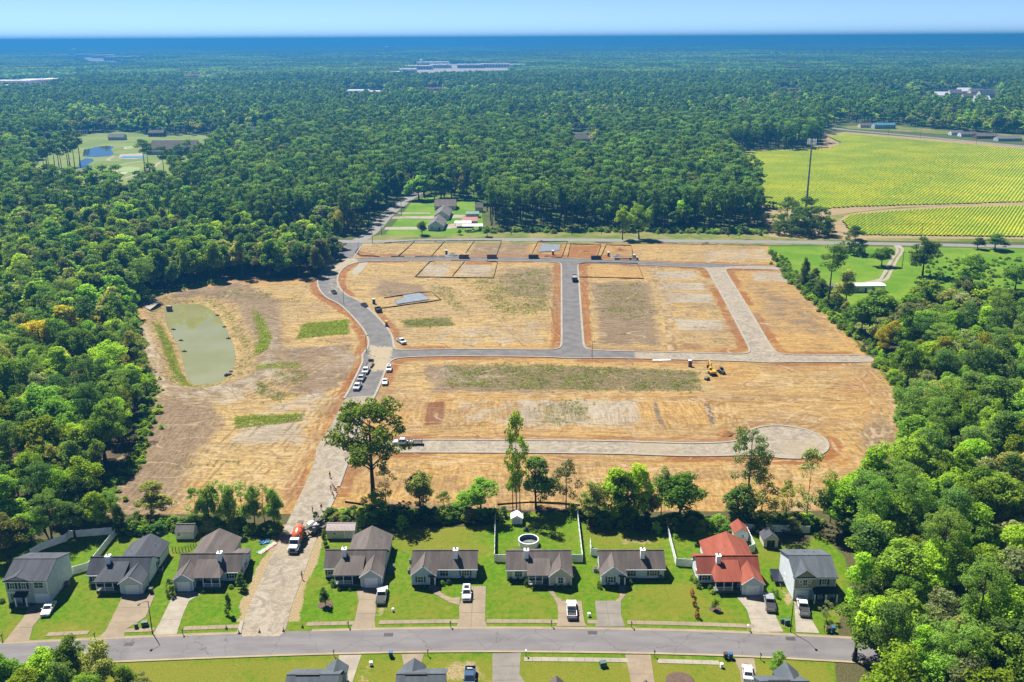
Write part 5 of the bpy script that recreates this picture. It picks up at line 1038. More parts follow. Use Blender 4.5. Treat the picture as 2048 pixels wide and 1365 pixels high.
def cabin(v, x0, x1, xt0, xt1, half, z0, z1, body, ht=None):
    """greenhouse: roof with glass all round"""
    ht = half - 0.2 if ht is None else ht; b = MB(); b.frustum((x0, x1, -half + 0.06, half - 0.06), (xt0, xt1, -ht, ht), z0, z1); o = b.build('cabin', body, v, bevel=0.05)
    def pane(nm, q, n):
        n = np.array(n) / np.linalg.norm(n); c = np.mean(q, 0); p = [tuple(c + (np.array(a) - c) * 0.86 + n * 0.012) for a in q]; k = MB(); k.add(p, [(0, 1, 2, 3)]); k.build(nm, 'window_glass', v)
    A = lambda x, y, z: (x, y, z); h0, h1 = half - 0.06, ht
    pane('windscreen', [A(x1, -h0, z0), A(x1, h0, z0), A(xt1, h1, z1), A(xt1, -h1, z1)], (z1 - z0, 0, x1 - xt1)); pane('rear_window', [A(x0, h0, z0), A(x0, -h0, z0), A(xt0, -h1, z1), A(xt0, h1, z1)], (-(z1 - z0), 0, xt0 - x0))
    for s in (-1, 1):
        for f0, f1 in ((0.03, 0.48), (0.52, 0.97)):
            la, lb = lambda t: x0 + (x1 - x0) * t, lambda t: xt0 + (xt1 - xt0) * t; q = [A(la(f0), s * h0, z0), A(la(f1), s * h0, z0), A(lb(f1), s * h1, z1), A(lb(f0), s * h1, z1)]; pane('side_window', q if s < 0 else q[::-1], (0, s * (z1 - z0), h0 - h1))
def car(label, p, ang, kind, body, group=None, name=None, load=None, cat=None):
    """x forward; p = centre on the ground"""
    nm = name or {'sedan': 'sedan_car', 'suv': 'suv_car', 'pickup': 'pickup_truck', 'pickup_reg': 'pickup_truck'}[kind]; v = thing(nm, label, cat or ('pickup truck' if 'pickup' in kind else 'car'), (p[0], p[1], 0.035), ang, group)
    b = MB()
    if kind == 'sedan':
        L, hw = 4.7, 0.91; b.extrude([(-2.3, 0.28), (-2.35, 0.75), (-2.2, 0.98), (-1.45, 1.02), (0.75, 0.98), (1.85, 0.82), (2.3, 0.62), (2.35, 0.30)], 'y', -hw, hw); b.build('body', body, v, bevel=0.09); cabin(v, -1.6, 0.95, -0.95, 0.2, hw, 0.97, 1.44, body); ax = (-1.4, 1.42); r = 0.33
    elif kind == 'suv':
        L, hw = 4.7, 0.94; b.extrude([(-2.3, 0.35), (-2.35, 1.05), (-2.2, 1.1), (0.85, 1.08), (1.95, 0.98), (2.3, 0.75), (2.35, 0.35)], 'y', -hw, hw); b.build('body', body, v, bevel=0.09); cabin(v, -2.25, 1.05, -1.95, 0.35, hw, 1.08, 1.66, body); k = MB(); k.box(-1.3, -0.1, -0.5, 0.5, 1.66, 1.67); k.build('sunroof', 'window_glass', v); ax = (-1.42, 1.45); r = 0.36
    else:
        L, hw = 5.8, 0.99; cb = (-0.75, 1.35) if kind == 'pickup' else (-0.1, 1.35); x = cb[0]
        b.extrude([(x, 0.45), (x, 1.12), (1.45, 1.1), (2.75, 1.02), (2.9, 0.8), (2.9, 0.42)], 'y', -hw, hw); b.box(-2.88, x - 0.003, -hw, hw, 0.45, 0.72)
        for s in (-1, 1): b.box(-2.88, x - 0.003, *sorted((s * hw, s * (hw - 0.12))), 0.723, 1.12)
        b.box(-2.88, -2.78, -hw + 0.123, hw - 0.123, 0.723, 1.12); b.box(x - 0.13, x - 0.01, -hw + 0.123, hw - 0.123, 0.723, 1.12); b.build('body', body, v); cabin(v, x, 1.55, x + 0.12, 0.75, hw, 1.1, 1.82, body)
        k = MB(); k.box(-2.77, x - 0.14, -hw + 0.13, hw - 0.13, 0.723, 0.74); k.build('bed_floor', 'plastic_dark', v); ax = (-1.85, 1.85); r = 0.4
        if load == 'cover': k = MB(); k.box(-2.85, x - 0.02, -hw + 0.03, hw - 0.03, 1.123, 1.16); k.build('bed_cover', 'plastic_dark', v)
        elif load == 'tools':
            for i in range(6): k = MB(); xx = -2.6 + 0.3 * i; k.box(xx, xx + 0.25, -0.7 + 0.2 * (i % 3), 0.2 + 0.15 * (i % 4), 0.745, 0.95 + 0.12 * (i % 3)); k.build('cargo_box', ['cargo_tan', 'paint_white', 'steel_dark'][i % 3], v)
        elif load == 'rack':
            k = MB()
            for xx in (-2.7, -0.9):
                for s in (-1, 1): k.box(xx - 0.04, xx + 0.04, s * 0.9 - 0.04, s * 0.9 + 0.04, 1.12, 2.0)
                k.box(xx - 0.04, xx + 0.04, -0.94, 0.94, 2.0, 2.07)
            k.build('ladder_rack', 'steel_dark', v)
    wheels(v, ax, hw, r)
    xf = {'sedan': 2.33, 'suv': 2.33}.get(kind, 2.9); xb = {'sedan': -2.33, 'suv': -2.33}.get(kind, -2.88); zf = {'sedan': 0.6, 'suv': 0.78}.get(kind, 0.86)
    for s in (-1, 1):
        k = MB(); k.box(xf - 0.08, xf + 0.03, *sorted((s * (hw - 0.4), s * (hw - 0.06))), zf - 0.08, zf + 0.08); k.build('headlight', 'lamp_clear', v); k = MB(); k.box(xb - 0.03, xb + 0.06, *sorted((s * (hw - 0.28), s * (hw - 0.05))), zf - 0.05, zf + 0.16); k.build('tail_light', 'lamp_red', v)
        k = MB(); xm = {'sedan': 0.75, 'suv': 0.85}.get(kind, 1.25); zm = {'sedan': 1.0, 'suv': 1.12}.get(kind, 1.16); k.box(xm - 0.09, xm + 0.09, *sorted((s * (hw - 0.02), s * (hw + 0.2))), zm, zm + 0.15); k.build('mirror', body, v)
    k = MB(); k.box(xf - 0.02, xf + 0.04, -0.45, 0.45, zf - 0.16, zf + 0.06); k.build('grille', 'plastic_dark', v)
    for xx, nm2 in ((xf, 'front_bumper'), (xb, 'rear_bumper')): k = MB(); k.box(xx - 0.1, xx + 0.1, -hw + 0.04, hw - 0.04, 0.34, 0.52); k.build(nm2, 'rim_metal' if 'pickup' in kind else body, v)
    return v
def by_px(near, far, L, front_far):
    """ground point of the near end and a direction point -> centre and heading"""
    a, c = gp(*near), gp(*far); d = (c - a) / np.linalg.norm(c - a); return a + d * L / 2, math.atan2(*(d if front_far else -d)[::-1])
car('white sedan parked on the driveway of the leftmost house', *by_px((90, 1236), (110, 1202), 4.7, False), 'sedan', 'paint_white')
car('white pickup truck with grey bed cover beside the dirt-road house garage', *by_px((761, 1212), (767, 1180), 5.8, True), 'pickup', 'paint_white', load='cover')
car('white suv with dark sunroof on the double driveway', *by_px((933, 1205), (934, 1174), 4.7, False), 'suv', 'paint_white')
car('white pickup truck with open dark bed on the drive in front of the tan house', *by_px((1144, 1242), (1142, 1206), 5.8, True), 'pickup', 'paint_white')
car('silver pickup truck on the driveway of the red-roofed house', *by_px((1542, 1227), (1535, 1192), 5.8, True), 'pickup', 'paint_silver', load='cover')
car('white pickup truck with grey bed cover on the driveway of the right two-storey house', *by_px((1609, 1236), (1601, 1198), 5.8, True), 'pickup', 'paint_white', load='cover')
car('dark blue pickup truck cut off by the bottom edge', *by_px((938, 1384), (941, 1346), 5.8, False), 'pickup', 'paint_blue', load='tools')
car('white sedan at the bottom edge beside the grey roof', *by_px((1497, 1368), (1494, 1340), 4.7, True), 'sedan', 'paint_white')
# vehicles on the construction site
RDIR = lambda a, c: math.atan2(*(gp(*c) - gp(*a))[::-1])
car('black car on the upper bend of the curving site road', gp(668, 587), RDIR((655, 575), (680, 597)), 'sedan', 'paint_black')
car('dark car on the curving road below the upper black car', gp(729, 613), RDIR((712, 603), (745, 622)), 'sedan', 'paint_black')
car('white pickup truck parked on the straw beside the road fork', gp(803, 686), RDIR((792, 680), (812, 694)), 'pickup', 'paint_white', load='tools')
car('white suv facing the camera on the verge right of the trucks', gp(778, 741), RDIR((779, 735), (778, 750)), 'suv', 'paint_white')
car('white sedan parked on the verge below the white suv', gp(770, 767), RDIR((771, 760), (769, 774)), 'sedan', 'paint_white')
sw = RDIR((741, 731), (713, 782))
car('white pickup truck at the front of the line of trucks', gp(715, 777), sw, 'pickup', 'paint_white', load='rack')
car('silver pickup truck second in the line of trucks', gp(723, 760), sw, 'pickup', 'paint_silver', load='rack')
car('white pickup truck towing a trailer at the back of the line', gp(732, 745), sw, 'pickup', 'paint_white', load='tools')
def trailer(label, p, ang, L=5.0, deck='cargo_tan', rails=True):
    v = thing('flatbed_trailer', label, 'trailer', (p[0], p[1], 0.03), ang); b = MB(); b.box(-L / 2, L / 2, -1.0, 1.0, 0.55, 0.67); b.build('deck', deck, v); b = MB(); b.box(L / 2 + 0.003, L / 2 + 1.2, -0.06, 0.06, 0.5, 0.6); b.build('drawbar', 'steel_dark', v); wheels(v, (-0.5, 0.4), 1.22, 0.33, 0.2)
    if rails:
        for s in (-1, 1):
            b = MB(); b.box(-L / 2, L / 2, s * 0.97 - 0.03, s * 0.97 + 0.03, 1.2, 1.26)
            for k in range(6): x = -L / 2 + 0.05 + k * (L - 0.1) / 5; b.box(x - 0.03, x + 0.03, s * 0.97 - 0.029, s * 0.97 + 0.029, 0.673, 1.2)
            b.build('side_rail', 'steel_dark', v)
        b = MB(); b.box(-L / 2 - 0.05, -L / 2 - 0.003, -0.95, 0.95, 0.6, 1.6); b.build('tail_ramp', 'steel_dark', v)
    return v
trailer('flatbed trailer with side rails behind the last pickup in the line', gp(740, 732), sw)
c_, a_ = by_px((1559, 1172), (1546, 1141), 5.2, False); tr_ = trailer('dark covered trailer on the grass beside the right two-storey house', c_, a_, 5.2, 'plastic_dark', False)
b = MB(); b.box(-2.5, 2.5, -0.95, 0.95, 0.673, 0.95); b.build('tarp', 'paint_black', tr_, bevel=0.08)
car('white pickup truck half hidden by the big oak on the lower gravel street', gp(806, 889), RDIR((830, 889), (790, 889)), 'pickup', 'paint_white', load='tools'); trailer('loaded trailer on the lower gravel street beside the big oak', gp(828, 889), RDIR((830, 889), (790, 889)), 4.6, 'steel_dark')

# concrete mixer truck
def mixer(p, ang):
    v = thing('concrete_mixer_truck', 'concrete mixer truck with orange drum and white cab on the dirt road', 'mixer truck', (p[0], p[1], 0.04), ang)
    b = MB(); b.box(-4.4, 3.4, -0.45, 0.45, 0.75, 1.05); b.build('chassis', 'steel_dark', v)
    b = MB(); b.extrude([(3.75, 0.55), (3.8, 1.35), (3.6, 1.6), (2.3, 1.75), (2.3, 0.55)], 'y', -0.95, 0.95); b.build('hood', 'paint_white', v, bevel=0.08)
    b = MB(); b.box(0.75, 2.3, -1.15, 1.15, 0.75, 1.75); b.build('cab_body', 'paint_white', v, bevel=0.06); cabin(v, 0.75, 2.32, 0.85, 2.0, 1.2, 1.75, 2.65, 'paint_white', 1.0)
    b = MB(); b.box(3.72, 3.84, -0.6, 0.6, 0.8, 1.4); b.build('grille', 'plastic_dark', v); b = MB(); b.box(3.7, 3.98, -1.15, 1.15, 0.42, 0.7); b.build('front_bumper', 'rim_metal', v)
    for s in (-1, 1): b = MB(); b.box(2.5, 3.7, *sorted((s * 0.95, s * 1.18)), 0.9, 1.12); b.build('fender', 'paint_white', v); b = MB(); b.box(3.6, 3.78, *sorted((s * 0.7, s * 0.93)), 1.05, 1.25); b.build('headlight', 'lamp_clear', v); b = MB(); b.box(1.9, 2.0, *sorted((s * 1.2, s * 1.5)), 1.7, 2.3); b.build('mirror', 'plastic_dark', v)
    b = MB(); b.tube((0.55, 0.95, 1.0), (0.55, 0.95, 3.0), 0.09, 0.09, 8); b.build('exhaust_stack', 'rim_metal', v)
    d = MB(); d.lathe([(0.35, -2.6), (0.95, -2.35), (1.2, -1.3), (1.22, 0.0), (1.1, 0.6), (0.75, 1.9), (0.5, 2.3)], n=20); R_ = Matrix.Translation((-2.0, 0, 2.45)) @ Matrix.Rotation(math.radians(-76), 4, 'Y'); d.xf(0, R_); dr = d.build('drum', 'paint_orange', v, smooth=True)
    for z in (-1.25, 0.3): k = MB(); k.lathe([(1.225, z - 0.05), (1.25, z), (1.225, z + 0.05)], n=20); k.xf(0, R_); k.build('drum_band', 'steel_dark', dr)
    b = MB(); b.box(0.2, 0.5, -0.5, 0.5, 1.05, 2.1); b.box(-4.2, -3.9, -0.85, 0.85, 1.05, 2.6); b.build('drum_stand', 'paint_orange', v)
    b = MB(); b.lathe([(0.35, 3.0), (0.75, 3.55), (0.8, 3.6)], -4.55, 0, 12); b.build('hopper', 'steel_dark', v)
    b = MB(); b.slab([(-4.7, -0.35, 2.3), (-4.7, 0.35, 2.3), (-6.1, 1.5, 1.35), (-6.1, 0.9, 1.35)], 0.12); b.build('chute', 'rim_metal', v)
    b = MB(); b.box(-0.6, 0.1, 0.6, 1.15, 0.9, 1.6); b.build('water_tank', 'rim_metal', v)
    for s in (-1, 1): b = MB(); b.box(-4.2, -1.2, *sorted((s * 0.75, s * 1.22)), 1.12, 1.2); b.build('rear_fender', 'paint_orange', v)
    wheels(v, (2.9, -1.7, -3.0, -3.95), 1.2, 0.52, 0.4); return v
ma = RDIR((610, 1062), (578, 1128)); mc = gp(594, 1092); mixer(mc, ma)
# kerb laying machine
p = gp(632, 1062); v = thing('kerb_laying_machine', 'grey kerb laying machine with conveyor ahead of the mixer truck', 'paving machine', (p[0], p[1], 0.04), math.radians(62))
b = MB(); b.box(-2.0, 1.8, -1.1, 1.0, 1.0, 1.9); b.build('engine_housing', 'metal_grey', v, bevel=0.08); b = MB(); b.tube((-0.2, 0.7, 1.9), (-0.2, 0.7, 2.0), 1.1, 1.1, 20); b.build('canopy', 'trim_white', v)
b = MB(); b.box(0.4, 1.6, -0.9, 0.9, 1.9, 2.6); b.build('operator_console', 'steel_dark', v)
for x, y in ((-1.9, -1.3), (1.7, -1.3), (0.0, 1.3)):
    b = MB(); b.box(x - 0.7, x + 0.7, y - 0.22, y + 0.22, 0.0, 0.6); b.build('track_unit', 'rubber', v, bevel=0.12); b = MB(); b.tube((x, y, 0.6), (x, y, 2.1), 0.13, 0.13, 8); b.build('lifting_leg', 'metal_grey', v)
b = MB(); b.slab([(-5.2, 1.0, 0.9), (-5.2, 1.7, 0.9), (0.4, -0.5, 3.3), (0.4, -1.2, 3.3)], 0.18); b.build('conveyor', 'steel_dark', v); b = MB(); b.frustum((-0.1, 0.8, -2.0, -1.2), (-0.4, 1.1, -2.3, -0.9), 0.2, 1.4); b.build('hopper', 'steel_dark', v)
b = MB(); b.box(0.9, 1.5, -2.0, -1.35, 0.05, 0.5); b.build('kerb_mould', 'steel_dark', v)

# excavator, seen from behind, boom pointing away
p = gp(1424, 749); v = thing('excavator', 'yellow excavator with raised boom on the bare soil below the street', 'excavator', (p[0], p[1], 0.0), math.radians(95)); v.scale = (0.85, 0.85, 0.85)
for s in (-1, 1): b = MB(); b.extrude([(-1.9, 0.2), (-1.6, 0.0), (1.6, 0.0), (1.9, 0.2), (1.9, 0.6), (1.6, 0.8), (-1.6, 0.8), (-1.9, 0.6)], 'y', *sorted((s * 0.75, s * 1.3))); b.build('track', 'rubber', v)
b = MB(); b.box(-0.8, 0.8, -0.74, 0.74, 0.3, 0.9); b.build('undercarriage', 'steel_dark', v); b = MB(); b.box(-2.2, 1.0, -1.25, 1.25, 1.0, 1.9); b.build('body', 'paint_yellow', v, bevel=0.12); b = MB(); b.box(-2.45, -2.203, -1.2, 1.2, 1.05, 1.85); b.build('counterweight', 'paint_yellow', v, bevel=0.1)
b = MB(); b.box(-0.3, 1.2, 0.25, 1.2, 1.9, 2.9); o = b.build('cab', 'paint_yellow', v, bevel=0.06)
for q in ([(-0.31, 1.05, 2.1), (-0.31, 0.4, 2.1), (-0.31, 0.4, 2.75), (-0.31, 1.05, 2.75)], [(-0.1, 0.24, 2.1), (1.0, 0.24, 2.1), (1.0, 0.24, 2.75), (-0.1, 0.24, 2.75)], [(1.21, 0.4, 2.1), (1.21, 1.05, 2.1), (1.21, 1.05, 2.75), (1.21, 0.4, 2.75)]): k = MB(); k.add(q, [(0, 1, 2, 3)]); k.build('cab_window', 'window_glass', v)
b = MB(); b.path([(0.9, -0.1, 1.7), (2.6, -0.1, 3.6), (5.0, -0.1, 4.1)], [0.32, 0.34, 0.24], 4); b.build('boom', 'paint_yellow', v); b = MB(); b.path([(4.9, -0.1, 4.2), (6.2, -0.1, 1.7)], [0.28, 0.18], 4); b.build('stick', 'paint_yellow', v); b = MB(); b.tube((1.4, 0.15, 1.5), (3.0, 0.15, 3.3), 0.09, 0.09, 8); b.build('hydraulic_ram', 'rim_metal', v)
b = MB(); b.extrude([(5.9, 1.8), (6.6, 1.6), (6.5, 0.8), (5.8, 0.5), (5.5, 1.0)], 'y', -0.6, 0.4); b.build('bucket', 'steel_dark', v)
def bucket(p, label):
    v = thing('excavator_bucket', label, 'bucket', (p[0], p[1], 0.0), 0.6); b = MB(); b.extrude([(-0.7, 0.0), (-0.8, 0.7), (-0.2, 1.15), (0.6, 0.95), (0.75, 0.2), (0.1, 0.0)], 'y', -0.6, 0.6); b.build('shell', 'steel_dark', v)
    for k in range(5): b = MB(); b.box(0.7, 1.05, -0.55 + 0.25 * k, -0.43 + 0.25 * k, 0.15, 0.28); b.build('tooth', 'rim_metal', v)
bucket(gp(1414, 760), 'detached dark digging bucket lying in front of the excavator')
def skid(p, ang, label, body, tracked=True):
    v = thing('skid_steer_loader', label, 'loader', (p[0], p[1], 0.0), ang)
    b = MB(); b.box(-1.4, 1.1, -0.6, 0.6, 0.35, 1.25); b.build('body', body, v, bevel=0.06); b = MB(); b.box(-0.5, 0.9, -0.5, 0.5, 1.25, 2.1); b.build('cab', 'plastic_dark', v, bevel=0.05)
    for s in (-1, 1):
        b = MB(); b.extrude([(-1.3, 0.15), (-1.0, 0.0), (0.9, 0.0), (1.2, 0.15), (1.2, 0.5), (0.9, 0.7), (-1.0, 0.7), (-1.3, 0.5)], 'y', *sorted((s * 0.6, s * 0.95))); b.build('track', 'rubber', v); b = MB(); b.path([(-1.3, s * 0.72, 1.5), (0.9, s * 0.72, 1.35), (1.5, s * 0.72, 0.5)], [0.1, 0.12, 0.09], 4); b.build('lift_arm', body, v)
    b = MB(); b.extrude([(1.45, 0.05), (1.5, 0.75), (1.7, 0.75), (2.3, 0.05)], 'y', -1.0, 1.0); b.build('bucket', 'steel_dark', v)
skid(gp(1443, 747), math.radians(100), 'grey skid steer loader parked right of the yellow excavator', 'metal_grey')
# small yellow roller on the curving road
p = gp(773, 653); v = thing('road_roller', 'small yellow road roller at the edge of the curving road', 'roller', (p[0], p[1], 0.03), RDIR((770, 640), (775, 665)))
b = MB(); b.box(-1.2, 1.0, -0.6, 0.6, 0.5, 1.15); b.build('body', 'paint_yellow', v, bevel=0.08); 
for x in (-1.1, 1.1): b = MB(); b.tube((x, -0.6, 0.45), (x, 0.6, 0.45), 0.45, 0.45, 16); b.build('drum', 'steel_dark', v)
b = MB(); b.box(-0.3, 0.3, -0.4, 0.4, 1.15, 1.5); b.build('seat', 'plastic_dark', v); b = MB(); b.box(-0.7, 0.6, -0.6, 0.6, 2.1, 2.18); b.build('canopy', 'paint_yellow', v)
for x, y in ((-0.65, -0.55), (0.55, -0.55), (-0.65, 0.55), (0.55, 0.55)): b = MB(); b.box(x - 0.03, x + 0.03, y - 0.03, y + 0.03, 1.15, 2.1); b.build('canopy_post', 'steel_dark', v)
# flatbed lorry by the upper lots
p = gp(1255, 520); v = thing('flatbed_lorry', 'flatbed lorry with white cab beside the upper right lots', 'lorry', (p[0], p[1], 0.03), math.radians(-2))
b = MB(); b.box(-7.0, 2.2, -1.2, 1.2, 1.0, 1.2); b.build('flatbed', 'cargo_tan', v); b = MB(); b.box(-6.5, 4.5, -0.4, 0.4, 0.6, 0.95); b.build('chassis', 'steel_dark', v); b = MB(); b.box(2.6, 4.4, -1.15, 1.15, 0.6, 1.7); b.build('cab_body', 'paint_white', v, bevel=0.06); cabin(v, 2.6, 4.4, 2.7, 4.0, 1.2, 1.7, 2.7, 'paint_white', 1.0); b = MB(); b.extrude([(4.4, 0.6), (4.4, 1.6), (5.5, 1.4), (5.7, 0.6)], 'y', -0.9, 0.9); b.build('hood', 'paint_white', v, bevel=0.06); wheels(v, (5.0, 1.4, -4.8, -6.0), 1.2, 0.5, 0.4); b = MB(); b.path([(2.4, 0, 1.2), (2.4, 0, 5.0), (2.3, 0, 6.0)], [0.15, 0.12, 0.08], 6); b.build('crane_post', 'steel_dark', v)
# tipper lorry standing on the middle street
p = gp(1149, 562); v = thing('tipper_lorry', 'tipper lorry with pale load standing on the middle street', 'lorry', (p[0], p[1], 0.03), math.radians(90))
b = MB(); b.box(-3.2, 1.2, -1.15, 1.15, 1.0, 2.2); b.build('tipper_box', 'steel_dark', v); b = MB(); b.box(-3.1, 1.1, -1.05, 1.05, 2.2, 2.4); b.build('load', 'concrete_pale', v, bevel=0.15); b = MB(); b.box(1.5, 3.0, -1.1, 1.1, 0.7, 1.7); b.build('cab_body', 'paint_black', v); cabin(v, 1.5, 3.0, 1.6, 2.7, 1.15, 1.7, 2.5, 'paint_black', 0.95); b = MB(); b.box(-3.0, 3.0, -0.4, 0.4, 0.55, 0.95); b.build('chassis', 'steel_dark', v); wheels(v, (2.3, -1.3, -2.5), 1.15, 0.5, 0.35)
# ------------------------------------------------------------------ fences
mat('silt_black', (0.09, 0.07, 0.06), (0.20, 0.14, 0.10), 1.0, 0.85); mat('pallet_blue', (0.05, 0.22, 0.55), None, 2, 0.5); mat('bin_dark', (0.08, 0.08, 0.09), None, 2, 0.6); mat('box_green', (0.10, 0.20, 0.14), (0.14, 0.25, 0.18), 2, 0.6); mat('cone_orange', (0.85, 0.16, 0.03), None, 2, 0.6); mat('wood_post', (0.24, 0.18, 0.13), (0.17, 0.13, 0.10), 3, 0.9); mat('plastic_sheet', (0.30, 0.34, 0.40), (0.44, 0.48, 0.52), 0.9, 0.35, 0.5); mat('stone_grey', (0.42, 0.40, 0.36), (0.30, 0.28, 0.25), 2.2, 0.9, bump=0.4); mat('gravel_pile', (0.40, 0.39, 0.37), (0.30, 0.29, 0.27), 4, 0.95, bump=0.5); mat('toilet_blue', (0.18, 0.22, 0.30), None, 2, 0.5); mat('pole_grey', (0.62, 0.64, 0.66), (0.50, 0.52, 0.54), 1, 0.5, 0.4, 0.2); mat('clay_heap', (0.55, 0.27, 0.09), (0.40, 0.17, 0.05), 1.5, 0.95, bump=0.5); mat('mulch', (0.24, 0.16, 0.11), (0.15, 0.10, 0.07), 4, 0.95, bump=0.5)
def silt_fence(label, pts, h=0.42, inpx=True, closed=False):
    q = [tuple(p) for p in (G(pts) if inpx else pts)]; c = q[0]; o = thing('silt_fence', label, 'silt fence', (c[0], c[1], 0)); k = 0; fb = MB()
    for (x0, y0), (x1, y1) in zip(q[:-1], q[1:]):
        L = math.hypot(x1 - x0, y1 - y0); n = max(1, round(L / 3)); dx, dy = (x1 - x0) / L, (y1 - y0) / L
        for i in range(n):
            ax, ay = x0 + (x1 - x0) * i / n - c[0], y0 + (y1 - y0) * i / n - c[1]; bx, by = x0 + (x1 - x0) * (i + 1) / n - c[0], y0 + (y1 - y0) * (i + 1) / n - c[1]; hh = h * (0.85 + 0.25 * random.random()); t = 0.02; nx, ny = -dy * t, dx * t
            fb.add([(ax + nx, ay + ny, -0.1), (bx + nx, by + ny, -0.1), (bx + nx, by + ny, hh), (ax + nx, ay + ny, hh), (ax - nx, ay - ny, -0.1), (bx - nx, by - ny, -0.1), (bx - nx, by - ny, hh), (ax - nx, ay - ny, hh)], [(0, 1, 2, 3), (5, 4, 7, 6), (3, 2, 6, 7)])
            p = MB(); p.box(ax - 0.04, ax + 0.04, ay - 0.04, ay + 0.04, -0.1, hh + 0.25); p.build('stake', 'wood_post', o)
    fb.build('fabric', 'silt_black', o); return o
SF = [('black silt fence along the north road behind the upper lots', [(769, 487), (829, 483), (1003, 482)]), ('slanting silt fence between the two leftmost upper lots', [(829, 484), (796, 514)]), ('slanting silt fence left of the pale gravel heap', [(889, 484), (862, 514)]), ('slanting silt fence behind the left maroon skip', [(948, 484), (931, 507)]), ('slanting silt fence right of the right maroon skip', [(1003, 483), (993, 511)]),
      ('curved silt fence round the corner of the upper left lot', [(716, 498), (710, 506), (722, 512), (759, 514)]), ('short silt fence at the kerb of the second upper lot', [(782, 514), (809, 514)]), ('silt fence at the kerb left of the gravel heap', [(830, 514), (891, 515)]), ('black silt fence round the two pale lots below the upper street', [(868, 523), (860, 524), (830, 555), (987, 557), (995, 525), (973, 523)]), ('silt fence dividing the two pale fenced lots', [(929, 524), (905, 553)]), ('short silt fence at the kerb above the two pale lots', [(902, 522), (941, 522)]),
      ('black silt fence round the plastic-covered slab near the curving road', [(768, 597), (839, 586), (863, 585), (882, 601), (760, 618)]), ('black silt fence round the slab lot behind the grey skip', [(1064, 508), (1076, 484), (1135, 484), (1123, 516), (1102, 515)]), ('black silt fence round the orange clay lot', [(1135, 516), (1141, 489), (1202, 491), (1193, 517)]), ('black silt fence round the lot behind the flatbed lorry', [(1202, 514), (1212, 491), (1262, 492), (1265, 514)]), ('black silt fence round the pale lot right of the middle street', [(1157, 536), (1155, 529), (1176, 526), (1275, 528), (1287, 558), (1157, 555)]),
      ('long silt fence between the pond and the left wood', [(262, 640), (268, 670), (278, 700), (286, 735)]), ('silt fence at the lower left corner of the site', [(205, 1000), (232, 972), (262, 945), (275, 928)]), ('silt fence behind the trees left of the fenced pool yard', [(690, 1005), (745, 1013), (830, 1020), (930, 1022), (985, 1020)]), ('silt fence behind the pool yard', [(995, 1010), (1060, 1006), (1120, 1008), (1160, 1012)]), ('silt fence behind the trees right of the pool yard', [(1330, 1038), (1400, 1035), (1480, 1040), (1620, 1045)]), ('orange-brown silt fence at the foot of the right wood', [(1700, 672), (1730, 700), (1765, 735), (1792, 768)]), ('silt fence beside the curving road and the wood', [(641, 533), (660, 515), (690, 492)])]
for l, p in SF: silt_fence(l, p)
def panel_fence(label, pts, h, m, name='vinyl_fence', post_h=0.12, pw=2.4, inpx=True):
    """privacy fence: boards between posts; each board panel is a piece"""
    q = [tuple(p) for p in (G(pts) if inpx else pts)]; c = q[0]; o = thing(name, label, 'fence', (c[0], c[1], 0))
    for (x0, y0), (x1, y1) in zip(q[:-1], q[1:]):
        L = math.hypot(x1 - x0, y1 - y0); n = max(1, round(L / pw)); a = math.atan2(y1 - y0, x1 - x0); w = L / n
        for i in range(n):
            px_, py_ = x0 + (x1 - x0) * i / n - c[0], y0 + (y1 - y0) * i / n - c[1]; b = MB(); b.box(-0.07, 0.07, -0.07, 0.07, -0.1, h + post_h); b.frustum((-0.09, 0.09, -0.09, 0.09), (-0.01, 0.01, -0.01, 0.01), h + post_h, h + post_h + 0.1); s = b.build('post', m, o); s.location = (px_, py_, 0); s.rotation_euler.z = a
            b = MB(); nb = 8; b.box(0.075, w - 0.075, -0.03, 0.03, h - 0.14, h); b.box(0.075, w - 0.075, -0.03, 0.03, 0.05, 0.19)
            for k in range(nb): u = 0.08 + (w - 0.16) * k / nb; b.box(u + 0.006, u + (w - 0.16) / nb - 0.006, -0.02, 0.02, 0.19, h - 0.14)
            s = b.build('panel', m, o); s.location = (px_, py_, 0); s.rotation_euler.z = a
    return o
panel_fence('white vinyl fence around the back yard of the leftmost house', [(62, 1113), (85, 1100), (133, 1083), (140, 1076), (235, 1068), (178, 1140), (143, 1150)], 1.8, 'vinyl_white')
panel_fence('white vinyl fence along the left side of the pool yard', [(991, 1026), (989, 1124), (1013, 1124)], 1.8, 'vinyl_white'); panel_fence('white vinyl fence along the right side of the pool yard', [(1154, 1028), (1165, 1124), (1141, 1124)], 1.8, 'vinyl_white')
panel_fence('white vinyl fence left of the red-roofed house', [(1333, 1058), (1352, 1132), (1386, 1134), (1384, 1122)], 1.8, 'vinyl_white'); panel_fence('white vinyl fence behind the dark-roofed shed', [(1490, 1062), (1620, 1067)], 1.8, 'vinyl_white'); panel_fence('white vinyl fence right of the red-roofed shed', [(1490, 1062), (1509, 1102), (1496, 1107)], 1.8, 'vinyl_white'); panel_fence('short white vinyl fence left of the white house', [(1180, 1092), (1182, 1112), (1196, 1112)], 1.8, 'vinyl_white')
# chain link run between two left houses
q = G([(345, 1104), (372, 1104), (392, 1090)]); o = thing('chain_link_fence', 'low chain link fence beside the small garden shed', 'fence', (q[0][0], q[0][1], 0))
for (a, c) in zip(q[:-1], q[1:]):
    n = 4
    for i in range(n + 1): p = a + (c - a) * i / n - q[0]; b = MB(); b.box(p[0] - 0.05, p[0] + 0.05, p[1] - 0.05, p[1] + 0.05, -0.05, 1.25); b.build('post', 'wood_post', o)
    for z in (0.25, 0.75, 1.18): s, e = a - q[0], c - q[0]; b = MB(); b.tube((s[0], s[1], z), (e[0], e[1], z), 0.03, 0.03, 4); b.build('rail', 'wood_post', o)
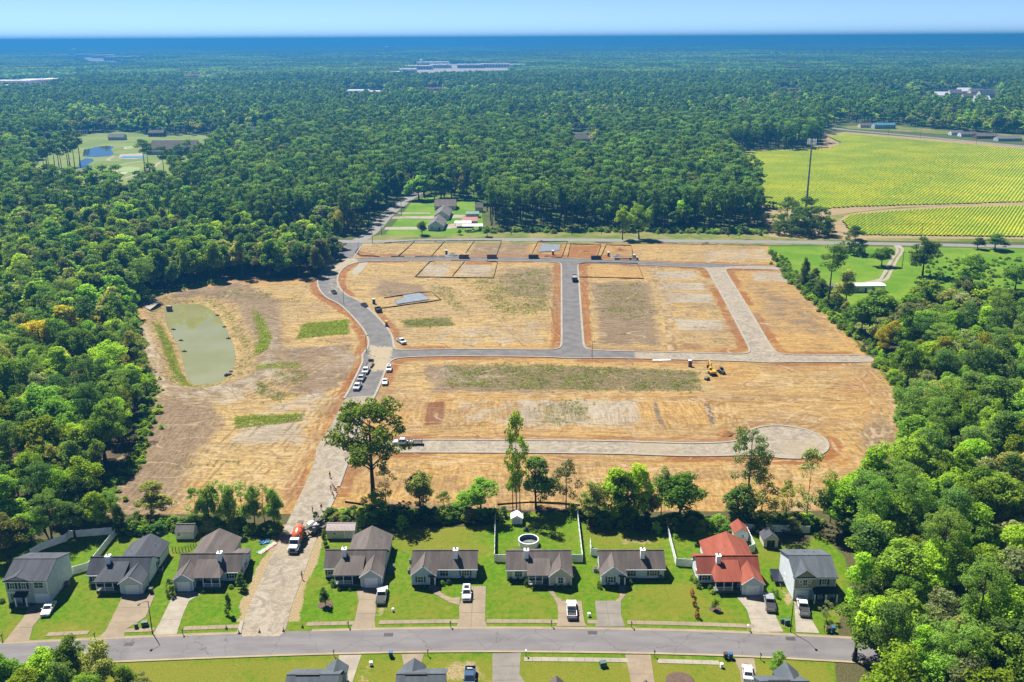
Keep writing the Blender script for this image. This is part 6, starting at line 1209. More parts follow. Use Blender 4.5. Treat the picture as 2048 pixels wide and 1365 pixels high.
# ------------------------------------------------------------------ sheds
def shed(label, near, w, d, h, rise, wall, roof, ridge='x', window_at=None, door_at=None):
    p = gp(*near); v = thing('garden_shed', label, 'shed', (p[0] - w / 2, p[1], 0)); b = MB(); r = MB()
    if ridge == 'x': walls_x(b, 0, w, 0, d, h, h + rise, 0.15); roof_x(r, 0, w, 0, d, h, h + rise, oh=0.2, og=0.15, t=0.08)
    else: walls_y(b, 0, w, 0, d, h, h + rise, 0.15); roof_y(r, 0, w, 0, d, h, h + rise, oh=0.2, og=0.15, t=0.08)
    b.build('wall', wall, v); r.build('roof', roof, v); f = MB(); f.box(0.05, w - 0.05, 0.05, d - 0.05, -0.1, 0.15); f.build('skids', 'wood_post', v)
    if window_at is not None: window(v, window_at, 0.0, 1.0, 0.6, 0.7)
    if door_at is not None:
        x, dw, m = door_at
        for s in (0, 1): k = MB(); k.box(x + s * dw / 2 + 0.02, x + (s + 1) * dw / 2 - 0.02, -0.05, 0.0, 0.2, h - 0.15); k.build('door', m, v)
    return v
shed('small cream gambrel shed with grey roof behind the chain link fence', (370, 1080), 4.1, 3.0, 2.0, 1.2, 'siding_cream', 'roof_grey', 'x', 0.8)
s_ = shed('khaki shed with mauve metal roof beside the dirt road', (682, 1079), 6.4, 3.6, 2.3, 0.9, 'siding_khaki', 'metal_roof_mauve', 'x', 1.8)
b = MB(); b.box(4.0, 6.2, -0.02, 1.0, 0.16, 0.25); b.build('porch_floor', 'deck_wood', s_); posts(s_, (4.1, 6.1), 0.05, 0.25, 2.2, r=0.06); railing(s_, 4.1, 6.1, -0.05, 0.2, hh=0.8)
k = MB()
for i in range(22): x = -0.1 + 6.6 * i / 21; k.slab([(x - 0.03, -0.2, 2.37), (x + 0.03, -0.2, 2.37), (x + 0.03, 1.8, 3.32), (x - 0.03, 1.8, 3.32)], 0.05)
k.build('roof_rib', 'metal_roof_mauve', s_)
shed('white plastic shed with double doors behind the round pool', (1034, 1050), 2.5, 2.6, 1.7, 0.7, 'vinyl_white', 'trim_white', 'y', None, (0.4, 1.7, 'siding_pale'))
shed('small white shed with red shingle roof behind the red-roofed house', (1482, 1084), 3.2, 4.4, 2.2, 1.2, 'siding_white', 'roof_red', 'y', 1.9)
shed('tan shed with dark roof and double doors in front of the white back fence', (1541, 1096), 3.2, 3.6, 2.0, 1.3, 'siding_tan', 'roof_slate', 'y', None, (0.7, 1.8, 'metal_black'))
# above-ground pool
p = gp(1057, 1089); R_ = 2.25; v = thing('round_pool', 'round above-ground pool with white wall behind the tan house', 'pool', (p[0], p[1], 0)); b = MB(); n = 24
for k in range(n):
    a0, a1 = 2 * math.pi * k / n, 2 * math.pi * (k + 1) / n; b.add([(r * math.cos(a), r * math.sin(a), z) for z in (0, 1.3) for a in (a0, a1) for r in (R_, R_ - 0.06)], [(0, 2, 6, 4), (1, 5, 7, 3), (4, 6, 7, 5)])
b.build('wall', 'vinyl_white', v); b = MB()
for k in range(n): a0, a1 = 2 * math.pi * k / n, 2 * math.pi * (k + 1) / n; b.prism([(r * math.cos(a), r * math.sin(a)) for r, a in ((R_ - 0.12, a0), (R_ + 0.1, a0), (R_ + 0.1, a1), (R_ - 0.12, a1))], 1.303, 1.36)
b.build('rim', 'vinyl_white', v); mat('liner_blue', (0.22, 0.40, 0.58), (0.30, 0.45, 0.55), 1.0, 0.5); t = NT('pool_water'); nn = t.noise(t.objc(), 1.0, 4); t.out(t.mix(t.ramp(nn, 0.4, 0.6), (0.16, 0.24, 0.30), (0.38, 0.38, 0.34)), 0.2, 0.5)
b = MB()
for k in range(n): a0, a1 = 2 * math.pi * k / n, 2 * math.pi * (k + 1) / n; r = R_ - 0.065; b.add([(r * math.cos(a), r * math.sin(a), z) for z in (0.05, 1.3) for a in (a0, a1)], [(0, 2, 3, 1)])
b.build('liner', 'liner_blue', v); b = MB(); b.tube((0, 0, 0.02), (0, 0, 0.3), R_ - 0.08, R_ - 0.08, n); b.build('water', 'pool_water', v)
for k in range(8): a = 2 * math.pi * k / 8; b = MB(); b.box(R_ + 0.005, R_ + 0.1, -0.06, 0.06, 0, 1.3); o = b.build('upright', 'trim_white', v); o.rotation_euler.z = a
p = gp(1052, 1062); v = thing('pool_pump', 'dark pool pump between the pool and the white plastic shed', 'pump', (p[0], p[1], 0)); b = MB(); b.box(-0.6, 0.6, -0.35, 0.35, 0, 0.5); b.build('motor', 'plastic_dark', v, bevel=0.1); b = MB(); b.tube((0.1, 0, 0.5), (0.1, 0, 1.1), 0.3, 0.3, 10); b.build('filter_tank', 'bin_dark', v)
# ------------------------------------------------------------------ bins, boxes, mailboxes
def bin_(label, px, py, body, lid):
    p = gp(px, py); v = thing('wheeled_bin', label, 'bin', (p[0], p[1], 0), 0.1 * random.random()); b = MB(); b.frustum((-0.27, 0.27, -0.3, 0.3), (-0.36, 0.36, -0.4, 0.4), 0.06, 1.05); b.build('body', body, v); b = MB(); b.box(-0.39, 0.39, -0.44, 0.44, 1.053, 1.15); b.build('lid', lid, v, bevel=0.03)
    for s in (-1, 1): b = MB(); b.tube((s * 0.28, 0.32, 0.12), (s * 0.36, 0.32, 0.12), 0.12, 0.12, 10); b.build('wheel', 'rubber', v)
bin_('dark bin with blue lid at the near kerb opposite the garage house', 782, 1314, 'bin_dark', 'pallet_blue'); bin_('dark bin left of the blue bin at the right end of the near kerb', 1451, 1317, 'bin_dark', 'bin_dark'); bin_('blue bin at the near kerb right of a dark bin', 1461, 1317, 'pallet_blue', 'pallet_blue'); bin_('dark bin beside the bright blue bin under the right-hand trees', 1657, 1265, 'bin_dark', 'bin_dark'); bin_('bright blue bin under the trees at the right end of the street', 1666, 1264, 'pallet_blue', 'pallet_blue'); bin_('blue bin beside the garage of the grey house by the dirt road', 778, 1148, 'pallet_blue', 'pallet_blue'); bin_('blue bin behind the red-roofed shed', 1458, 1062, 'pallet_blue', 'pallet_blue'); bin_('dark bin at the left side of the first pale blue house', 303, 1186, 'bin_dark', 'bin_dark')
def mailbox(label, px, py, box='metal_black', post='wood_post'):
    p = gp(px, py); v = thing('mailbox', label, 'mailbox', (p[0], p[1], 0)); b = MB(); b.box(-0.05, 0.05, -0.05, 0.05, -0.05, 1.1); b.build('post', post, v); b = MB(); b.extrude([(-0.11, 1.1), (0.11, 1.1), (0.11, 1.25), (0.06, 1.33), (-0.06, 1.33), (-0.11, 1.25)], 'y', -0.3, 0.25); b.build('box', box, v)
for a in (('mailbox at the kerb of the leftmost driveway', 5, 1281), ('brown mailbox beside the long driveway near the left lamp', 190, 1278), ('mailbox at the left kerb before the dirt road', 366, 1270), ('black mailbox at the far kerb left of the garage-house drive', 697, 1256), ('mailbox left of the double driveway with the white suv', 901, 1255), ('mailbox left of the drive in front of the tan house', 1103, 1254), ('mailbox right of the bare grey double driveway', 1263, 1256), ('white mailbox on a post left of the red-roofed house drive', 1496, 1262, 'trim_white', 'trim_white'), ('mailbox right of the right-hand narrow driveway', 1648, 1264),
          ('mailbox at the near kerb right of the first grey roof', 668, 1313), ('mailbox at the near kerb left of the bald lawn', 856, 1312), ('white-topped mailbox at the near kerb by the wide concrete drive', 1052, 1313, 'trim_white'), ('mailbox at the near kerb right of the tan drive', 1309, 1314), ('black mailbox at the near kerb left of the small round tree', 1521, 1320)): mailbox(*a)
def ubox(label, px, py, w, d, h, m):
    p = gp(px, py); v = thing('utility_box', label, 'utility box', (p[0], p[1], 0), 0.2); b = MB(); b.box(-w / 2 - 0.1, w / 2 + 0.1, -d / 2 - 0.1, d / 2 + 0.1, -0.05, 0.06); b.build('pad', 'concrete_grey', v); b = MB(); b.extrude([(-d / 2, 0.06), (-d / 2, h * 0.8), (d / 2, h), (d / 2, 0.06)], 'x', -w / 2, w / 2); b.build('cabinet', m, v); b = MB(); b.box(-w / 2 - 0.03, w / 2 + 0.03, -d / 2 - 0.03, d / 2 + 0.03, h, h + 0.05); b.build('lid', m, v)
for a in (('large green transformer box left of the left lamp pole', 290, 1252, 1.15, 0.9, 0.95, 'box_green'), ('small green cable box left of the larger transformer', 273, 1256, 0.6, 0.6, 0.9, 'box_green'), ('green transformer box between the two rightmost driveways', 1573, 1248, 1.1, 0.9, 0.95, 'box_green'), ('small green post box left of the right transformer', 1563, 1246, 0.4, 0.4, 0.8, 'box_green'), ('green transformer box on the near lawn by the near sidewalk', 1206, 1333, 1.2, 0.9, 0.95, 'box_green'), ('small grey cable post on the lawn left of the wide driveways', 786, 1223, 0.35, 0.35, 0.6, 'trim_white'), ('pale cable box between the two middle double drives', 1178, 1233, 0.45, 0.45, 0.7, 'trim_white'), ('pale cable box on the dry lawn at the bottom', 742, 1331, 0.5, 0.5, 0.7, 'trim_white'), ('pale cable box on the near lawn at the bottom right', 1443, 1335, 0.5, 0.5, 0.8, 'trim_white')): ubox(*a)
def ac_unit(label, px, py):
    p = gp(px, py); v = thing('air_conditioner', label, 'air conditioner', (p[0], p[1], 0)); b = MB(); b.box(-0.45, 0.45, -0.45, 0.45, 0.05, 0.85); b.build('casing', 'metal_grey', v, bevel=0.03); b = MB(); b.tube((0, 0, 0.852), (0, 0, 0.88), 0.36, 0.36, 14); b.build('fan_grille', 'plastic_dark', v); b = MB(); b.box(-0.55, 0.55, -0.55, 0.55, -0.05, 0.05); b.build('pad', 'concrete_grey', v)
for a in (('air conditioner beside the right wall of the house by the dirt road', 785, 1137), ('air conditioner at the left wall of the light blue house', 820, 1145), ('second air conditioner further back at the left wall of the light blue house', 823, 1125), ('air conditioner at the right wall of the tan house', 1147, 1142), ('air conditioner beside the white house left of its gable', 1191, 1143), ('air conditioner by the right wall of the slate-roofed house', 322, 1143), ('air conditioner by the right wall of the leftmost house', 135, 1171)): ac_unit(*a)
for i, (px, py) in enumerate(((453, 1258), (478, 1267), (519, 1265), (567, 1263), (605, 1255))):
    p = gp(px, py); v = thing('traffic_cone', ['orange traffic cone at the end of the left sidewalk', 'orange traffic cone standing in the left part of the dirt road mouth', 'orange traffic cone in the middle of the dirt road mouth', 'orange traffic cone in the right part of the dirt road mouth', 'orange traffic cone at the right corner of the dirt road mouth'][i], 'traffic cone', (p[0], p[1], 0.04)); b = MB(); b.box(-0.22, 0.22, -0.22, 0.22, 0, 0.05); b.build('base', 'rubber', v); b = MB(); b.lathe([(0.17, 0.05), (0.04, 0.85)], n=12); b.build('cone', 'cone_orange', v); b = MB(); b.lathe([(0.118, 0.42), (0.092, 0.58)], n=12); b.build('reflective_band', 'trim_white', v)
# hydrant-like post, tarps in the yard by the dirt road
mat('tarp_blue', (0.03, 0.30, 0.62), (0.10, 0.42, 0.72), 1.2, 0.5)
t = NT('water_slide_print'); P_ = t.objc(); sep = t.node('ShaderNodeSeparateXYZ'); t.L(P_, sep.inputs[0]); c = t.mix(t.ramp(sep.outputs[0], -0.32, -0.28), (0.02, 0.42, 0.44), (0.78, 0.75, 0.25)); c = t.mix(t.ramp(sep.outputs[0], 0.28, 0.32), c, (0.80, 0.30, 0.55)); t.out(c, 0.5, 0.4)
def crumpled(name, label, cat, l, w, m, px, py, ang, hz=0.12):
    p = gp(px, py); n, k = 14, 8; V = [(w * (j / (k - 1) - 0.5) * (1 + 0.08 * math.sin(3 * i)), l * (i / (n - 1) - 0.5), 0.06 + hz * random.random()) for i in range(n) for j in range(k)]; F_ = [(i * k + j, i * k + j + 1, (i + 1) * k + j + 1, (i + 1) * k + j) for i in range(n - 1) for j in range(k - 1)]
    nv = len(V); edge = [j for j in range(k)] + [i * k + k - 1 for i in range(1, n)] + [(n - 1) * k + j for j in range(k - 2, -1, -1)] + [i * k for i in range(n - 2, 0, -1)]
    V += [(V[e][0], V[e][1], -0.02) for e in edge]; F_ += [(edge[(q + 1) % len(edge)], edge[q], nv + q, nv + (q + 1) % len(edge)) for q in range(len(edge))]
    b = MB(); b.add(V, F_); o = b.build(name, m); o.location = (p[0], p[1], 0.0); o.rotation_euler.z = ang; return tag(o, label, cat)
crumpled('water_slide_mat', 'striped teal, yellow and pink slide mat on the grass by the dirt road', 'mat', 5.4, 1.5, 'water_slide_print', 534, 1097, -0.5); crumpled('blue_tarp', 'crumpled blue sheet on the grass left of the dirt road', 'tarp', 1.7, 2.2, 'tarp_blue', 529, 1085, 0.3, 0.3); crumpled('blue_tarp', 'faded blue sheet lying under the trees behind the light blue house', 'tarp', 1.0, 3.2, 'tarp_blue', 871, 1042, 0.1, 0.2)
p = gp(873, 1175)
# ------------------------------------------------------------------ skips, toilets, heaps on the site
def skip(label, px, py, ang, m, L=5.2):
    p = gp(px, py); v = thing('rubbish_skip', label, 'skip', (p[0], p[1], 0.03), ang); b = MB(); h = 1.7
    b.box(-L / 2, L / 2, -1.15, 1.15, 0.15, 0.25)
    for s in (-1, 1): b.box(-L / 2, L / 2, *sorted((s * 1.15, s * 1.09)), 0.253, h)
    for s in (-1, 1): b.box(*sorted((s * L / 2, s * (L / 2 - 0.06))), -1.087, 1.087, 0.253, h)
    b.build('box', m, v); r = MB()
    for k in range(7):
        x = -L / 2 + 0.25 + k * (L - 0.5) / 6
        for s in (-1, 1): r.box(x - 0.06, x + 0.06, *sorted((s * 1.153, s * 1.25)), 0.2, h - 0.05)
    r.build('side_rib', m, v); f = MB(); f.box(-L / 2 + 0.1, L / 2 - 0.1, -1.05, 1.05, 0.26, 0.9); f.build('rubbish', 'cargo_tan', v, bevel=0.2)
    for s in (-1, 1): q = MB(); q.tube((s * (L / 2 - 0.5), -1.0, 0.075), (s * (L / 2 - 0.5), 1.0, 0.075), 0.075, 0.075, 8); q.build('roller', 'steel_dark', v)
skip('maroon rubbish skip at the kerb left of the second maroon skip', 928, 517, 0, 'paint_maroon'); skip('maroon rubbish skip at the kerb right of the other maroon skip', 984, 517, 0, 'paint_maroon'); skip('dark grey rubbish skip at the kerb below the plastic-covered slab', 1067, 517, 0, 'steel_dark'); skip('dark grey rubbish skip at the kerb by the orange clay lot', 1192, 519, 0, 'steel_dark'); skip('black rubbish skip on the edge of the curving road', 757, 624, RDIR((745, 622), (752, 632)), 'steel_dark', 4.0)
def toilet(label, px, py, m='toilet_blue'):
    p = gp(px, py); v = thing('portable_toilet', label, 'toilet', (p[0], p[1], 0)); b = MB(); b.box(-0.58, 0.58, -0.58, 0.58, 0.1, 2.1); b.build('cabin', m, v, bevel=0.05); b = MB(); b.frustum((-0.6, 0.6, -0.6, 0.6), (-0.45, 0.45, -0.45, 0.45), 2.103, 2.32); b.build('roof', 'trim_white', v); b = MB(); b.box(-0.36, 0.36, -0.62, -0.583, 0.2, 1.95); b.build('door', m, v); b = MB(); b.box(-0.65, 0.65, -0.7, 0.65, 0, 0.1); b.build('skid', 'plastic_dark', v)
toilet('blue-grey portable toilet beside the pale gravel heap', 893, 509); toilet('portable toilet in front of the upper plastic-covered slab', 1106, 510, 'metal_grey'); toilet('portable toilet left of the grey gravel heap', 1217, 513, 'metal_grey'); toilet('dark portable toilet on the soil left of the excavator', 1380, 733, 'paint_maroon'); toilet('blue-grey portable toilet at the slab by the curving road', 748, 608)
def heap(label, px, py, r, h, m='gravel_pile'):
    p = gp(px, py); n, k = 18, 6; V = [(0, 0, h)]; F_ = []
    for j in range(1, k + 1):
        for i in range(n): a = 2 * math.pi * i / n; rr = r * j / k * (0.85 + 0.25 * random.random()); V.append((rr * math.cos(a), rr * 0.9 * math.sin(a), max(-0.05, h * (1 - (j / k) ** 0.9) + 0.12 * random.random() - (0.2 if j == k else 0))))
    F_ += [(0, 1 + i, 1 + (i + 1) % n) for i in range(n)]
    for j in range(k - 1): F_ += [(1 + j * n + i, 1 + (j + 1) * n + i, 1 + (j + 1) * n + (i + 1) % n, 1 + j * n + (i + 1) % n) for i in range(n)]
    b = MB(); b.add(V, F_); o = b.build('gravel_heap', m); o.location = (p[0], p[1], 0); tag(o, label, 'gravel heap')
heap('pale gravel heap at the kerb beside a portable toilet', 904, 512, 4.0, 1.9); heap('grey gravel heap left of the flatbed lorry', 1233, 515, 3.4, 1.8); heap('small sand heap by the kerb left of the pale gravel heap', 879, 513, 1.6, 0.9, 'concrete_pale')
for i, (px, py, r) in enumerate(((1168, 503, 3.2), (1238, 500, 2.6), (1092, 513, 2.2), (1452, 868, 2.6))): heap(['orange clay heap on the fenced clay lot', 'orange clay heap on the lot behind the flatbed lorry', 'orange clay heap in front of the upper slab', 'clay heap at the bend above the turning circle'][i], px, py, r, 1.1, 'clay_heap')
flatslab = lambda nm, l, pts, m, z: tag(flat(nm, pts, z, m, 0.3), l, 'foundation slab')
flatslab('foundation_slab', 'plastic-covered foundation slab by the curving road', [(789, 603), (808, 600), (806, 592), (839, 587), (859, 600), (795, 609.5)][::-1], 'plastic_sheet', 0.3); flatslab('foundation_slab', 'plastic-covered foundation slab behind the upper portable toilet', [(1083.5, 489), (1121.6, 490), (1118.7, 502.5), (1093.8, 504), (1077, 505.5)][::-1], 'plastic_sheet', 0.3)
tag(flat('sidewalk_ramp', [(700, 548), (719, 527), (737, 525), (722, 545), (712, 550)][::-1], 0.06, 'concrete_pale', 0.1), 'pale concrete path piece on the corner by the road bend', 'concrete path')
structure(flat('pond_access_pad', [(283, 612), (302, 601), (322, 603), (300, 620)][::-1], 0.05, 'concrete_pale', 0.2))
p = gp(338, 613); o = thing('outlet_box', 'grey concrete outlet box at the far corner of the pond', 'concrete box', (p[0], p[1], -0.9)); b = MB(); b.box(-1, 1, -0.9, 0.9, -1.2, 1.0); b.build('box', 'concrete_grey', o); b = MB(); b.box(-1.1, 1.1, -1, 1, 1.003, 1.15); b.build('lid', 'concrete_pale', o)
for i, (px, py) in enumerate(((347, 660), (362, 682), (369, 704), (435, 632), (449, 655), (457, 678))):    # baffle stakes at the water's edge
    p = gp(px, py, -2); o = thing('baffle_stake', f'dark baffle stake at the {"left" if i < 3 else "right"} edge of the pond, {["farthest", "middle", "nearest"][i % 3]} of three', 'stake', (p[0], p[1], -2.4)); b = MB(); b.box(-0.1, 0.1, -0.1, 0.1, 0, 1.2); b.build('post', 'wood_post', o); b = MB(); b.box(-0.9, 0.9, -0.04, 0.04, 0.4, 0.8); b.build('float', 'silt_black', o)
rs_ = [(462, 742), (458, 746), (455, 748), (460, 749), (452, 750)]
for i, (px, py) in enumerate(rs_):
    p = gp(px, py, -1.6); b = MB(); b.lathe([(0.3, -0.4), (0.75, -0.1), (0.7, 0.35), (0.25, 0.6)], n=7); o = b.build('rock', 'stone_grey'); o.location = (p[0], p[1], -1.75); o.rotation_euler = (0.3 * i, 0.2, i); o.scale = (1, 0.8 + 0.1 * i, 0.7); tag(o, 'grey rock in the small heap at the near right pond edge', 'rock', 'rocks at the pond edge')
# gully boxes and inlet covers along the site kerbs
for i, (px, py, w) in enumerate(((1330, 722, 1.6), (1318, 722, 1.4))): p = gp(px, py); o = thing('pipe_stack', ['bundle of pale pipes beside the south street', 'second bundle of pale pipes left of the first by the south street'][i], 'pipes', (p[0], p[1], 0), 0.1); [MB().tube((-2.2, 0.22 * k, 0.12), (2.2, 0.22 * k, 0.12), 0.11, 0.11, 8).build('pipe', 'trim_white', o) for k in range(5)]
# ------------------------------------------------------------------ poles, wires, tower
def lamp(label, px, py, top, arm):
    p = gp(px, py); h = height_to(p[0], p[1], top); v = thing('street_lamp', label, 'street lamp', (p[0], p[1], 0)); b = MB(); b.path([(0, 0, -0.1), (0, 0, h * 0.5), (0, 0, h)], [0.11, 0.09, 0.06], 8); b.build('pole', 'metal_black', v)
    e = (arm[0], arm[1], h + 0.15); b = MB(); b.path([(0, 0, h - 0.15), (arm[0] * 0.5, arm[1] * 0.5, h + 0.15), e], [0.045, 0.04, 0.035], 6); b.build('arm', 'metal_black', v); b = MB(); b.box(e[0] - 0.2, e[0] + 0.2, e[1] - 0.3, e[1] + 0.3, e[2] - 0.12, e[2] + 0.06); b.build('lamp_head', 'metal_black', v)
lamp('black street lamp pole at the left end of the street', 305, 1267, 1202, (-1.2, -1.4)); lamp('black street lamp pole between the two rightmost drives', 1581, 1264, 1206, (0.6, -2.2))
for l, px, py, tp in (('thin street lamp at the upper bend of the curving road', 717, 511, 486), ('thin street lamp beside the upper black car', 688, 610, 578), ('thin street lamp left of the road fork', 733, 706, 671), ('thin street lamp at the corner of the middle and south streets', 1184, 718, 683)): lamp(l, px, py, tp, (0.8, -0.6))
POLES = []
def upole(label, px, py, top, wires=True):
    p = gp(px, py); h = height_to(p[0], p[1], top); v = thing('utility_pole', label, 'utility pole', (p[0], p[1], 0)); b = MB(); b.path([(0, 0, -0.2), (0, 0, h)], [0.17, 0.11], 8); b.build('pole', 'wood_post', v); b = MB(); b.box(-1.1, 1.1, -0.06, 0.06, h - 0.75, h - 0.6); b.build('crossarm', 'wood_post', v)
    for s in (-1, 0, 1): b = MB(); b.tube((s, 0, h - 0.6), (s, 0, h - 0.35), 0.05, 0.05, 6); b.build('insulator', 'trim_white', v)
    if wires: POLES.append((p[0], p[1], h - 0.35))
for a in (('wooden utility pole behind the road junction at the far left', 745, 488, 452), ('wooden utility pole on the lawn edge by the road junction', 763, 471, 432), ('wooden utility pole left end of the pine belt', 1022, 471, 438), ('wooden utility pole before the pine belt, second from its left end', 1143, 470, 436), ('wooden utility pole before the pine belt, third from its left end', 1203, 469, 434), ('wooden utility pole in the middle of the pine belt front', 1326, 470, 433), ('wooden utility pole at the right end of the pine belt', 1457, 474, 437), ('wooden utility pole at the farm track by the round clump', 1618, 478, 444), ('wooden utility pole in front of the lower crop field', 1842, 482, 446), ('wooden utility pole at the right edge of the crop field front', 2060, 488, 450)): upole(*a)
for a in (('wooden utility pole beside the road running away between the lawns', 803, 433, 397, False), ('thin wooden pole beside the gravel farm drive', 1804, 537, 502, False), ('wooden utility pole on the far right highway', 1776, 273, 250, False), ('second wooden utility pole on the far right highway', 1840, 279, 256, False), ('third wooden utility pole on the far right highway', 1952, 289, 266, False)): upole(*a)
b = MB()
for (x0, y0, z0), (x1, y1, z1) in zip(POLES[:-1], POLES[1:]):
    for s in (-1, 0, 1):
        pts = [(x0 + (x1 - x0) * t + s, y0 + (y1 - y0) * t, z0 + (z1 - z0) * t - 4 * 1.2 * t * (1 - t)) for t in np.linspace(0, 1, 9)]; b.path(pts, [0.022] * 9, 3)
tag(b.build('power_line', 'metal_black'), 'overhead power lines strung between the poles along the north road', 'power line')
# cell tower
p = gp(1609, 452); h = height_to(p[0], p[1], 276); v = thing('cell_tower', 'tall grey cell tower rising from the round clump of trees', 'cell tower', (p[0], p[1], 0)); b = MB(); b.path([(0, 0, -0.2), (0, 0, h * 0.5), (0, 0, h - 1)], [0.75, 0.55, 0.38], 12); b.build('mast', 'pole_grey', v)
b = MB()
for k in range(12):
    a0, a1 = 2 * math.pi * k / 12, 2 * math.pi * (k + 1) / 12
    for z in (h - 3.2, h - 1.2): b.tube((1.8 * math.cos(a0), 1.8 * math.sin(a0), z), (1.8 * math.cos(a1), 1.8 * math.sin(a1), z), 0.06, 0.06, 4)
for k in range(3): a0 = 2 * math.pi * k / 3; b.tube((0, 0, h - 3.2), (1.8 * math.cos(a0), 1.8 * math.sin(a0), h - 3.2), 0.06, 0.06, 4); b.tube((0, 0, h - 1.2), (1.8 * math.cos(a0), 1.8 * math.sin(a0), h - 1.2), 0.06, 0.06, 4)
b.build('antenna_platform', 'pole_grey', v)
for k in range(9): a = 2 * math.pi * (k + 0.3 * (k % 3)) / 9; b = MB(); b.box(-0.22, 0.22, -0.12, 0.12, h - 3.9, h - 0.6); o = b.build('antenna_panel', 'trim_white', v); o.location = (2.4 * math.cos(a), 2.4 * math.sin(a), 0); o.rotation_euler.z = a + 1.57
# gravel garden beds
for i, (px, py, r) in enumerate(((651, 1210, 1.6), (1430, 1218, 1.2), (1360, 1362, 2.6))):
    p = gp(px, py); b = MB(); b.lathe([(r, -0.02), (r * 0.9, 0.08), (r * 0.3, 0.12)], n=16); o = b.build('mulch_bed', 'mulch'); o.location = (p[0], p[1], 0); tag(o, ['round mulch bed under the small tree right of the dirt road', 'small mulch bed on the lawn of the red-roofed house', 'dark mulch bed on the near lawn at the bottom right'][i], 'flower bed')
# flag on the red-roofed house's porch
p = gp(1470, 1184); v = thing('house_flag', 'red, white and blue flag hanging at the porch of the red-roofed house', 'flag', (46.0, 170.55, 1.2)); b = MB(); b.tube((0, 0, 0.3), (0, -0.7, 1.3), 0.02, 0.02, 6); b.build('flagpole', 'trim_white', v)
for k in range(7): b = MB(); b.box(-0.012, 0.012, -0.65 + 0.09 * k, -0.565 + 0.09 * k, 0.3 + 0.02 * k, 1.15 - 0.02 * k); b.build('stripe', 'lamp_red' if k % 2 == 0 else 'trim_white', v)
b = MB(); b.box(-0.016, 0.016, -0.65, -0.35, 0.8, 1.16); b.build('canton', 'paint_blue', v)

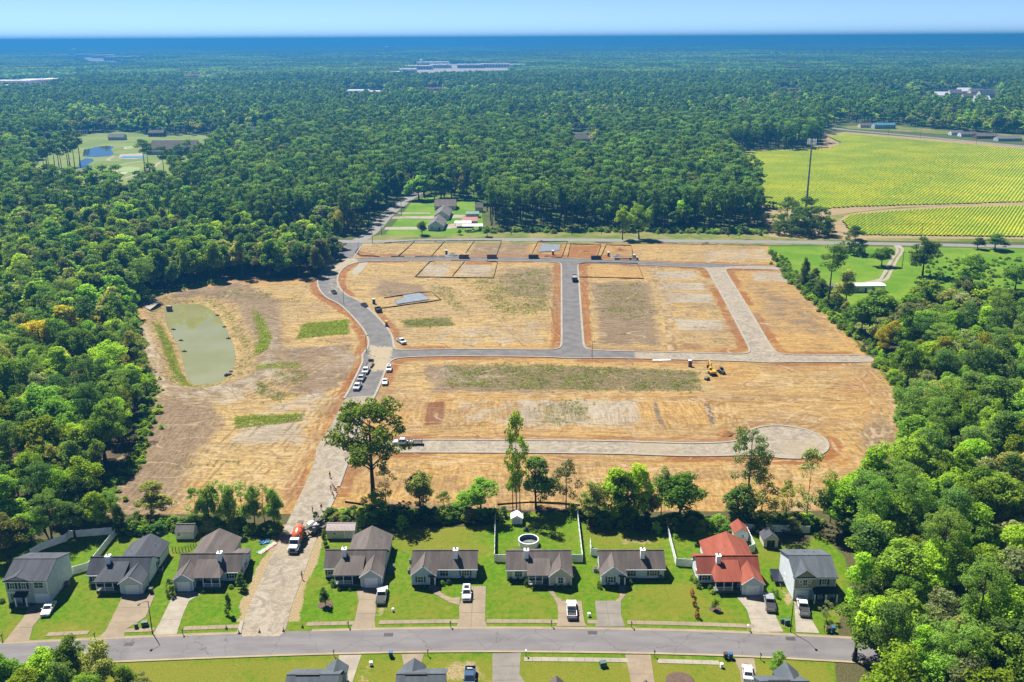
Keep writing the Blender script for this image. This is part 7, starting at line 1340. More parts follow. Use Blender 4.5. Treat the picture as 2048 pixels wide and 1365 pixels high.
# ------------------------------------------------------------------ people
mat('vest_orange', (0.90, 0.17, 0.03), (0.8, 0.13, 0.02), 3, 0.8); mat('shirt_red', (0.45, 0.05, 0.04), None, 3, 0.8); mat('shirt_dark', (0.10, 0.06, 0.06), None, 3, 0.8); mat('denim', (0.09, 0.11, 0.17), None, 3, 0.9); mat('trousers_tan', (0.30, 0.24, 0.17), None, 3, 0.9); mat('skin', (0.42, 0.25, 0.17), None, 3, 0.6); mat('hard_hat', (0.85, 0.85, 0.8), None, 3, 0.4); mat('hair_dark', (0.03, 0.022, 0.018), None, 3, 0.8)
def person(label, px, py, ang, pose, shirt, trousers, hat=None):
    p = gp(px, py); v = thing('person', label, 'person', (p[0], p[1], 0.04), ang)
    bend = {'stand': 0.0, 'walk': 0.08, 'stoop': 0.75}[pose]; st = {'stand': 0.06, 'walk': 0.28, 'stoop': 0.12}[pose]
    J = {}; J['pel'] = (0, 0, 0.93 if bend < 0.5 else 0.84); ca, sa = math.cos(bend), math.sin(bend)
    up = lambda l, y=0, x=0: (J['pel'][0] + l * sa + x * ca, y, J['pel'][2] + l * ca - x * sa)
    J['waist'] = up(0.16); J['chest'] = up(0.40); J['neck'] = up(0.55); J['head0'] = up(0.63, 0, 0.02); J['head1'] = up(0.76, 0, 0.03); J['head2'] = up(0.86, 0, 0.02)
    for s, n in ((1, 'L'), (-1, 'R')):
        J['hip' + n] = (0.0, s * 0.10, J['pel'][2] - 0.06); J['kne' + n] = (s * st * 0.6 + 0.06, s * 0.12, 0.50); J['ank' + n] = (s * st, s * 0.12, 0.09); J['toe' + n] = (s * st + 0.17, s * 0.13, 0.04)
        J['sho' + n] = up(0.48, s * 0.20); e = up(0.22, s * 0.27); J['elb' + n] = (e[0] + (0.12 if bend > 0.5 else -s * st * 0.5), e[1], e[2]); J['wri' + n] = (J['elb' + n][0] + 0.16, s * (0.22 if pose != 'stand' else 0.26), J['elb' + n][2] - 0.20)
    E = [('pel', 'waist'), ('waist', 'chest'), ('chest', 'neck'), ('neck', 'head0'), ('head0', 'head1'), ('head1', 'head2')]
    for n in 'LR': E += [('pel', 'hip' + n), ('hip' + n, 'kne' + n), ('kne' + n, 'ank' + n), ('ank' + n, 'toe' + n), ('chest', 'sho' + n), ('sho' + n, 'elb' + n), ('elb' + n, 'wri' + n)]
    rad = {'pel': .15, 'waist': .145, 'chest': .165, 'neck': .065, 'head0': .08, 'head1': .105, 'head2': .07, 'hip': .10, 'kne': .07, 'ank': .05, 'toe': .045, 'sho': .075, 'elb': .05, 'wri': .038}
    for n in 'LR':        # five fingers per hand
        w = J['wri' + n]; s = 1 if n == 'L' else -1; J['plm' + n] = (w[0] + 0.04, w[1], w[2] - 0.07); E.append(('wri' + n, 'plm' + n)); rad['plm'] = .032
        for f in range(5):
            k = f'f{f}{n}'; o_ = (-0.035 + 0.018 * f) if f < 4 else 0; J[k] = (J['plm' + n][0] + (0.02 if f < 4 else 0.05), J['plm' + n][1] + o_, J['plm' + n][2] - (0.075 - 0.006 * abs(f - 1) if f < 4 else 0.02)); E.append(('plm' + n, k)); rad[k[:2]] = .010
    names = list(J); me = bpy.data.meshes.new('person_body'); me.from_pydata([J[n] for n in names], [(names.index(a), names.index(b)) for a, b in E], []); o = link('body', me, v)
    sk = o.modifiers.new('skin', 'SKIN'); 
    for i, n in enumerate(names): r = rad.get(n, rad.get(n[:3], rad.get(n[:2], 0.05))); me.skin_vertices[0].data[i].radius = (r, r * (1.15 if n in ('chest', 'waist', 'pel') else 1.0)); me.skin_vertices[0].data[i].use_root = (n == 'pel')
    o.modifiers.new('sub', 'SUBSURF').levels = 1
    dg = bpy.context.evaluated_depsgraph_get(); bm = bpy.data.meshes.new_from_object(o.evaluated_get(dg)); o.modifiers.clear(); o.data = bm; bm.materials.clear()
    for m in (shirt, trousers, 'skin', 'metal_black'): bm.materials.append(M[m])
    nk, wz, wr = np.array(J['neck']), J['pel'][2] + 0.02, [np.array(J['wri' + n]) for n in 'LR']; ax = np.array((sa, 0, ca)); idx = []
    for f in bm.polygons:
        c = np.array(f.center); t = (c - np.array(J['pel'])) @ ax
        if c[2] < 0.11: k = 3
        elif t > 0.56 and abs(c[1]) < 0.13: k = 2
        elif min(np.linalg.norm(c - w) for w in wr) < 0.09 or min(np.linalg.norm(c - np.array(J['plm' + n])) for n in 'LR') < 0.12: k = 2
        elif t < 0.03 and c[2] < wz: k = 1
        else: k = 0
        idx.append(k)
    bm.polygons.foreach_set('material_index', idx); bm.polygons.foreach_set('use_smooth', [True] * len(idx)); bm.update()
    hc = J['head1']; q = MB(); q.lathe([(0.125, 0.0), (0.12, 0.06), (0.08, 0.12), (0.02, 0.14)], n=12); q.xf(0, Matrix.Translation((hc[0] - 0.01, 0, hc[2] + 0.02)) @ Matrix.Rotation(bend * 0.6, 4, 'Y')); q.build('hard_hat' if hat else 'hair', hat or 'hair_dark', v)
    fx = MB(); fx.box(hc[0] + 0.09, hc[0] + 0.125, -0.012, 0.012, hc[2] - 0.04, hc[2]); fx.build('nose', 'skin', v)
    return v
person('worker in orange shirt standing alone on the dirt road below the mixer truck', 604, 1159, 0.8, 'stand', 'vest_orange', 'denim')
person('worker in orange top and jeans walking on the gravel above the kerb machine', 643, 1021, -1.2, 'walk', 'vest_orange', 'denim')
person('worker in dark shirt standing left on the gravel above the kerb machine', 625, 1025, 0.3, 'stand', 'shirt_dark', 'denim', 'hard_hat')
person('worker in orange top left of the group at the fresh kerb', 662, 983, 0.5, 'walk', 'vest_orange', 'shirt_dark')
person('worker in orange top at the back of the group at the fresh kerb', 669, 980, 2.8, 'stoop', 'vest_orange', 'denim')
person('worker in orange vest right of the group at the fresh kerb', 673, 985, 3.0, 'stoop', 'vest_orange', 'trousers_tan')
person('worker in orange top bending over the fresh kerb below the group', 668, 997, 2.6, 'stoop', 'vest_orange', 'denim')
person('worker in red shirt standing on the gravel under the oak', 660, 956, -0.5, 'stand', 'shirt_red', 'shirt_dark')
person('worker in orange top standing between the mixer truck and the kerb machine', 615, 1064, -0.4, 'stand', 'vest_orange', 'denim')
# fresh kerb being laid
l = G([(651, 1032), (672, 985)]); d = (l[1] - l[0]) / np.linalg.norm(l[1] - l[0]); n = np.array([-d[1], d[0]]); b = MB(); q = [l[0] - n * 0.5, l[1] - n * 0.5, l[1] + n * 0.5, l[0] + n * 0.5]; b.prism([tuple(p) for p in q], -0.05, 0.18); structure(b.build('fresh_kerb', 'concrete_kerb'))
# ------------------------------------------------------------------ north road, field, meadow, golf course
def sheet(name, pts, z, m, step=6.0, px=True):
    """ground sheet from a polygon"""
    q = G(pts) if px else np.asarray(pts); b = MB(); b.add([(p[0], p[1], z) for p in q], [tuple(range(len(q)))]); return structure(b.build(name, m))
def gmat(name, a, b_, c_, sc=0.05):
    t = NT(name); P = t.pos(); n = t.noise(P, sc, 5, 0.65); f = t.noise(P, 0.9, 4, 0.7); c = t.mix(t.ramp(n, 0.38, 0.62), a, b_); t.out(t.mix(t.math('MULTIPLY', t.ramp(f, 0.45, 0.7), 0.6), c, c_), 0.95, 0.08); t.bump(f, 0.5, 0.15)
gmat('meadow_grass', (0.15, 0.34, 0.010), (0.27, 0.42, 0.03), (0.12, 0.24, 0.012)); gmat('verge_grass', (0.17, 0.26, 0.03), (0.42, 0.36, 0.13), (0.12, 0.19, 0.02), 0.06); gmat('golf_grass', (0.24, 0.34, 0.06), (0.36, 0.42, 0.12), (0.17, 0.26, 0.05), 0.02); gmat('green_pale', (0.42, 0.55, 0.22), (0.46, 0.58, 0.25), (0.38, 0.50, 0.2)); gmat('field_soil', (0.50, 0.34, 0.17), (0.42, 0.29, 0.15), (0.30, 0.24, 0.10)); gmat('track_soil', (0.60, 0.42, 0.24), (0.50, 0.38, 0.20), (0.34, 0.30, 0.13), 0.08); gmat('sand', (0.80, 0.72, 0.55), (0.74, 0.66, 0.5), (0.7, 0.62, 0.46)); gmat('pale_paving', (0.8, 0.75, 0.68), (0.6, 0.56, 0.5), (0.4, 0.4, 0.34), 0.02); gmat('rough_verge', (0.30, 0.30, 0.08), (0.52, 0.41, 0.2), (0.2, 0.24, 0.05), 0.12)
concrete('north_asphalt', (0.40, 0.385, 0.36), (0.34, 0.325, 0.31), (0.28, 0.27, 0.26)); mat('line_yellow', (0.75, 0.55, 0.12), None, 1, 0.8, world_space=True); mat('line_white', (0.8, 0.8, 0.78), None, 1, 0.8, world_space=True)
HW = spline(G([(480, 474), (600, 480), (720, 484), (1000, 480), (1400, 483), (1700, 487), (2048, 494), (2300, 499)]), 8.0)
sheet('verge', [(690, 489), (760, 470), (960, 462), (1200, 459), (1525, 464), (1560, 448), (1700, 450), (1700, 492), (1400, 489), (700, 487)], 0.02, 'verge_grass')
structure(strip('north_road', HW, 8.0, 0.08, 'north_asphalt'))
structure(strip('side_road', NE_ROAD, 8.5, 0.06, 'north_asphalt')); structure(strip('road_line', NE_ROAD + (0, 0), 0.35, 0.11, 'line_yellow'))
sheet('lawn', [(768, 472), (800, 434), (824, 404), (845, 397), (905, 390), (962, 406), (968, 470)], 0.04, 'meadow_grass')
for p in ([(772, 455), (880, 454), (905, 448), (930, 448), (930, 455), (880, 460), (768, 460)], [(787, 434), (855, 433), (900, 430), (930, 431), (930, 436), (855, 438), (783, 438)], [(797, 426), (860, 426), (860, 428), (796, 428)]): sheet('driveway', p, 0.09, 'concrete_pale')
sheet('meadow', [(1535, 493), (1700, 493), (2200, 500), (2200, 690), (1960, 645), (1860, 640), (1780, 662), (1690, 655), (1650, 604), (1590, 550)], 0.03, 'meadow_grass')
structure(strip('farm_drive', spline(G([(1790, 488), (1800, 500), (1788, 520), (1775, 545), (1765, 560), (1735, 566)]), 4), 4.0, 0.07, 'concrete_pale')); structure(strip('farm_drive_grass', spline(G([(1797, 497), (1800, 502), (1788, 521), (1775, 546), (1766, 559)]), 4), 0.9, 0.1, 'verge_grass'))
FIELD_A = G([(1450, 319), (1500, 303), (1600, 301), (1660, 297), (1680, 287), (1655, 275), (1690, 268), (2200, 312), (2200, 403), (2048, 406), (1860, 411), (1700, 416), (1640, 420), (1528, 418), (1519, 395), (1487, 350)])
FIELD_B = G([(1680, 440), (1700, 430), (1780, 423), (1900, 416), (2200, 407), (2200, 478), (1720, 472), (1690, 458)])
sheet('field_ground', [(1440, 322), (1500, 301), (1600, 298), (1650, 290), (1635, 272), (1690, 264), (2250, 309), (2250, 485), (1700, 480), (1600, 478), (1540, 474), (1525, 440), (1522, 400), (1484, 350)], 0.03, 'track_soil')
sheet('track_verge', [(1660, 432), (1800, 415), (2000, 408), (1850, 414), (1720, 424), (1690, 432), (1672, 445)], 0.06, 'verge_grass'); sheet('track_verge', [(1735, 477), (2250, 480), (2250, 487), (1735, 482)], 0.06, 'verge_grass')
# crop rows: real ridges of leaves
t = NT('crop_leaf'); P_ = t.pos(); n1 = t.noise(P_, 0.03, 4, 0.6); n2 = t.noise(P_, 1.3, 3, 0.6); c = t.mix(t.ramp(n1, 0.38, 0.62), (0.50, 0.66, 0.008), (0.74, 0.78, 0.010)); c = t.mix(t.ramp(t.noise(P_, 0.012, 5, 0.6), 0.45, 0.7), c, (0.44, 0.58, 0.01)); c = t.mix(t.math('MULTIPLY', t.ramp(n2, 0.45, 0.70), 0.6), c, (0.34, 0.52, 0.010)); t.out(c, 0.8, 0.15)
def crop_rows(poly, ang, gap, step, name, label, seed):
    rng = np.random.default_rng(seed); c, s = math.cos(ang), math.sin(ang); R2 = np.array([[c, s], [-s, c]]); q = poly @ R2.T; lo, hi = q.min(0), q.max(0); Vs, Fs, k = [], [], 0
    for v in np.arange(lo[1], hi[1], gap):
        u = np.arange(lo[0], hi[0], step); W_ = np.c_[u, np.full(len(u), v)] @ R2; ins = sdf(W_, poly) < -1.0; x_, y_, _ = W_[:, 0], W_[:, 1], 0; ins &= (x_ < y_ * 0.62)
        idx = np.nonzero(ins)[0]
        if len(idx) < 3: continue
        for run in np.split(idx, np.nonzero(np.diff(idx) > 1)[0] + 1):
            n = len(run)
            if n < 3: continue
            h = 0.85 + 0.22 * rng.random(n); w = gap * (0.40 + 0.12 * rng.random(n)); jv = v + 0.12 * rng.normal(size=n); U = u[run] + 0.2 * rng.normal(size=n)
            rows = [np.c_[np.c_[U, jv - w] @ R2, np.full(n, 0.12)], np.c_[np.c_[U, jv - w * 0.45] @ R2, h * 0.85], np.c_[np.c_[U, jv + w * 0.1] @ R2, h], np.c_[np.c_[U, jv + w] @ R2, np.full(n, 0.12)]]
            Vs += rows
            for r in range(3): a = k + r * n; Fs.append(np.c_[np.arange(a, a + n - 1), np.arange(a + 1, a + n), np.arange(a + n + 1, a + 2 * n), np.arange(a + n, a + 2 * n - 1)])
            k += 4 * n
    return stuff(np_mesh(name, np.vstack(Vs), np.vstack(Fs), 'crop_leaf'), label, 'crop')
row = gp(1940, 412) - gp(1880, 474); ra = math.atan2(row[1], row[0])
crop_rows(FIELD_B, ra, 1.9, 1.1, 'crop_rows', 'rows of yellow-green crop in the lower strip of the field', 1); crop_rows(FIELD_A, ra, 2.3, 1.8, 'crop_rows', 'rows of yellow-green crop in the large upper field', 2)
# golf course
sheet('golf_fairway', [(160, 270), (240, 264), (330, 272), (395, 270), (440, 276), (470, 274), (545, 282), (500, 296), (440, 305), (415, 322), (380, 352), (335, 396), (250, 402), (150, 402), (75, 396), (60, 345), (95, 305)], 0.03, 'golf_grass')
for p in ([(235, 337), (260, 333), (280, 336), (278, 343), (255, 345), (238, 343)], [(245, 294), (262, 292), (270, 296), (255, 300)]): sheet('putting_green', p, 0.06, 'green_pale')
for p in ([(224, 342), (236, 341), (236, 345), (226, 345)], [(241, 345), (256, 345), (252, 348), (242, 348)], [(246, 297), (253, 296), (252, 299)]): sheet('bunker', p, 0.07, 'sand')
for l in ([(80, 350), (120, 347), (180, 340), (240, 330), (285, 323)], [(250, 357), (280, 347), (305, 335), (320, 325)], [(230, 313), (216, 319), (222, 322), (240, 321)]): structure(strip('cart_path', spline(G(l), 6), 3.2, 0.08, 'concrete_pale'))
t = NT('lake_water'); t.out((0.045, 0.07, 0.085), 0.06, 0.5); t.bump(t.noise(t.pos(), 0.5, 2), 0.05, 0.05)
for p in ([(165, 313), (168, 300), (195, 294), (215, 292), (228, 294), (222, 300), (228, 308), (218, 313), (190, 315)], [(160, 322), (172, 317), (185, 318), (188, 322), (178, 328), (168, 338), (156, 336)]): sheet('golf_pond', p, 0.05, 'lake_water')
def simple_house(name, label, px, py, w, d, h, rise, wall, roof, ang=0.0, ridge='x', cat='house', extra=(), win=True):
    """a building placed by its near foot centre"""
    p = gp(px, py); v = thing(name, label, cat, (p[0], p[1] + d / 2, 0), ang); b, r = MB(), MB()
    (walls_x if ridge == 'x' else walls_y)(b, -w / 2, w / 2, -d / 2, d / 2, h, h + rise); b.build('wall', wall, v); (roof_x if ridge == 'x' else roof_y)(r, -w / 2, w / 2, -d / 2, d / 2, h, h + rise, oh=0.5); r.build('roof', roof, v)
    n = max(2, int(w / 3.2))
    if win:
        for k in range(n):
            x = -w / 2 + w * (k + 0.5) / n
            for fl in range(1 if h < 4.5 else 2):
                if k == n // 2 and fl == 0: door(v, x, -d / 2, 0.1)
                else: window(v, x, -d / 2, 0.9 + 2.8 * fl, 1.2, 1.3)
        for s in (-1, 1): side_window(v, s * w / 2, 0, 1.0, 1.2, 1.2, s)
    for (x, y, ww, dd, hh, m) in extra: b = MB(); b.box(x, x + ww, y, y + dd, h - 0.5, h + hh); b.build('chimney', m, v)
    return v
for a in ((1235, 10),): pass
simple_house('long_house', 'long grey-roofed house nearest the road junction', 872, 462, 9, 22, 2.8, 3.0, 'siding_white', 'roof_grey', -0.02, 'y'); simple_house('long_house', 'grey-roofed house behind the nearest long house', 884, 441, 9, 24, 2.8, 3.0, 'siding_pale', 'roof_grey', -0.02, 'y'); simple_house('long_house', 'dark-roofed house farthest in the row by the side road', 890, 421, 14, 16, 2.8, 3.2, 'siding_tan', 'roof_brown', 0.0, 'x')
mat('roof_tin_red', (0.70, 0.16, 0.17), (0.6, 0.13, 0.14), 1, 0.5); mat('roof_tin_teal', (0.16, 0.40, 0.36), None, 1, 0.5); mat('roof_tin_white', (1.6, 1.6, 1.6), (1.45, 1.45, 1.46), 1, 0.6); mat('roof_tin_blue', (0.12, 0.42, 0.72), None, 1, 0.5)
simple_house('barn', 'small barn with bright red tin roof beside the white carports', 940, 452, 9, 7, 3, 1.8, 'siding_white', 'roof_tin_red', cat='barn', win=False); simple_house('barn', 'small outbuilding with teal tin roof behind the red-roofed barn', 945, 436, 8, 5, 2.6, 1.2, 'siding_tan', 'roof_tin_teal', cat='barn', win=False); simple_house('barn', 'pale outbuilding at the edge of the pine belt', 958, 425, 5, 5, 3.4, 2.0, 'siding_grey', 'roof_grey', cat='barn', win=False)
def carport(label, px, py, w, d, h, m='roof_tin_white'):
    p = gp(px, py); v = thing('carport', label, 'carport', (p[0], p[1] + d / 2, 0)); r = MB(); roof_x(r, -w / 2, w / 2, -d / 2, d / 2, h, h + 0.9, oh=0.1, og=0.1, t=0.08); r.build('roof', m, v)
    for x in (-w / 2 + 0.1, 0, w / 2 - 0.1):
        for y in (-d / 2 + 0.1, d / 2 - 0.1): posts(v, [x], y, 0, h - 0.05, 'metal_grey', 0.06)
carport('white carport nearest the road with a vehicle under it', 945, 463, 12, 6, 3.0); carport('white carport left behind the nearest carport', 926, 456, 10, 6, 2.8)
p = gp(940, 466); car('pale vehicle parked under the nearest white carport', p + (0, 1.5), 0.0, 'suv', 'paint_silver')
simple_house('mobile_home', 'long white mobile home with flat pale roof beside the gravel drive', 1731, 585, 17, 4.6, 3.0, 0.35, 'siding_white', 'roof_tin_white', 0.02, cat='mobile home')
simple_house('mobile_home', 'small pale trailer home half hidden left of the long mobile home', 1665, 585, 8, 4, 2.8, 0.3, 'siding_grey', 'roof_grey', 0.02, cat='mobile home')
simple_house('manor_house', 'white house with dark red roof and chimneys in the wood north', 1161, 290, 22, 12, 6.5, 4.0, 'siding_white', 'roof_brown', extra=((-9, 0, 1.5, 1.5, 5.5, 'brick'), (7, 0, 1.5, 1.5, 5.5, 'brick')))
# clubhouse and pool
v = simple_house('clubhouse', 'large clubhouse with grey-purple roofs beside the golf ponds', 345, 308, 46, 22, 4.5, 7.5, 'siding_pale', 'roof_brown', cat='clubhouse'); b = MB(); walls_y(b, 2, 20, -22, -10, 4.2, 9.0); b.build('wall', 'siding_blue', v); r = MB(); roof_y(r, 2, 20, -22, 0, 4.2, 9.0); r.build('roof', 'roof_slate', v); b = MB(); b.box(-22, 2, -20, -11.2, 0, 3.2); b.build('terrace', 'siding_slate', v); b = MB(); b.box(-22.5, 2.5, -20.5, -11.2, 3.21, 3.5); b.build('terrace_roof', 'roof_slate', v)
sheet('pool_deck', [(236, 318), (240, 309), (285, 307), (285, 317), (270, 319)], 0.1, 'concrete_pale'); p = gp(266, 315); v = thing('swimming_pool', 'turquoise swimming pool beside the clubhouse', 'pool', (p[0], p[1], 0)); mat('pool_turquoise', (0.12, 0.55, 0.60), None, 1, 0.1, 0.5); b = MB(); b.box(-13, 13, -8, 8, 0.0, 0.2); b.build('coping', 'concrete_pale', v); b = MB(); b.box(-12, 12, -7, 7, 0.05, 0.22); b.build('water', 'pool_turquoise', v)
simple_house('blue_house', 'pale blue house with hipped roof in the wood right of the clubhouse', 520, 272, 26, 14, 5.5, 4.5, 'siding_blue', 'roof_slate'); simple_house('brick_house', 'reddish house behind the golf pond', 312, 274, 18, 10, 4.5, 3, 'brick', 'roof_brown')
simple_house('grey_house', 'grey house at the far shore of the golf pond', 232, 281, 18, 10, 3.6, 3, 'siding_grey', 'roof_grey')
# far right highway and the low buildings beyond it
RH = spline(G([(1640, 252), (1690, 260), (1800, 270), (1950, 284), (2048, 293), (2250, 313)]), 15); structure(strip('right_highway', RH, 11.0, 0.1, 'north_asphalt')); sheet('yard', [(1680, 253), (1760, 250), (1900, 262), (2200, 280), (2200, 292), (1850, 266), (1700, 258)], 0.05, 'verge_grass')
for a in (('house', 'building with bright blue tin roof across the far right highway', 1770, 258, 26, 12, 4.5, 2.0, 'siding_slate', 'roof_tin_blue'), ('house', 'brown low house left of the blue-roofed building', 1735, 256, 18, 10, 3.2, 2.4, 'siding_tan', 'roof_brown'), ('house', 'small white house across the far right highway', 1915, 271, 14, 9, 3.0, 2.2, 'siding_white', 'roof_grey'), ('house', 'tan roofed house next to the small white house', 1938, 274, 18, 10, 3.0, 2.2, 'siding_white', 'roof_brown'), ('house', 'brick house with brown roof near the right edge', 1975, 278, 24, 11, 3.0, 2.4, 'brick', 'roof_brown'), ('house', 'pale long house at the right edge across the highway', 2020, 283, 26, 11, 3.0, 2.2, 'siding_slate', 'roof_grey')): simple_house('roadside_house', *a[1:])
# hamlet on the far right and other roofs in the wood
sheet('clearing', [(1738, 190), (1830, 188), (1880, 187), (1830, 196), (1742, 196)], 0.08, 'golf_grass')
for i, (px, py, w, rf) in enumerate(((1760 + 95, 198, 40, 'roof_brown'), (1885, 199, 34, 'roof_tin_white'), (1912, 194, 30, 'roof_grey'), (1930, 190, 36, 'roof_tin_white'), (1955, 192, 34, 'roof_grey'), (1975, 196, 36, 'roof_slate'), (1940, 203, 30, 'roof_brown'), (1965, 208, 34, 'roof_tin_white'))):
    simple_house('hamlet_house', f'pale house of the far right hamlet, {["leftmost", "second", "third", "fourth", "fifth", "sixth", "seventh", "last"][i]} from the left', px, py, w * 0.75, 16, 7, 6, 'siding_white' if i % 2 else 'siding_tan', rf, cat='house', win=True)
def block(name, label, px, py, w, d, h, wall, roof, cat='building', nwin=10):
    """flat-roofed far building with a parapet and window bands"""
    p = gp(px, py); v = thing(name, label, cat, (p[0], p[1] + d / 2, 0)); b = MB(); b.box(-w / 2, w / 2, -d / 2, d / 2, 0, h); b.build('wall', wall, v); b = MB(); b.box(-w / 2 - 0.4, w / 2 + 0.4, -d / 2 - 0.4, d / 2 + 0.4, h + 0.003, h + 0.9); b.build('roof', roof, v)
    for k in range(nwin): x = -w / 2 + w * (k + 0.5) / nwin; b = MB(); b.box(x - w / nwin * 0.3, x + w / nwin * 0.3, -d / 2 - 0.15, -d / 2, h * 0.25, h * 0.7); b.build('window', 'window_glass', v)
    return v
for p in ([(805, 130), (905, 129), (1050, 129), (1045, 140), (900, 144), (745, 157), (800, 140)], [(-100, 165), (90, 165), (160, 167), (80, 179), (-100, 184)], [(80, 110), (230, 110), (300, 115), (260, 125), (150, 121), (80, 117)], [(1190, 116), (1200, 107), (1208, 97), (1216, 97), (1214, 105), (1205, 116)], [(690, 184), (770, 184), (775, 200), (690, 202)]): sheet('paved_lot', p, 0.1, 'pale_paving')
CK = 0.95
mat('cladding_white', (0.85, 0.82, 0.78), (0.78, 0.74, 0.70), 0.05, 0.6); mat('cladding_tan', (0.70, 0.58, 0.46), None, 0.05, 0.7)
CK = 0.425
FB = [(835, 140, 150, 60, 12), (880, 137, 120, 60, 12), (815, 147, 80, 50, 11), (940, 137, 140, 60, 12), (990, 136, 160, 60, 13), (1035, 137, 90, 50, 12), (780, 153, 90, 50, 11), (865, 133, 190, 70, 14), (20, 174, 140, 60, 12), (70, 171, 110, 50, 12), (5, 182, 90, 40, 10), (120, 169, 120, 40, 12), (240, 122, 260, 90, 20), (205, 117, 200, 80, 18), (165, 115, 160, 80, 18), (288, 112, 160, 80, 22), (105, 115, 190, 80, 18), (715, 194, 60, 30, 10), (755, 196, 50, 25, 10)]
for i, (px, py, w, d, h) in enumerate(FB):
    where = 'the middle commercial strip' if 770 < px < 1100 else 'the pale retail park at the left edge' if py > 160 and px < 200 else 'the hazy town at the upper left' if px < 400 else 'the clearing in the wood behind the golf course'
    block('far_building', f'pale flat far building of {where}', px, py, w * 0.7, d, h * 1.15, 'cladding_white' if i % 3 else 'cladding_tan', 'roof_tin_white' if i % 4 else 'cladding_tan')['group'] = f'buildings of {where}'
for a in (('long building with red roof in the left distance', 402, 162, 120, 40, 14, 'roof_tin_red'), ('building with reddish roof in the middle distance', 868, 188, 60, 24, 10, 'roof_tin_red'), ('small red-roofed building in the right distance', 1578, 188, 34, 18, 9, 'roof_tin_red'), ('far small red-roofed building on the right', 1586, 143, 80, 30, 14, 'roof_tin_red'), ('pale low building in the left wood', 378, 199, 70, 24, 10, 'cladding_white')): block('far_building', *a[:6], 'cladding_tan', a[6])
# water towers and masts on the horizon
def water_tower(label, px, py_base, py_top, R_):
    p = gp(px, py_base); h = min(90, height_to(p[0], p[1], py_top)); v = thing('water_tower', label, 'water tower', (p[0], p[1], 0)); b = MB(); b.lathe([(R_ * 0.45, 0), (R_ * 0.2, 8), (R_ * 0.2, h - R_)], n=12); b.build('stem', 'cladding_white', v, smooth=True); b = MB(); b.lathe([(R_ * 0.3, h - 1.3 * R_), (R_ * 0.95, h - 0.8 * R_), (R_, h - 0.5 * R_), (R_ * 0.8, h - 0.15 * R_), (R_ * 0.2, h)], n=18); b.build('tank', 'cladding_white', v, smooth=True)
water_tower('white water tower in the hazy centre distance', 775, 106, 93, 17); water_tower('white water tower in the hazy left distance', 149, 110, 97, 20); water_tower('small white water tower above the commercial strip', 843, 134, 119, 8)
def mast(label, px, py_base, py_top):
    p = gp(px, py_base); h = height_to(p[0], p[1], py_top) if py_top > 70 else 120; h = min(h, 120); v = thing('radio_mast', label, 'radio mast', (p[0], p[1], 0)); w = 0.00022 * p[1] + 0.2; b = MB(); b.path([(0, 0, 0), (0, 0, h * 0.5), (0, 0, h)], [w, w * 0.8, w * 0.5], 4); b.build('mast', 'steel_dark', v)
    for s in (-1, 1): b = MB(); b.path([(0, 0, h * 0.85), (s * h * 0.4, 0, 0)], [w * 0.15, w * 0.15], 3); b.build('guy_wire', 'steel_dark', v)
for a in (('thin radio mast standing above the commercial strip', 846, 134, 98), ('left radio mast of the pair on the left horizon', 375, 104, 74), ('right radio mast of the pair on the left horizon', 387, 104, 77), ('radio mast on the horizon right of the centre water tower', 783, 102, 80), ('radio mast in the right distance wood', 1493, 176, 144), ('radio mast on the central horizon', 834, 102, 81)): mast(*a)
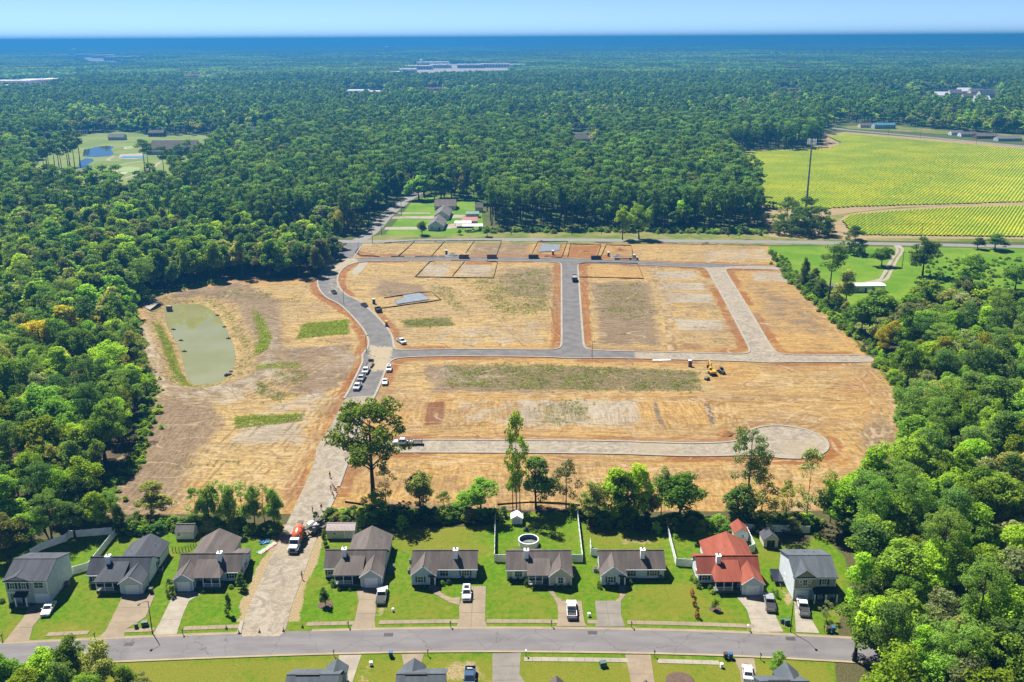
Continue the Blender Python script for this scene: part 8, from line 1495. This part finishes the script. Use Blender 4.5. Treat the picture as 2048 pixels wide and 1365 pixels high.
# ------------------------------------------------------------------ trees along the back of the plots, and garden planting
TL = [('broadleaf_tree', 'broad', 305, 1038, 958, 78, 'leaf_olive', 'olive broadleaf tree standing alone at the lower left of the bare soil'),
      ('broadleaf_tree', 'broad', 843, 1028, 935, 78, 'leaf_olive', 'olive tree right of the big oak behind the light blue house'), ('broadleaf_tree', 'sparse', 772, 1015, 932, 44, 'leaf_olive', 'thin tree growing against the right side of the big oak'), ('broadleaf_tree', 'bush', 752, 1036, 985, 70, 'leaf_mid', 'leafy undergrowth tree at the foot of the big oak'), ('broadleaf_tree', 'sparse', 889, 1032, 984, 40, 'leaf_mid', 'small thin tree left of the bushy tree by the pool yard'),
      ('broadleaf_tree', 'broad', 960, 1034, 950, 86, 'leaf_mid', 'bushy mid green tree left of the pool yard fence'), ('broadleaf_tree', 'broad', 1072, 1018, 903, 84, 'leaf_dark', 'dark dense tree right of the tall three-stemmed tree'), ('broadleaf_tree', 'sparse', 1132, 1015, 918, 62, 'leaf_grey', 'thin grey-green tree in the right back corner of the pool yard'), ('broadleaf_tree', 'broad', 1185, 1042, 953, 74, 'leaf_olive', 'loose olive tree just right of the pool yard fence'),
      ('broadleaf_tree', 'column', 1228, 1042, 938, 66, 'leaf_bright', 'bright narrow tree, left of three behind the white house'), ('broadleaf_tree', 'column', 1252, 1046, 938, 60, 'leaf_mid', 'bright narrow tree, middle of three behind the white house'), ('broadleaf_tree', 'column', 1276, 1042, 922, 58, 'leaf_bright', 'bright narrow tree, right of three behind the white house'), ('broadleaf_tree', 'sparse', 1322, 1035, 932, 52, 'leaf_grey', 'thin pale tree left of the round tree by the white fence'), ('broadleaf_tree', 'broad', 1356, 1048, 924, 108, 'leaf_mid', 'full round tree left of the tall pine behind the houses'),
      ('broadleaf_tree', 'column', 1478, 1046, 965, 70, 'leaf_dark', 'dark ivy-clad tree at the foot of the tall pine'), ('broadleaf_tree', 'sparse', 1522, 1048, 950, 84, 'leaf_olive', 'loose olive tree right of the tall pine'), ('broadleaf_tree', 'sparse', 1570, 1044, 958, 34, 'leaf_mid', 'thin small-crowned tree behind the dark shed'), ('broadleaf_tree', 'sparse', 1612, 1052, 896, 66, 'leaf_grey', 'tall half-bare tree below the turning circle'), ('broadleaf_tree', 'sparse', 1660, 1046, 944, 48, 'leaf_bright', 'thin bright tree right of the half-bare tree'), ('broadleaf_tree', 'column', 1735, 1045, 898, 84, 'leaf_bright', 'bright yellow-green tree at the lower right corner of the soil'),
      ('broadleaf_tree', 'broad', 1690, 1072, 978, 150, 'leaf_dark', 'large dark tree behind the right two-storey house'), ('pine_tree', 'pine_wide', 1832, 892, 768, 124, 'needle_light', 'flat-topped spreading pine at the right edge of the soil'), ('broadleaf_tree', 'broad', 1295, 1040, 972, 58, 'leaf_olive', 'low olive tree between the narrow trees and the round tree'), ('broadleaf_tree', 'column', 240, 1068, 1005, 30, 'leaf_dark', 'dark narrow tree behind the corner of the left white fence')]
for a in TL: tree_px(*a[:5], a[5] * 1.2, *a[6:])
for i, (bx, by, tp) in enumerate(((395, 1052, 975), (420, 1056, 953), (441, 1052, 960), (464, 1056, 954), (487, 1052, 962), (510, 1056, 964), (531, 1052, 967), (549, 1060, 962))): tree_px('pine_sapling', ('sparse', 'broad')[i % 2], bx, by, tp + 4 * (i % 2), 54, 'needle_light', f'slender young pine behind the blue house, {["first", "second", "third", "fourth", "fifth", "sixth", "seventh", "eighth"][i]} from the left', 'slender young pines')
tree_px('oak_tree', 'oak_open', 748, 1003, 794, 180, 'leaf_mid', 'big spreading oak with bare trunk above the dirt road', var=0, rz=0.4)
p = gp(1502, 1040); tree_px('pine_tree', 'pine_wide', 1492, 1040, 850, 108, 'needle', 'tall dark pine in front of the turning circle', var=0)
v = None
for i, (bx, by, tp, w) in enumerate(((1026, 1021, 835, 52), (1033, 1022, 822, 62), (1040, 1020, 870, 54))): tree_px('tall_tree', 'sparse', bx, by, tp, w, 'leaf_bright', f'tall slender stem of the clump in the pool yard, {["left", "middle", "right"][i]} one', 'tall stems in the pool yard')
# single trees on the meadow and round the tower
MT = [('bush', 1707, 508, 450, 76, 'leaf_dark', 'dark round tree at the meadow edge by the road'), ('broad', 1763, 533, 489, 56, 'leaf_mid', 'low spreading tree on the meadow left of the farm drive'), ('broad', 1845, 552, 465, 84, 'leaf_dark', 'big dark tree on the meadow right of the farm drive'), ('pine', 1656, 612, 482, 66, 'needle', 'tall pine at the right edge of the site before the meadow'), ('column', 1607, 575, 512, 24, 'leaf_dark', 'dark narrow conifer at the upper right corner of the site'), ('broad', 1690, 612, 536, 66, 'leaf_olive', 'olive tree in front of the mobile home'), ('broad', 1990, 500, 464, 64, 'leaf_dark', 'dark tree at the far right of the north road'), ('broad', 1955, 499, 473, 38, 'leaf_dark', 'small dark tree left of the far right road tree'), ('broad', 1935, 580, 502, 76, 'leaf_mid', 'upright tree on the right part of the meadow'), ('broad', 1920, 610, 545, 60, 'leaf_dark', 'dark tree below the upright meadow tree'), ('broad', 2030, 580, 520, 60, 'leaf_mid', 'tree at the right edge of the meadow'),
      ('bush', 1574, 460, 392, 84, 'leaf_dark', 'dark tree left of the cell tower foot'), ('bush', 1598, 470, 410, 84, 'leaf_dark', 'dark tree in front of the cell tower foot'), ('bush', 1638, 470, 410, 82, 'leaf_dark', 'dark tree right of the cell tower foot'), ('bush', 1612, 450, 390, 84, 'leaf_mid', 'tree behind the cell tower'), ('bush', 1652, 462, 430, 44, 'leaf_mid', 'lower tree at the right end of the tower clump'), ('bush', 1560, 470, 425, 40, 'leaf_mid', 'lower tree at the left end of the tower clump'), ('bush', 1533, 436, 425, 18, 'leaf_dark', 'small dark bush beside the pine belt end'),
      ('broad', 845, 471, 440, 36, 'leaf_dark', 'dark bush tree in front of the nearest long house'), ('broad', 975, 474, 450, 24, 'leaf_mid', 'small tree at the roadside right of the carports'), ('broad', 920, 470, 457, 16, 'leaf_mid', 'small round tree left of the nearest carport'), ('pine', 290, 345, 277, 34, 'needle', 'tall pine standing alone by the golf pond path'), ('pine', 300, 345, 283, 30, 'needle', 'second tall pine by the golf pond path'), ('broad', 1278, 478, 396, 60, 'leaf_bright', 'bright yellow-green tree in the front of the pine belt'), ('broad', 1245, 480, 404, 44, 'leaf_bright', 'smaller bright tree in the front of the pine belt'), ('broad', 679, 470, 418, 40, 'leaf_yellow', 'yellow-green topped tree left of the road junction')]
for k, bx, by, tp, w, lf, lb in MT: tree_px('pine_tree' if k == 'pine' else 'bush' if lb.startswith('small dark bush') else 'broadleaf_tree', k, bx, by, tp, w, lf, lb)
for i, (bx, by) in enumerate(((90, 352), (100, 350), (112, 349), (125, 347), (138, 345), (150, 343), (95, 338), (118, 335), (140, 333), (70, 357), (60, 380), (45, 385), (30, 390), (160, 330), (330, 362), (345, 358), (362, 355), (380, 352), (400, 350), (420, 345), (440, 340), (350, 372))): tree_px('pine_tree', 'pine', bx, by, by - 62 - 6 * (i % 3), 34, 'needle', 'dark pine with bare trunk in the groves on the golf course', 'pines on the golf course', lod=1)
# gardens
GB = [('garden_bush', 'bush', 341, 1190, 1157, 28, 'leaf_dark', 'dark round bush at the left corner of the blue house'), ('garden_bush', 'cone', 483, 1179, 1143, 26, 'leaf_dark', 'dark egg-shaped bush at the right corner of the blue house'), ('garden_tree', 'cone', 458, 1229, 1184, 19, 'leaf_dark', 'slim dark conifer on the lawn left of the dirt road'), ('garden_tree', 'broad', 651, 1212, 1174, 30, 'leaf_dark', 'small dark tree in a mulch bed right of the dirt road'), ('garden_tree', 'broad', 1430, 1220, 1196, 22, 'leaf_mid', 'small shrub tree on the lawn of the red-roofed house'), ('garden_bush', 'bush', 1384, 1192, 1176, 14, 'leaf_red', 'reddish bush nearest the house in the row of three'), ('garden_bush', 'bush', 1389, 1212, 1196, 13, 'leaf_red', 'middle reddish bush in the row of three'), ('garden_bush', 'bush', 1394, 1236, 1217, 15, 'leaf_red', 'reddish bush nearest the street in the row of three'), ('garden_tree', 'sparse', 1652, 1242, 1202, 32, 'leaf_grey', 'grey-green small tree before the right two-storey house'), ('street_tree', 'bush', 1556, 1343, 1302, 54, 'leaf_mid', 'small round tree on the near lawn above the grey roof'), ('garden_bush', 'cone', 649, 1092, 1058, 18, 'leaf_mid', 'conical bush left of the mauve-roofed shed'), ('garden_bush', 'bush', 1198, 1176, 1162, 14, 'leaf_mid', 'clipped round bush at the left corner of the white house'), ('garden_bush', 'bush', 1000, 0, 0, 0, '', '')]
for a in GB[:-1]: tree_px(*a)
def hedge(spots, leaf, what, group):
    for i, (px, py, h, w) in enumerate(spots):
        p = gp(px, py); tree('garden_bush', 'bush', p[0], p[1], h, w, leaf, what if isinstance(what, str) else what[i], group)
hedge([(1021, 1163, 1.0, 1.3), (1036, 1163, 0.9, 1.3), (1050, 1162, 1.0, 1.4), (1073, 1177, 1.0, 1.3), (1086, 1178, 0.9, 1.2), (1111, 1177, 1.0, 1.3), (1123, 1177, 1.0, 1.3), (1137, 1174, 1.2, 1.3), (1053, 1171, 1.5, 1.6)], 'leaf_dark', 'low dark bush along the front of the tan house', 'bushes along the tan house')
hedge([(885, 1170, 1.0, 1.8), (897, 1168, 1.0, 1.8), (925, 1160, 1.0, 1.6), (940, 1158, 1.0, 1.6), (957, 1160, 1.6, 1.8), (838, 1176, 0.7, 1.4), (850, 1177, 0.7, 1.3)], 'leaf_dark', 'low dark bush along the front of the light blue house', 'bushes along the light blue house')
hedge([(1216, 1175, 1.1, 1.3), (1233, 1175, 1.1, 1.3), (1260, 1168, 1.0, 1.4), (1275, 1165, 0.9, 1.4), (1321, 1160, 1.2, 1.8), (1333, 1157, 1.3, 1.9)], 'leaf_dark', 'low dark bush along the front of the white gabled house', 'bushes along the white gabled house')
hedge([(1392, 1166, 1.3, 1.8), (1397, 1176, 1.2, 1.6), (1420, 1180, 1.2, 1.5), (1425, 1187, 0.9, 1.6), (1520, 1160, 1.5, 1.2), (1553, 1195, 1.8, 1.5), (1545, 1188, 1.2, 1.4), (1383, 1160, 1.3, 1.4)], 'leaf_mid', 'small green bush beside the red-roofed house', 'bushes round the red-roofed house')
hedge([(30, 1212, 1.0, 1.4), (22, 1214, 0.9, 1.3), (5, 1205, 0.9, 1.8), (181, 1175, 1.8, 0.9), (297, 1180, 1.0, 1.2), (666, 1172, 1.6, 1.8), (1650, 1203, 1.0, 1.5), (1665, 1203, 1.0, 1.5), (407, 1186, 0.7, 1.4), (425, 1185, 0.7, 1.4), (462, 1176, 0.8, 1.6), (680, 1181, 0.6, 1.2), (700, 1181, 0.6, 1.2)], 'leaf_dark', 'low dark front-garden bush by a house wall', 'front-garden bushes')
# bottom left corner wood and lower right wood edge (large in the picture)
for i, (px, py, tp, w, lf) in enumerate(((30, 1405, 1302, 110, 'leaf_mid'), (95, 1400, 1288, 105, 'leaf_bright'), (150, 1385, 1262, 100, 'leaf_mid'), (205, 1392, 1270, 95, 'leaf_olive'), (250, 1400, 1322, 70, 'leaf_mid'), (130, 1420, 1310, 90, 'leaf_dark'), (0, 1380, 1310, 80, 'leaf_olive'), (60, 1440, 1330, 110, 'leaf_bright'), (180, 1440, 1330, 100, 'leaf_mid'), (290, 1410, 1345, 50, 'leaf_grey'))): tree_px('broadleaf_tree', 'broad' if lf != 'leaf_grey' else 'sparse', px, py, tp, w, lf, f'{LEAF_WORD[lf]} tree of the bottom left thicket, {["first", "second", "third", "fourth", "fifth", "sixth", "seventh", "eighth", "ninth", "tenth"][i]} counted along it', 'trees of the bottom left thicket')
tree_px('bare_shrub', 'sparse', 147, 1372, 1278, 44, 'leaf_grey', 'half-dead grey shrub in front of the bottom left thicket')
for i, (k, px, py, tp, w, lf) in enumerate((('broad', 60, 1100, 1012, 96, 'leaf_mid'), ('pine_wide', 105, 1088, 985, 84, 'needle_light'), ('broad', 150, 1076, 990, 82, 'leaf_dark'), ('broad', 195, 1066, 972, 78, 'leaf_bright'), ('broad', 20, 1118, 1010, 100, 'leaf_olive'), ('pine_wide', 228, 1052, 980, 56, 'needle_light'))): tree_px('pine_tree' if 'pine' in k else 'broadleaf_tree', k, px, py, tp, w, lf, '%s tree leaning over the left white fence, %s from the left' % (LEAF_WORD[lf], ['second', 'third', 'fourth', 'fifth', 'first', 'sixth'][i]))
# bushes below the tree row behind the plots
rng = np.random.default_rng(77)
def thicket(label, P, h0, h1, leafs, rng, name='undergrowth', wf=0.8):
    L_ = []
    for lf in leafs: tm, cm, _ = PROTO[('bush', 1)][len(L_) % 2]; L_.append((tm, cm, lf, 'bark'))
    n = len(P); H = (h0 + (h1 - h0) * rng.random(n)); o = points_forest(name, P, H / 10, H * wf / 9.2 * (0.9 + 0.9 * rng.random(n)), L_, rng.integers(0, len(L_), n), label, rng); o['category'] = 'undergrowth'
def along(pts, n, w):
    l = spline(G(pts), 1.5); i = rng.integers(0, len(l), n); return l[i] + rng.normal(size=(n, 2)) * w
thicket('leafy undergrowth along the back of the house plots', np.vstack([along([(690, 1040), (800, 1040), (985, 1035)], 120, 1.3), along([(1170, 1035), (1250, 1050), (1400, 1055), (1620, 1052)], 170, 1.6), along([(250, 1062), (380, 1056), (560, 1062)], 90, 1.5), along([(640, 1035), (690, 1045)], 10, 0.8)]), 1.0, 3.2, ['leaf_mid', 'leaf_dark', 'leaf_olive', 'leaf_bright'], rng, wf=1.1)
thicket('tall weeds along the foot of the right wood', np.vstack([along([(1545, 505), (1600, 572), (1640, 608), (1700, 662), (1745, 700), (1795, 765), (1812, 850), (1805, 940)], 520, 1.6)]), 0.8, 2.6, ['leaf_bright', 'leaf_mid', 'leaf_mid'], rng, wf=1.2)
thicket('tall weeds along the foot of the left wood', np.vstack([along([(205, 1020), (235, 960), (272, 925), (286, 870), (300, 795), (285, 725), (264, 650), (262, 615)], 420, 1.5), along([(262, 612), (330, 584), (450, 560)], 160, 2.0)]), 0.5, 1.5, ['leaf_bright', 'leaf_bright', 'leaf_mid'], rng, wf=1.5)
thicket('scrub in front of the pine belt', np.vstack([along([(970, 463), (1200, 462), (1520, 467)], 420, 3.0)]), 0.8, 2.6, ['leaf_mid', 'leaf_bright', 'leaf_olive'], rng, wf=1.4)
thicket('scattered bushes on the right meadow', np.vstack([G([(1850 + 190 * rng.random(), 515 + 70 * rng.random()) for _ in range(240)])]), 0.5, 1.8, ['leaf_mid', 'leaf_bright'], rng, wf=1.6)
thicket('low trees hiding the foot of the right wood edge', np.vstack([along([(1600, 560), (1640, 590), (1700, 640)], 30, 3.0), along([(1800, 632), (1900, 640), (2040, 655)], 60, 5.0)]), 4, 8, ['leaf_dark', 'leaf_mid', 'leaf_olive'], rng, wf=0.9)
# weeds on the bare soil
def tuft(seed, n=26):
    r = np.random.default_rng(seed); C = r.normal(size=(n, 3)) * (0.35, 0.35, 0.12) + (0, 0, 0.22); V, F = quads_from(C, r.normal(size=(n, 3)) + (0, 0.3, 0.4), 0.2, r, 0.4); me = bpy.data.meshes.new('tuft'); me.from_pydata([tuple(p) for p in V], [], [tuple(f) for f in F]); me.materials.append(M['leaf_olive']); me.update(); return me
TF = [tuft(s) for s in range(3)]
def weeds(name, Pa, prob, n, s0, s1, leafs, label, seed):
    r = np.random.default_rng(seed); pr = np.clip(prob, 0, None); pr = pr / pr.sum(); k = r.choice(len(Pa), n, p=pr); Q = Pa[k] + r.normal(size=(n, 2)) * 0.4; L_ = [(None, TF[i % 3], lf, None) for i, lf in enumerate(leafs)]
    S_ = s0 + (s1 - s0) * r.random(n) ** 2; zz = Z[k]; o = points_forest(name, Q, S_ * 1.1, S_, L_, r.integers(0, len(L_), n), label, r); o['category'] = 'weeds'
    co = np.c_[Q, zz].astype(np.float32); o.data.vertices.foreach_set('co', co.ravel())
patchy = smooth01((vnoise(P, 7, 51) - 0.4) * 4) * smooth01((vnoise(P, 2.2, 52) - 0.3) * 3); okm = (rd > 1.5) & (sd_site < -1)
weeds('weeds', P, np.where(okm, A['m_weed'] ** 2 * (0.35 + patchy), 0), 9000, 0.35, 1.0, ['leaf_olive', 'leaf_grey', 'leaf_grey'], 'scattered grey-green weeds on the bare lots', 1); weeds('grass_patch', P, np.where(okm & (dp > 2), A['m_grass'] ** 2, 0), 6000, 0.4, 0.9, ['leaf_bright', 'leaf_olive', 'leaf_olive'], 'patches of sown green grass on the site', 2); weeds('weeds', P, np.where(okm, patchy ** 3 * (0.15 + A['m_straw']), 0), 1500, 0.35, 0.9, ['leaf_olive', 'leaf_grey'], 'single weeds sprouting over the straw', 3)
# ------------------------------------------------------------------ the air between
t = bpy.data.materials.new('haze_air'); t.use_nodes = True; M['haze_air'] = t; nt = t.node_tree; nt.nodes.remove(nt.nodes['Principled BSDF'])
pv = nt.nodes.new('ShaderNodeVolumePrincipled'); pv.inputs['Color'].default_value = (0.03, 0.185, 0.44, 1); pv.inputs['Density'].default_value = 0.00026; pv.inputs['Anisotropy'].default_value = 0.3
pv.inputs['Absorption Color'].default_value = (0, 0, 0, 1)
nt.links.new(pv.outputs[0], nt.nodes['Material Output'].inputs['Volume'])
b = MB(); b.box(-60500, 60500, -2100, 60500, -5.0, 128.0); hz = b.build('haze', 'haze_air'); hz['kind'] = 'stuff'; hz['label'] = 'blue summer haze lying over the whole plain'; hz['category'] = 'haze'
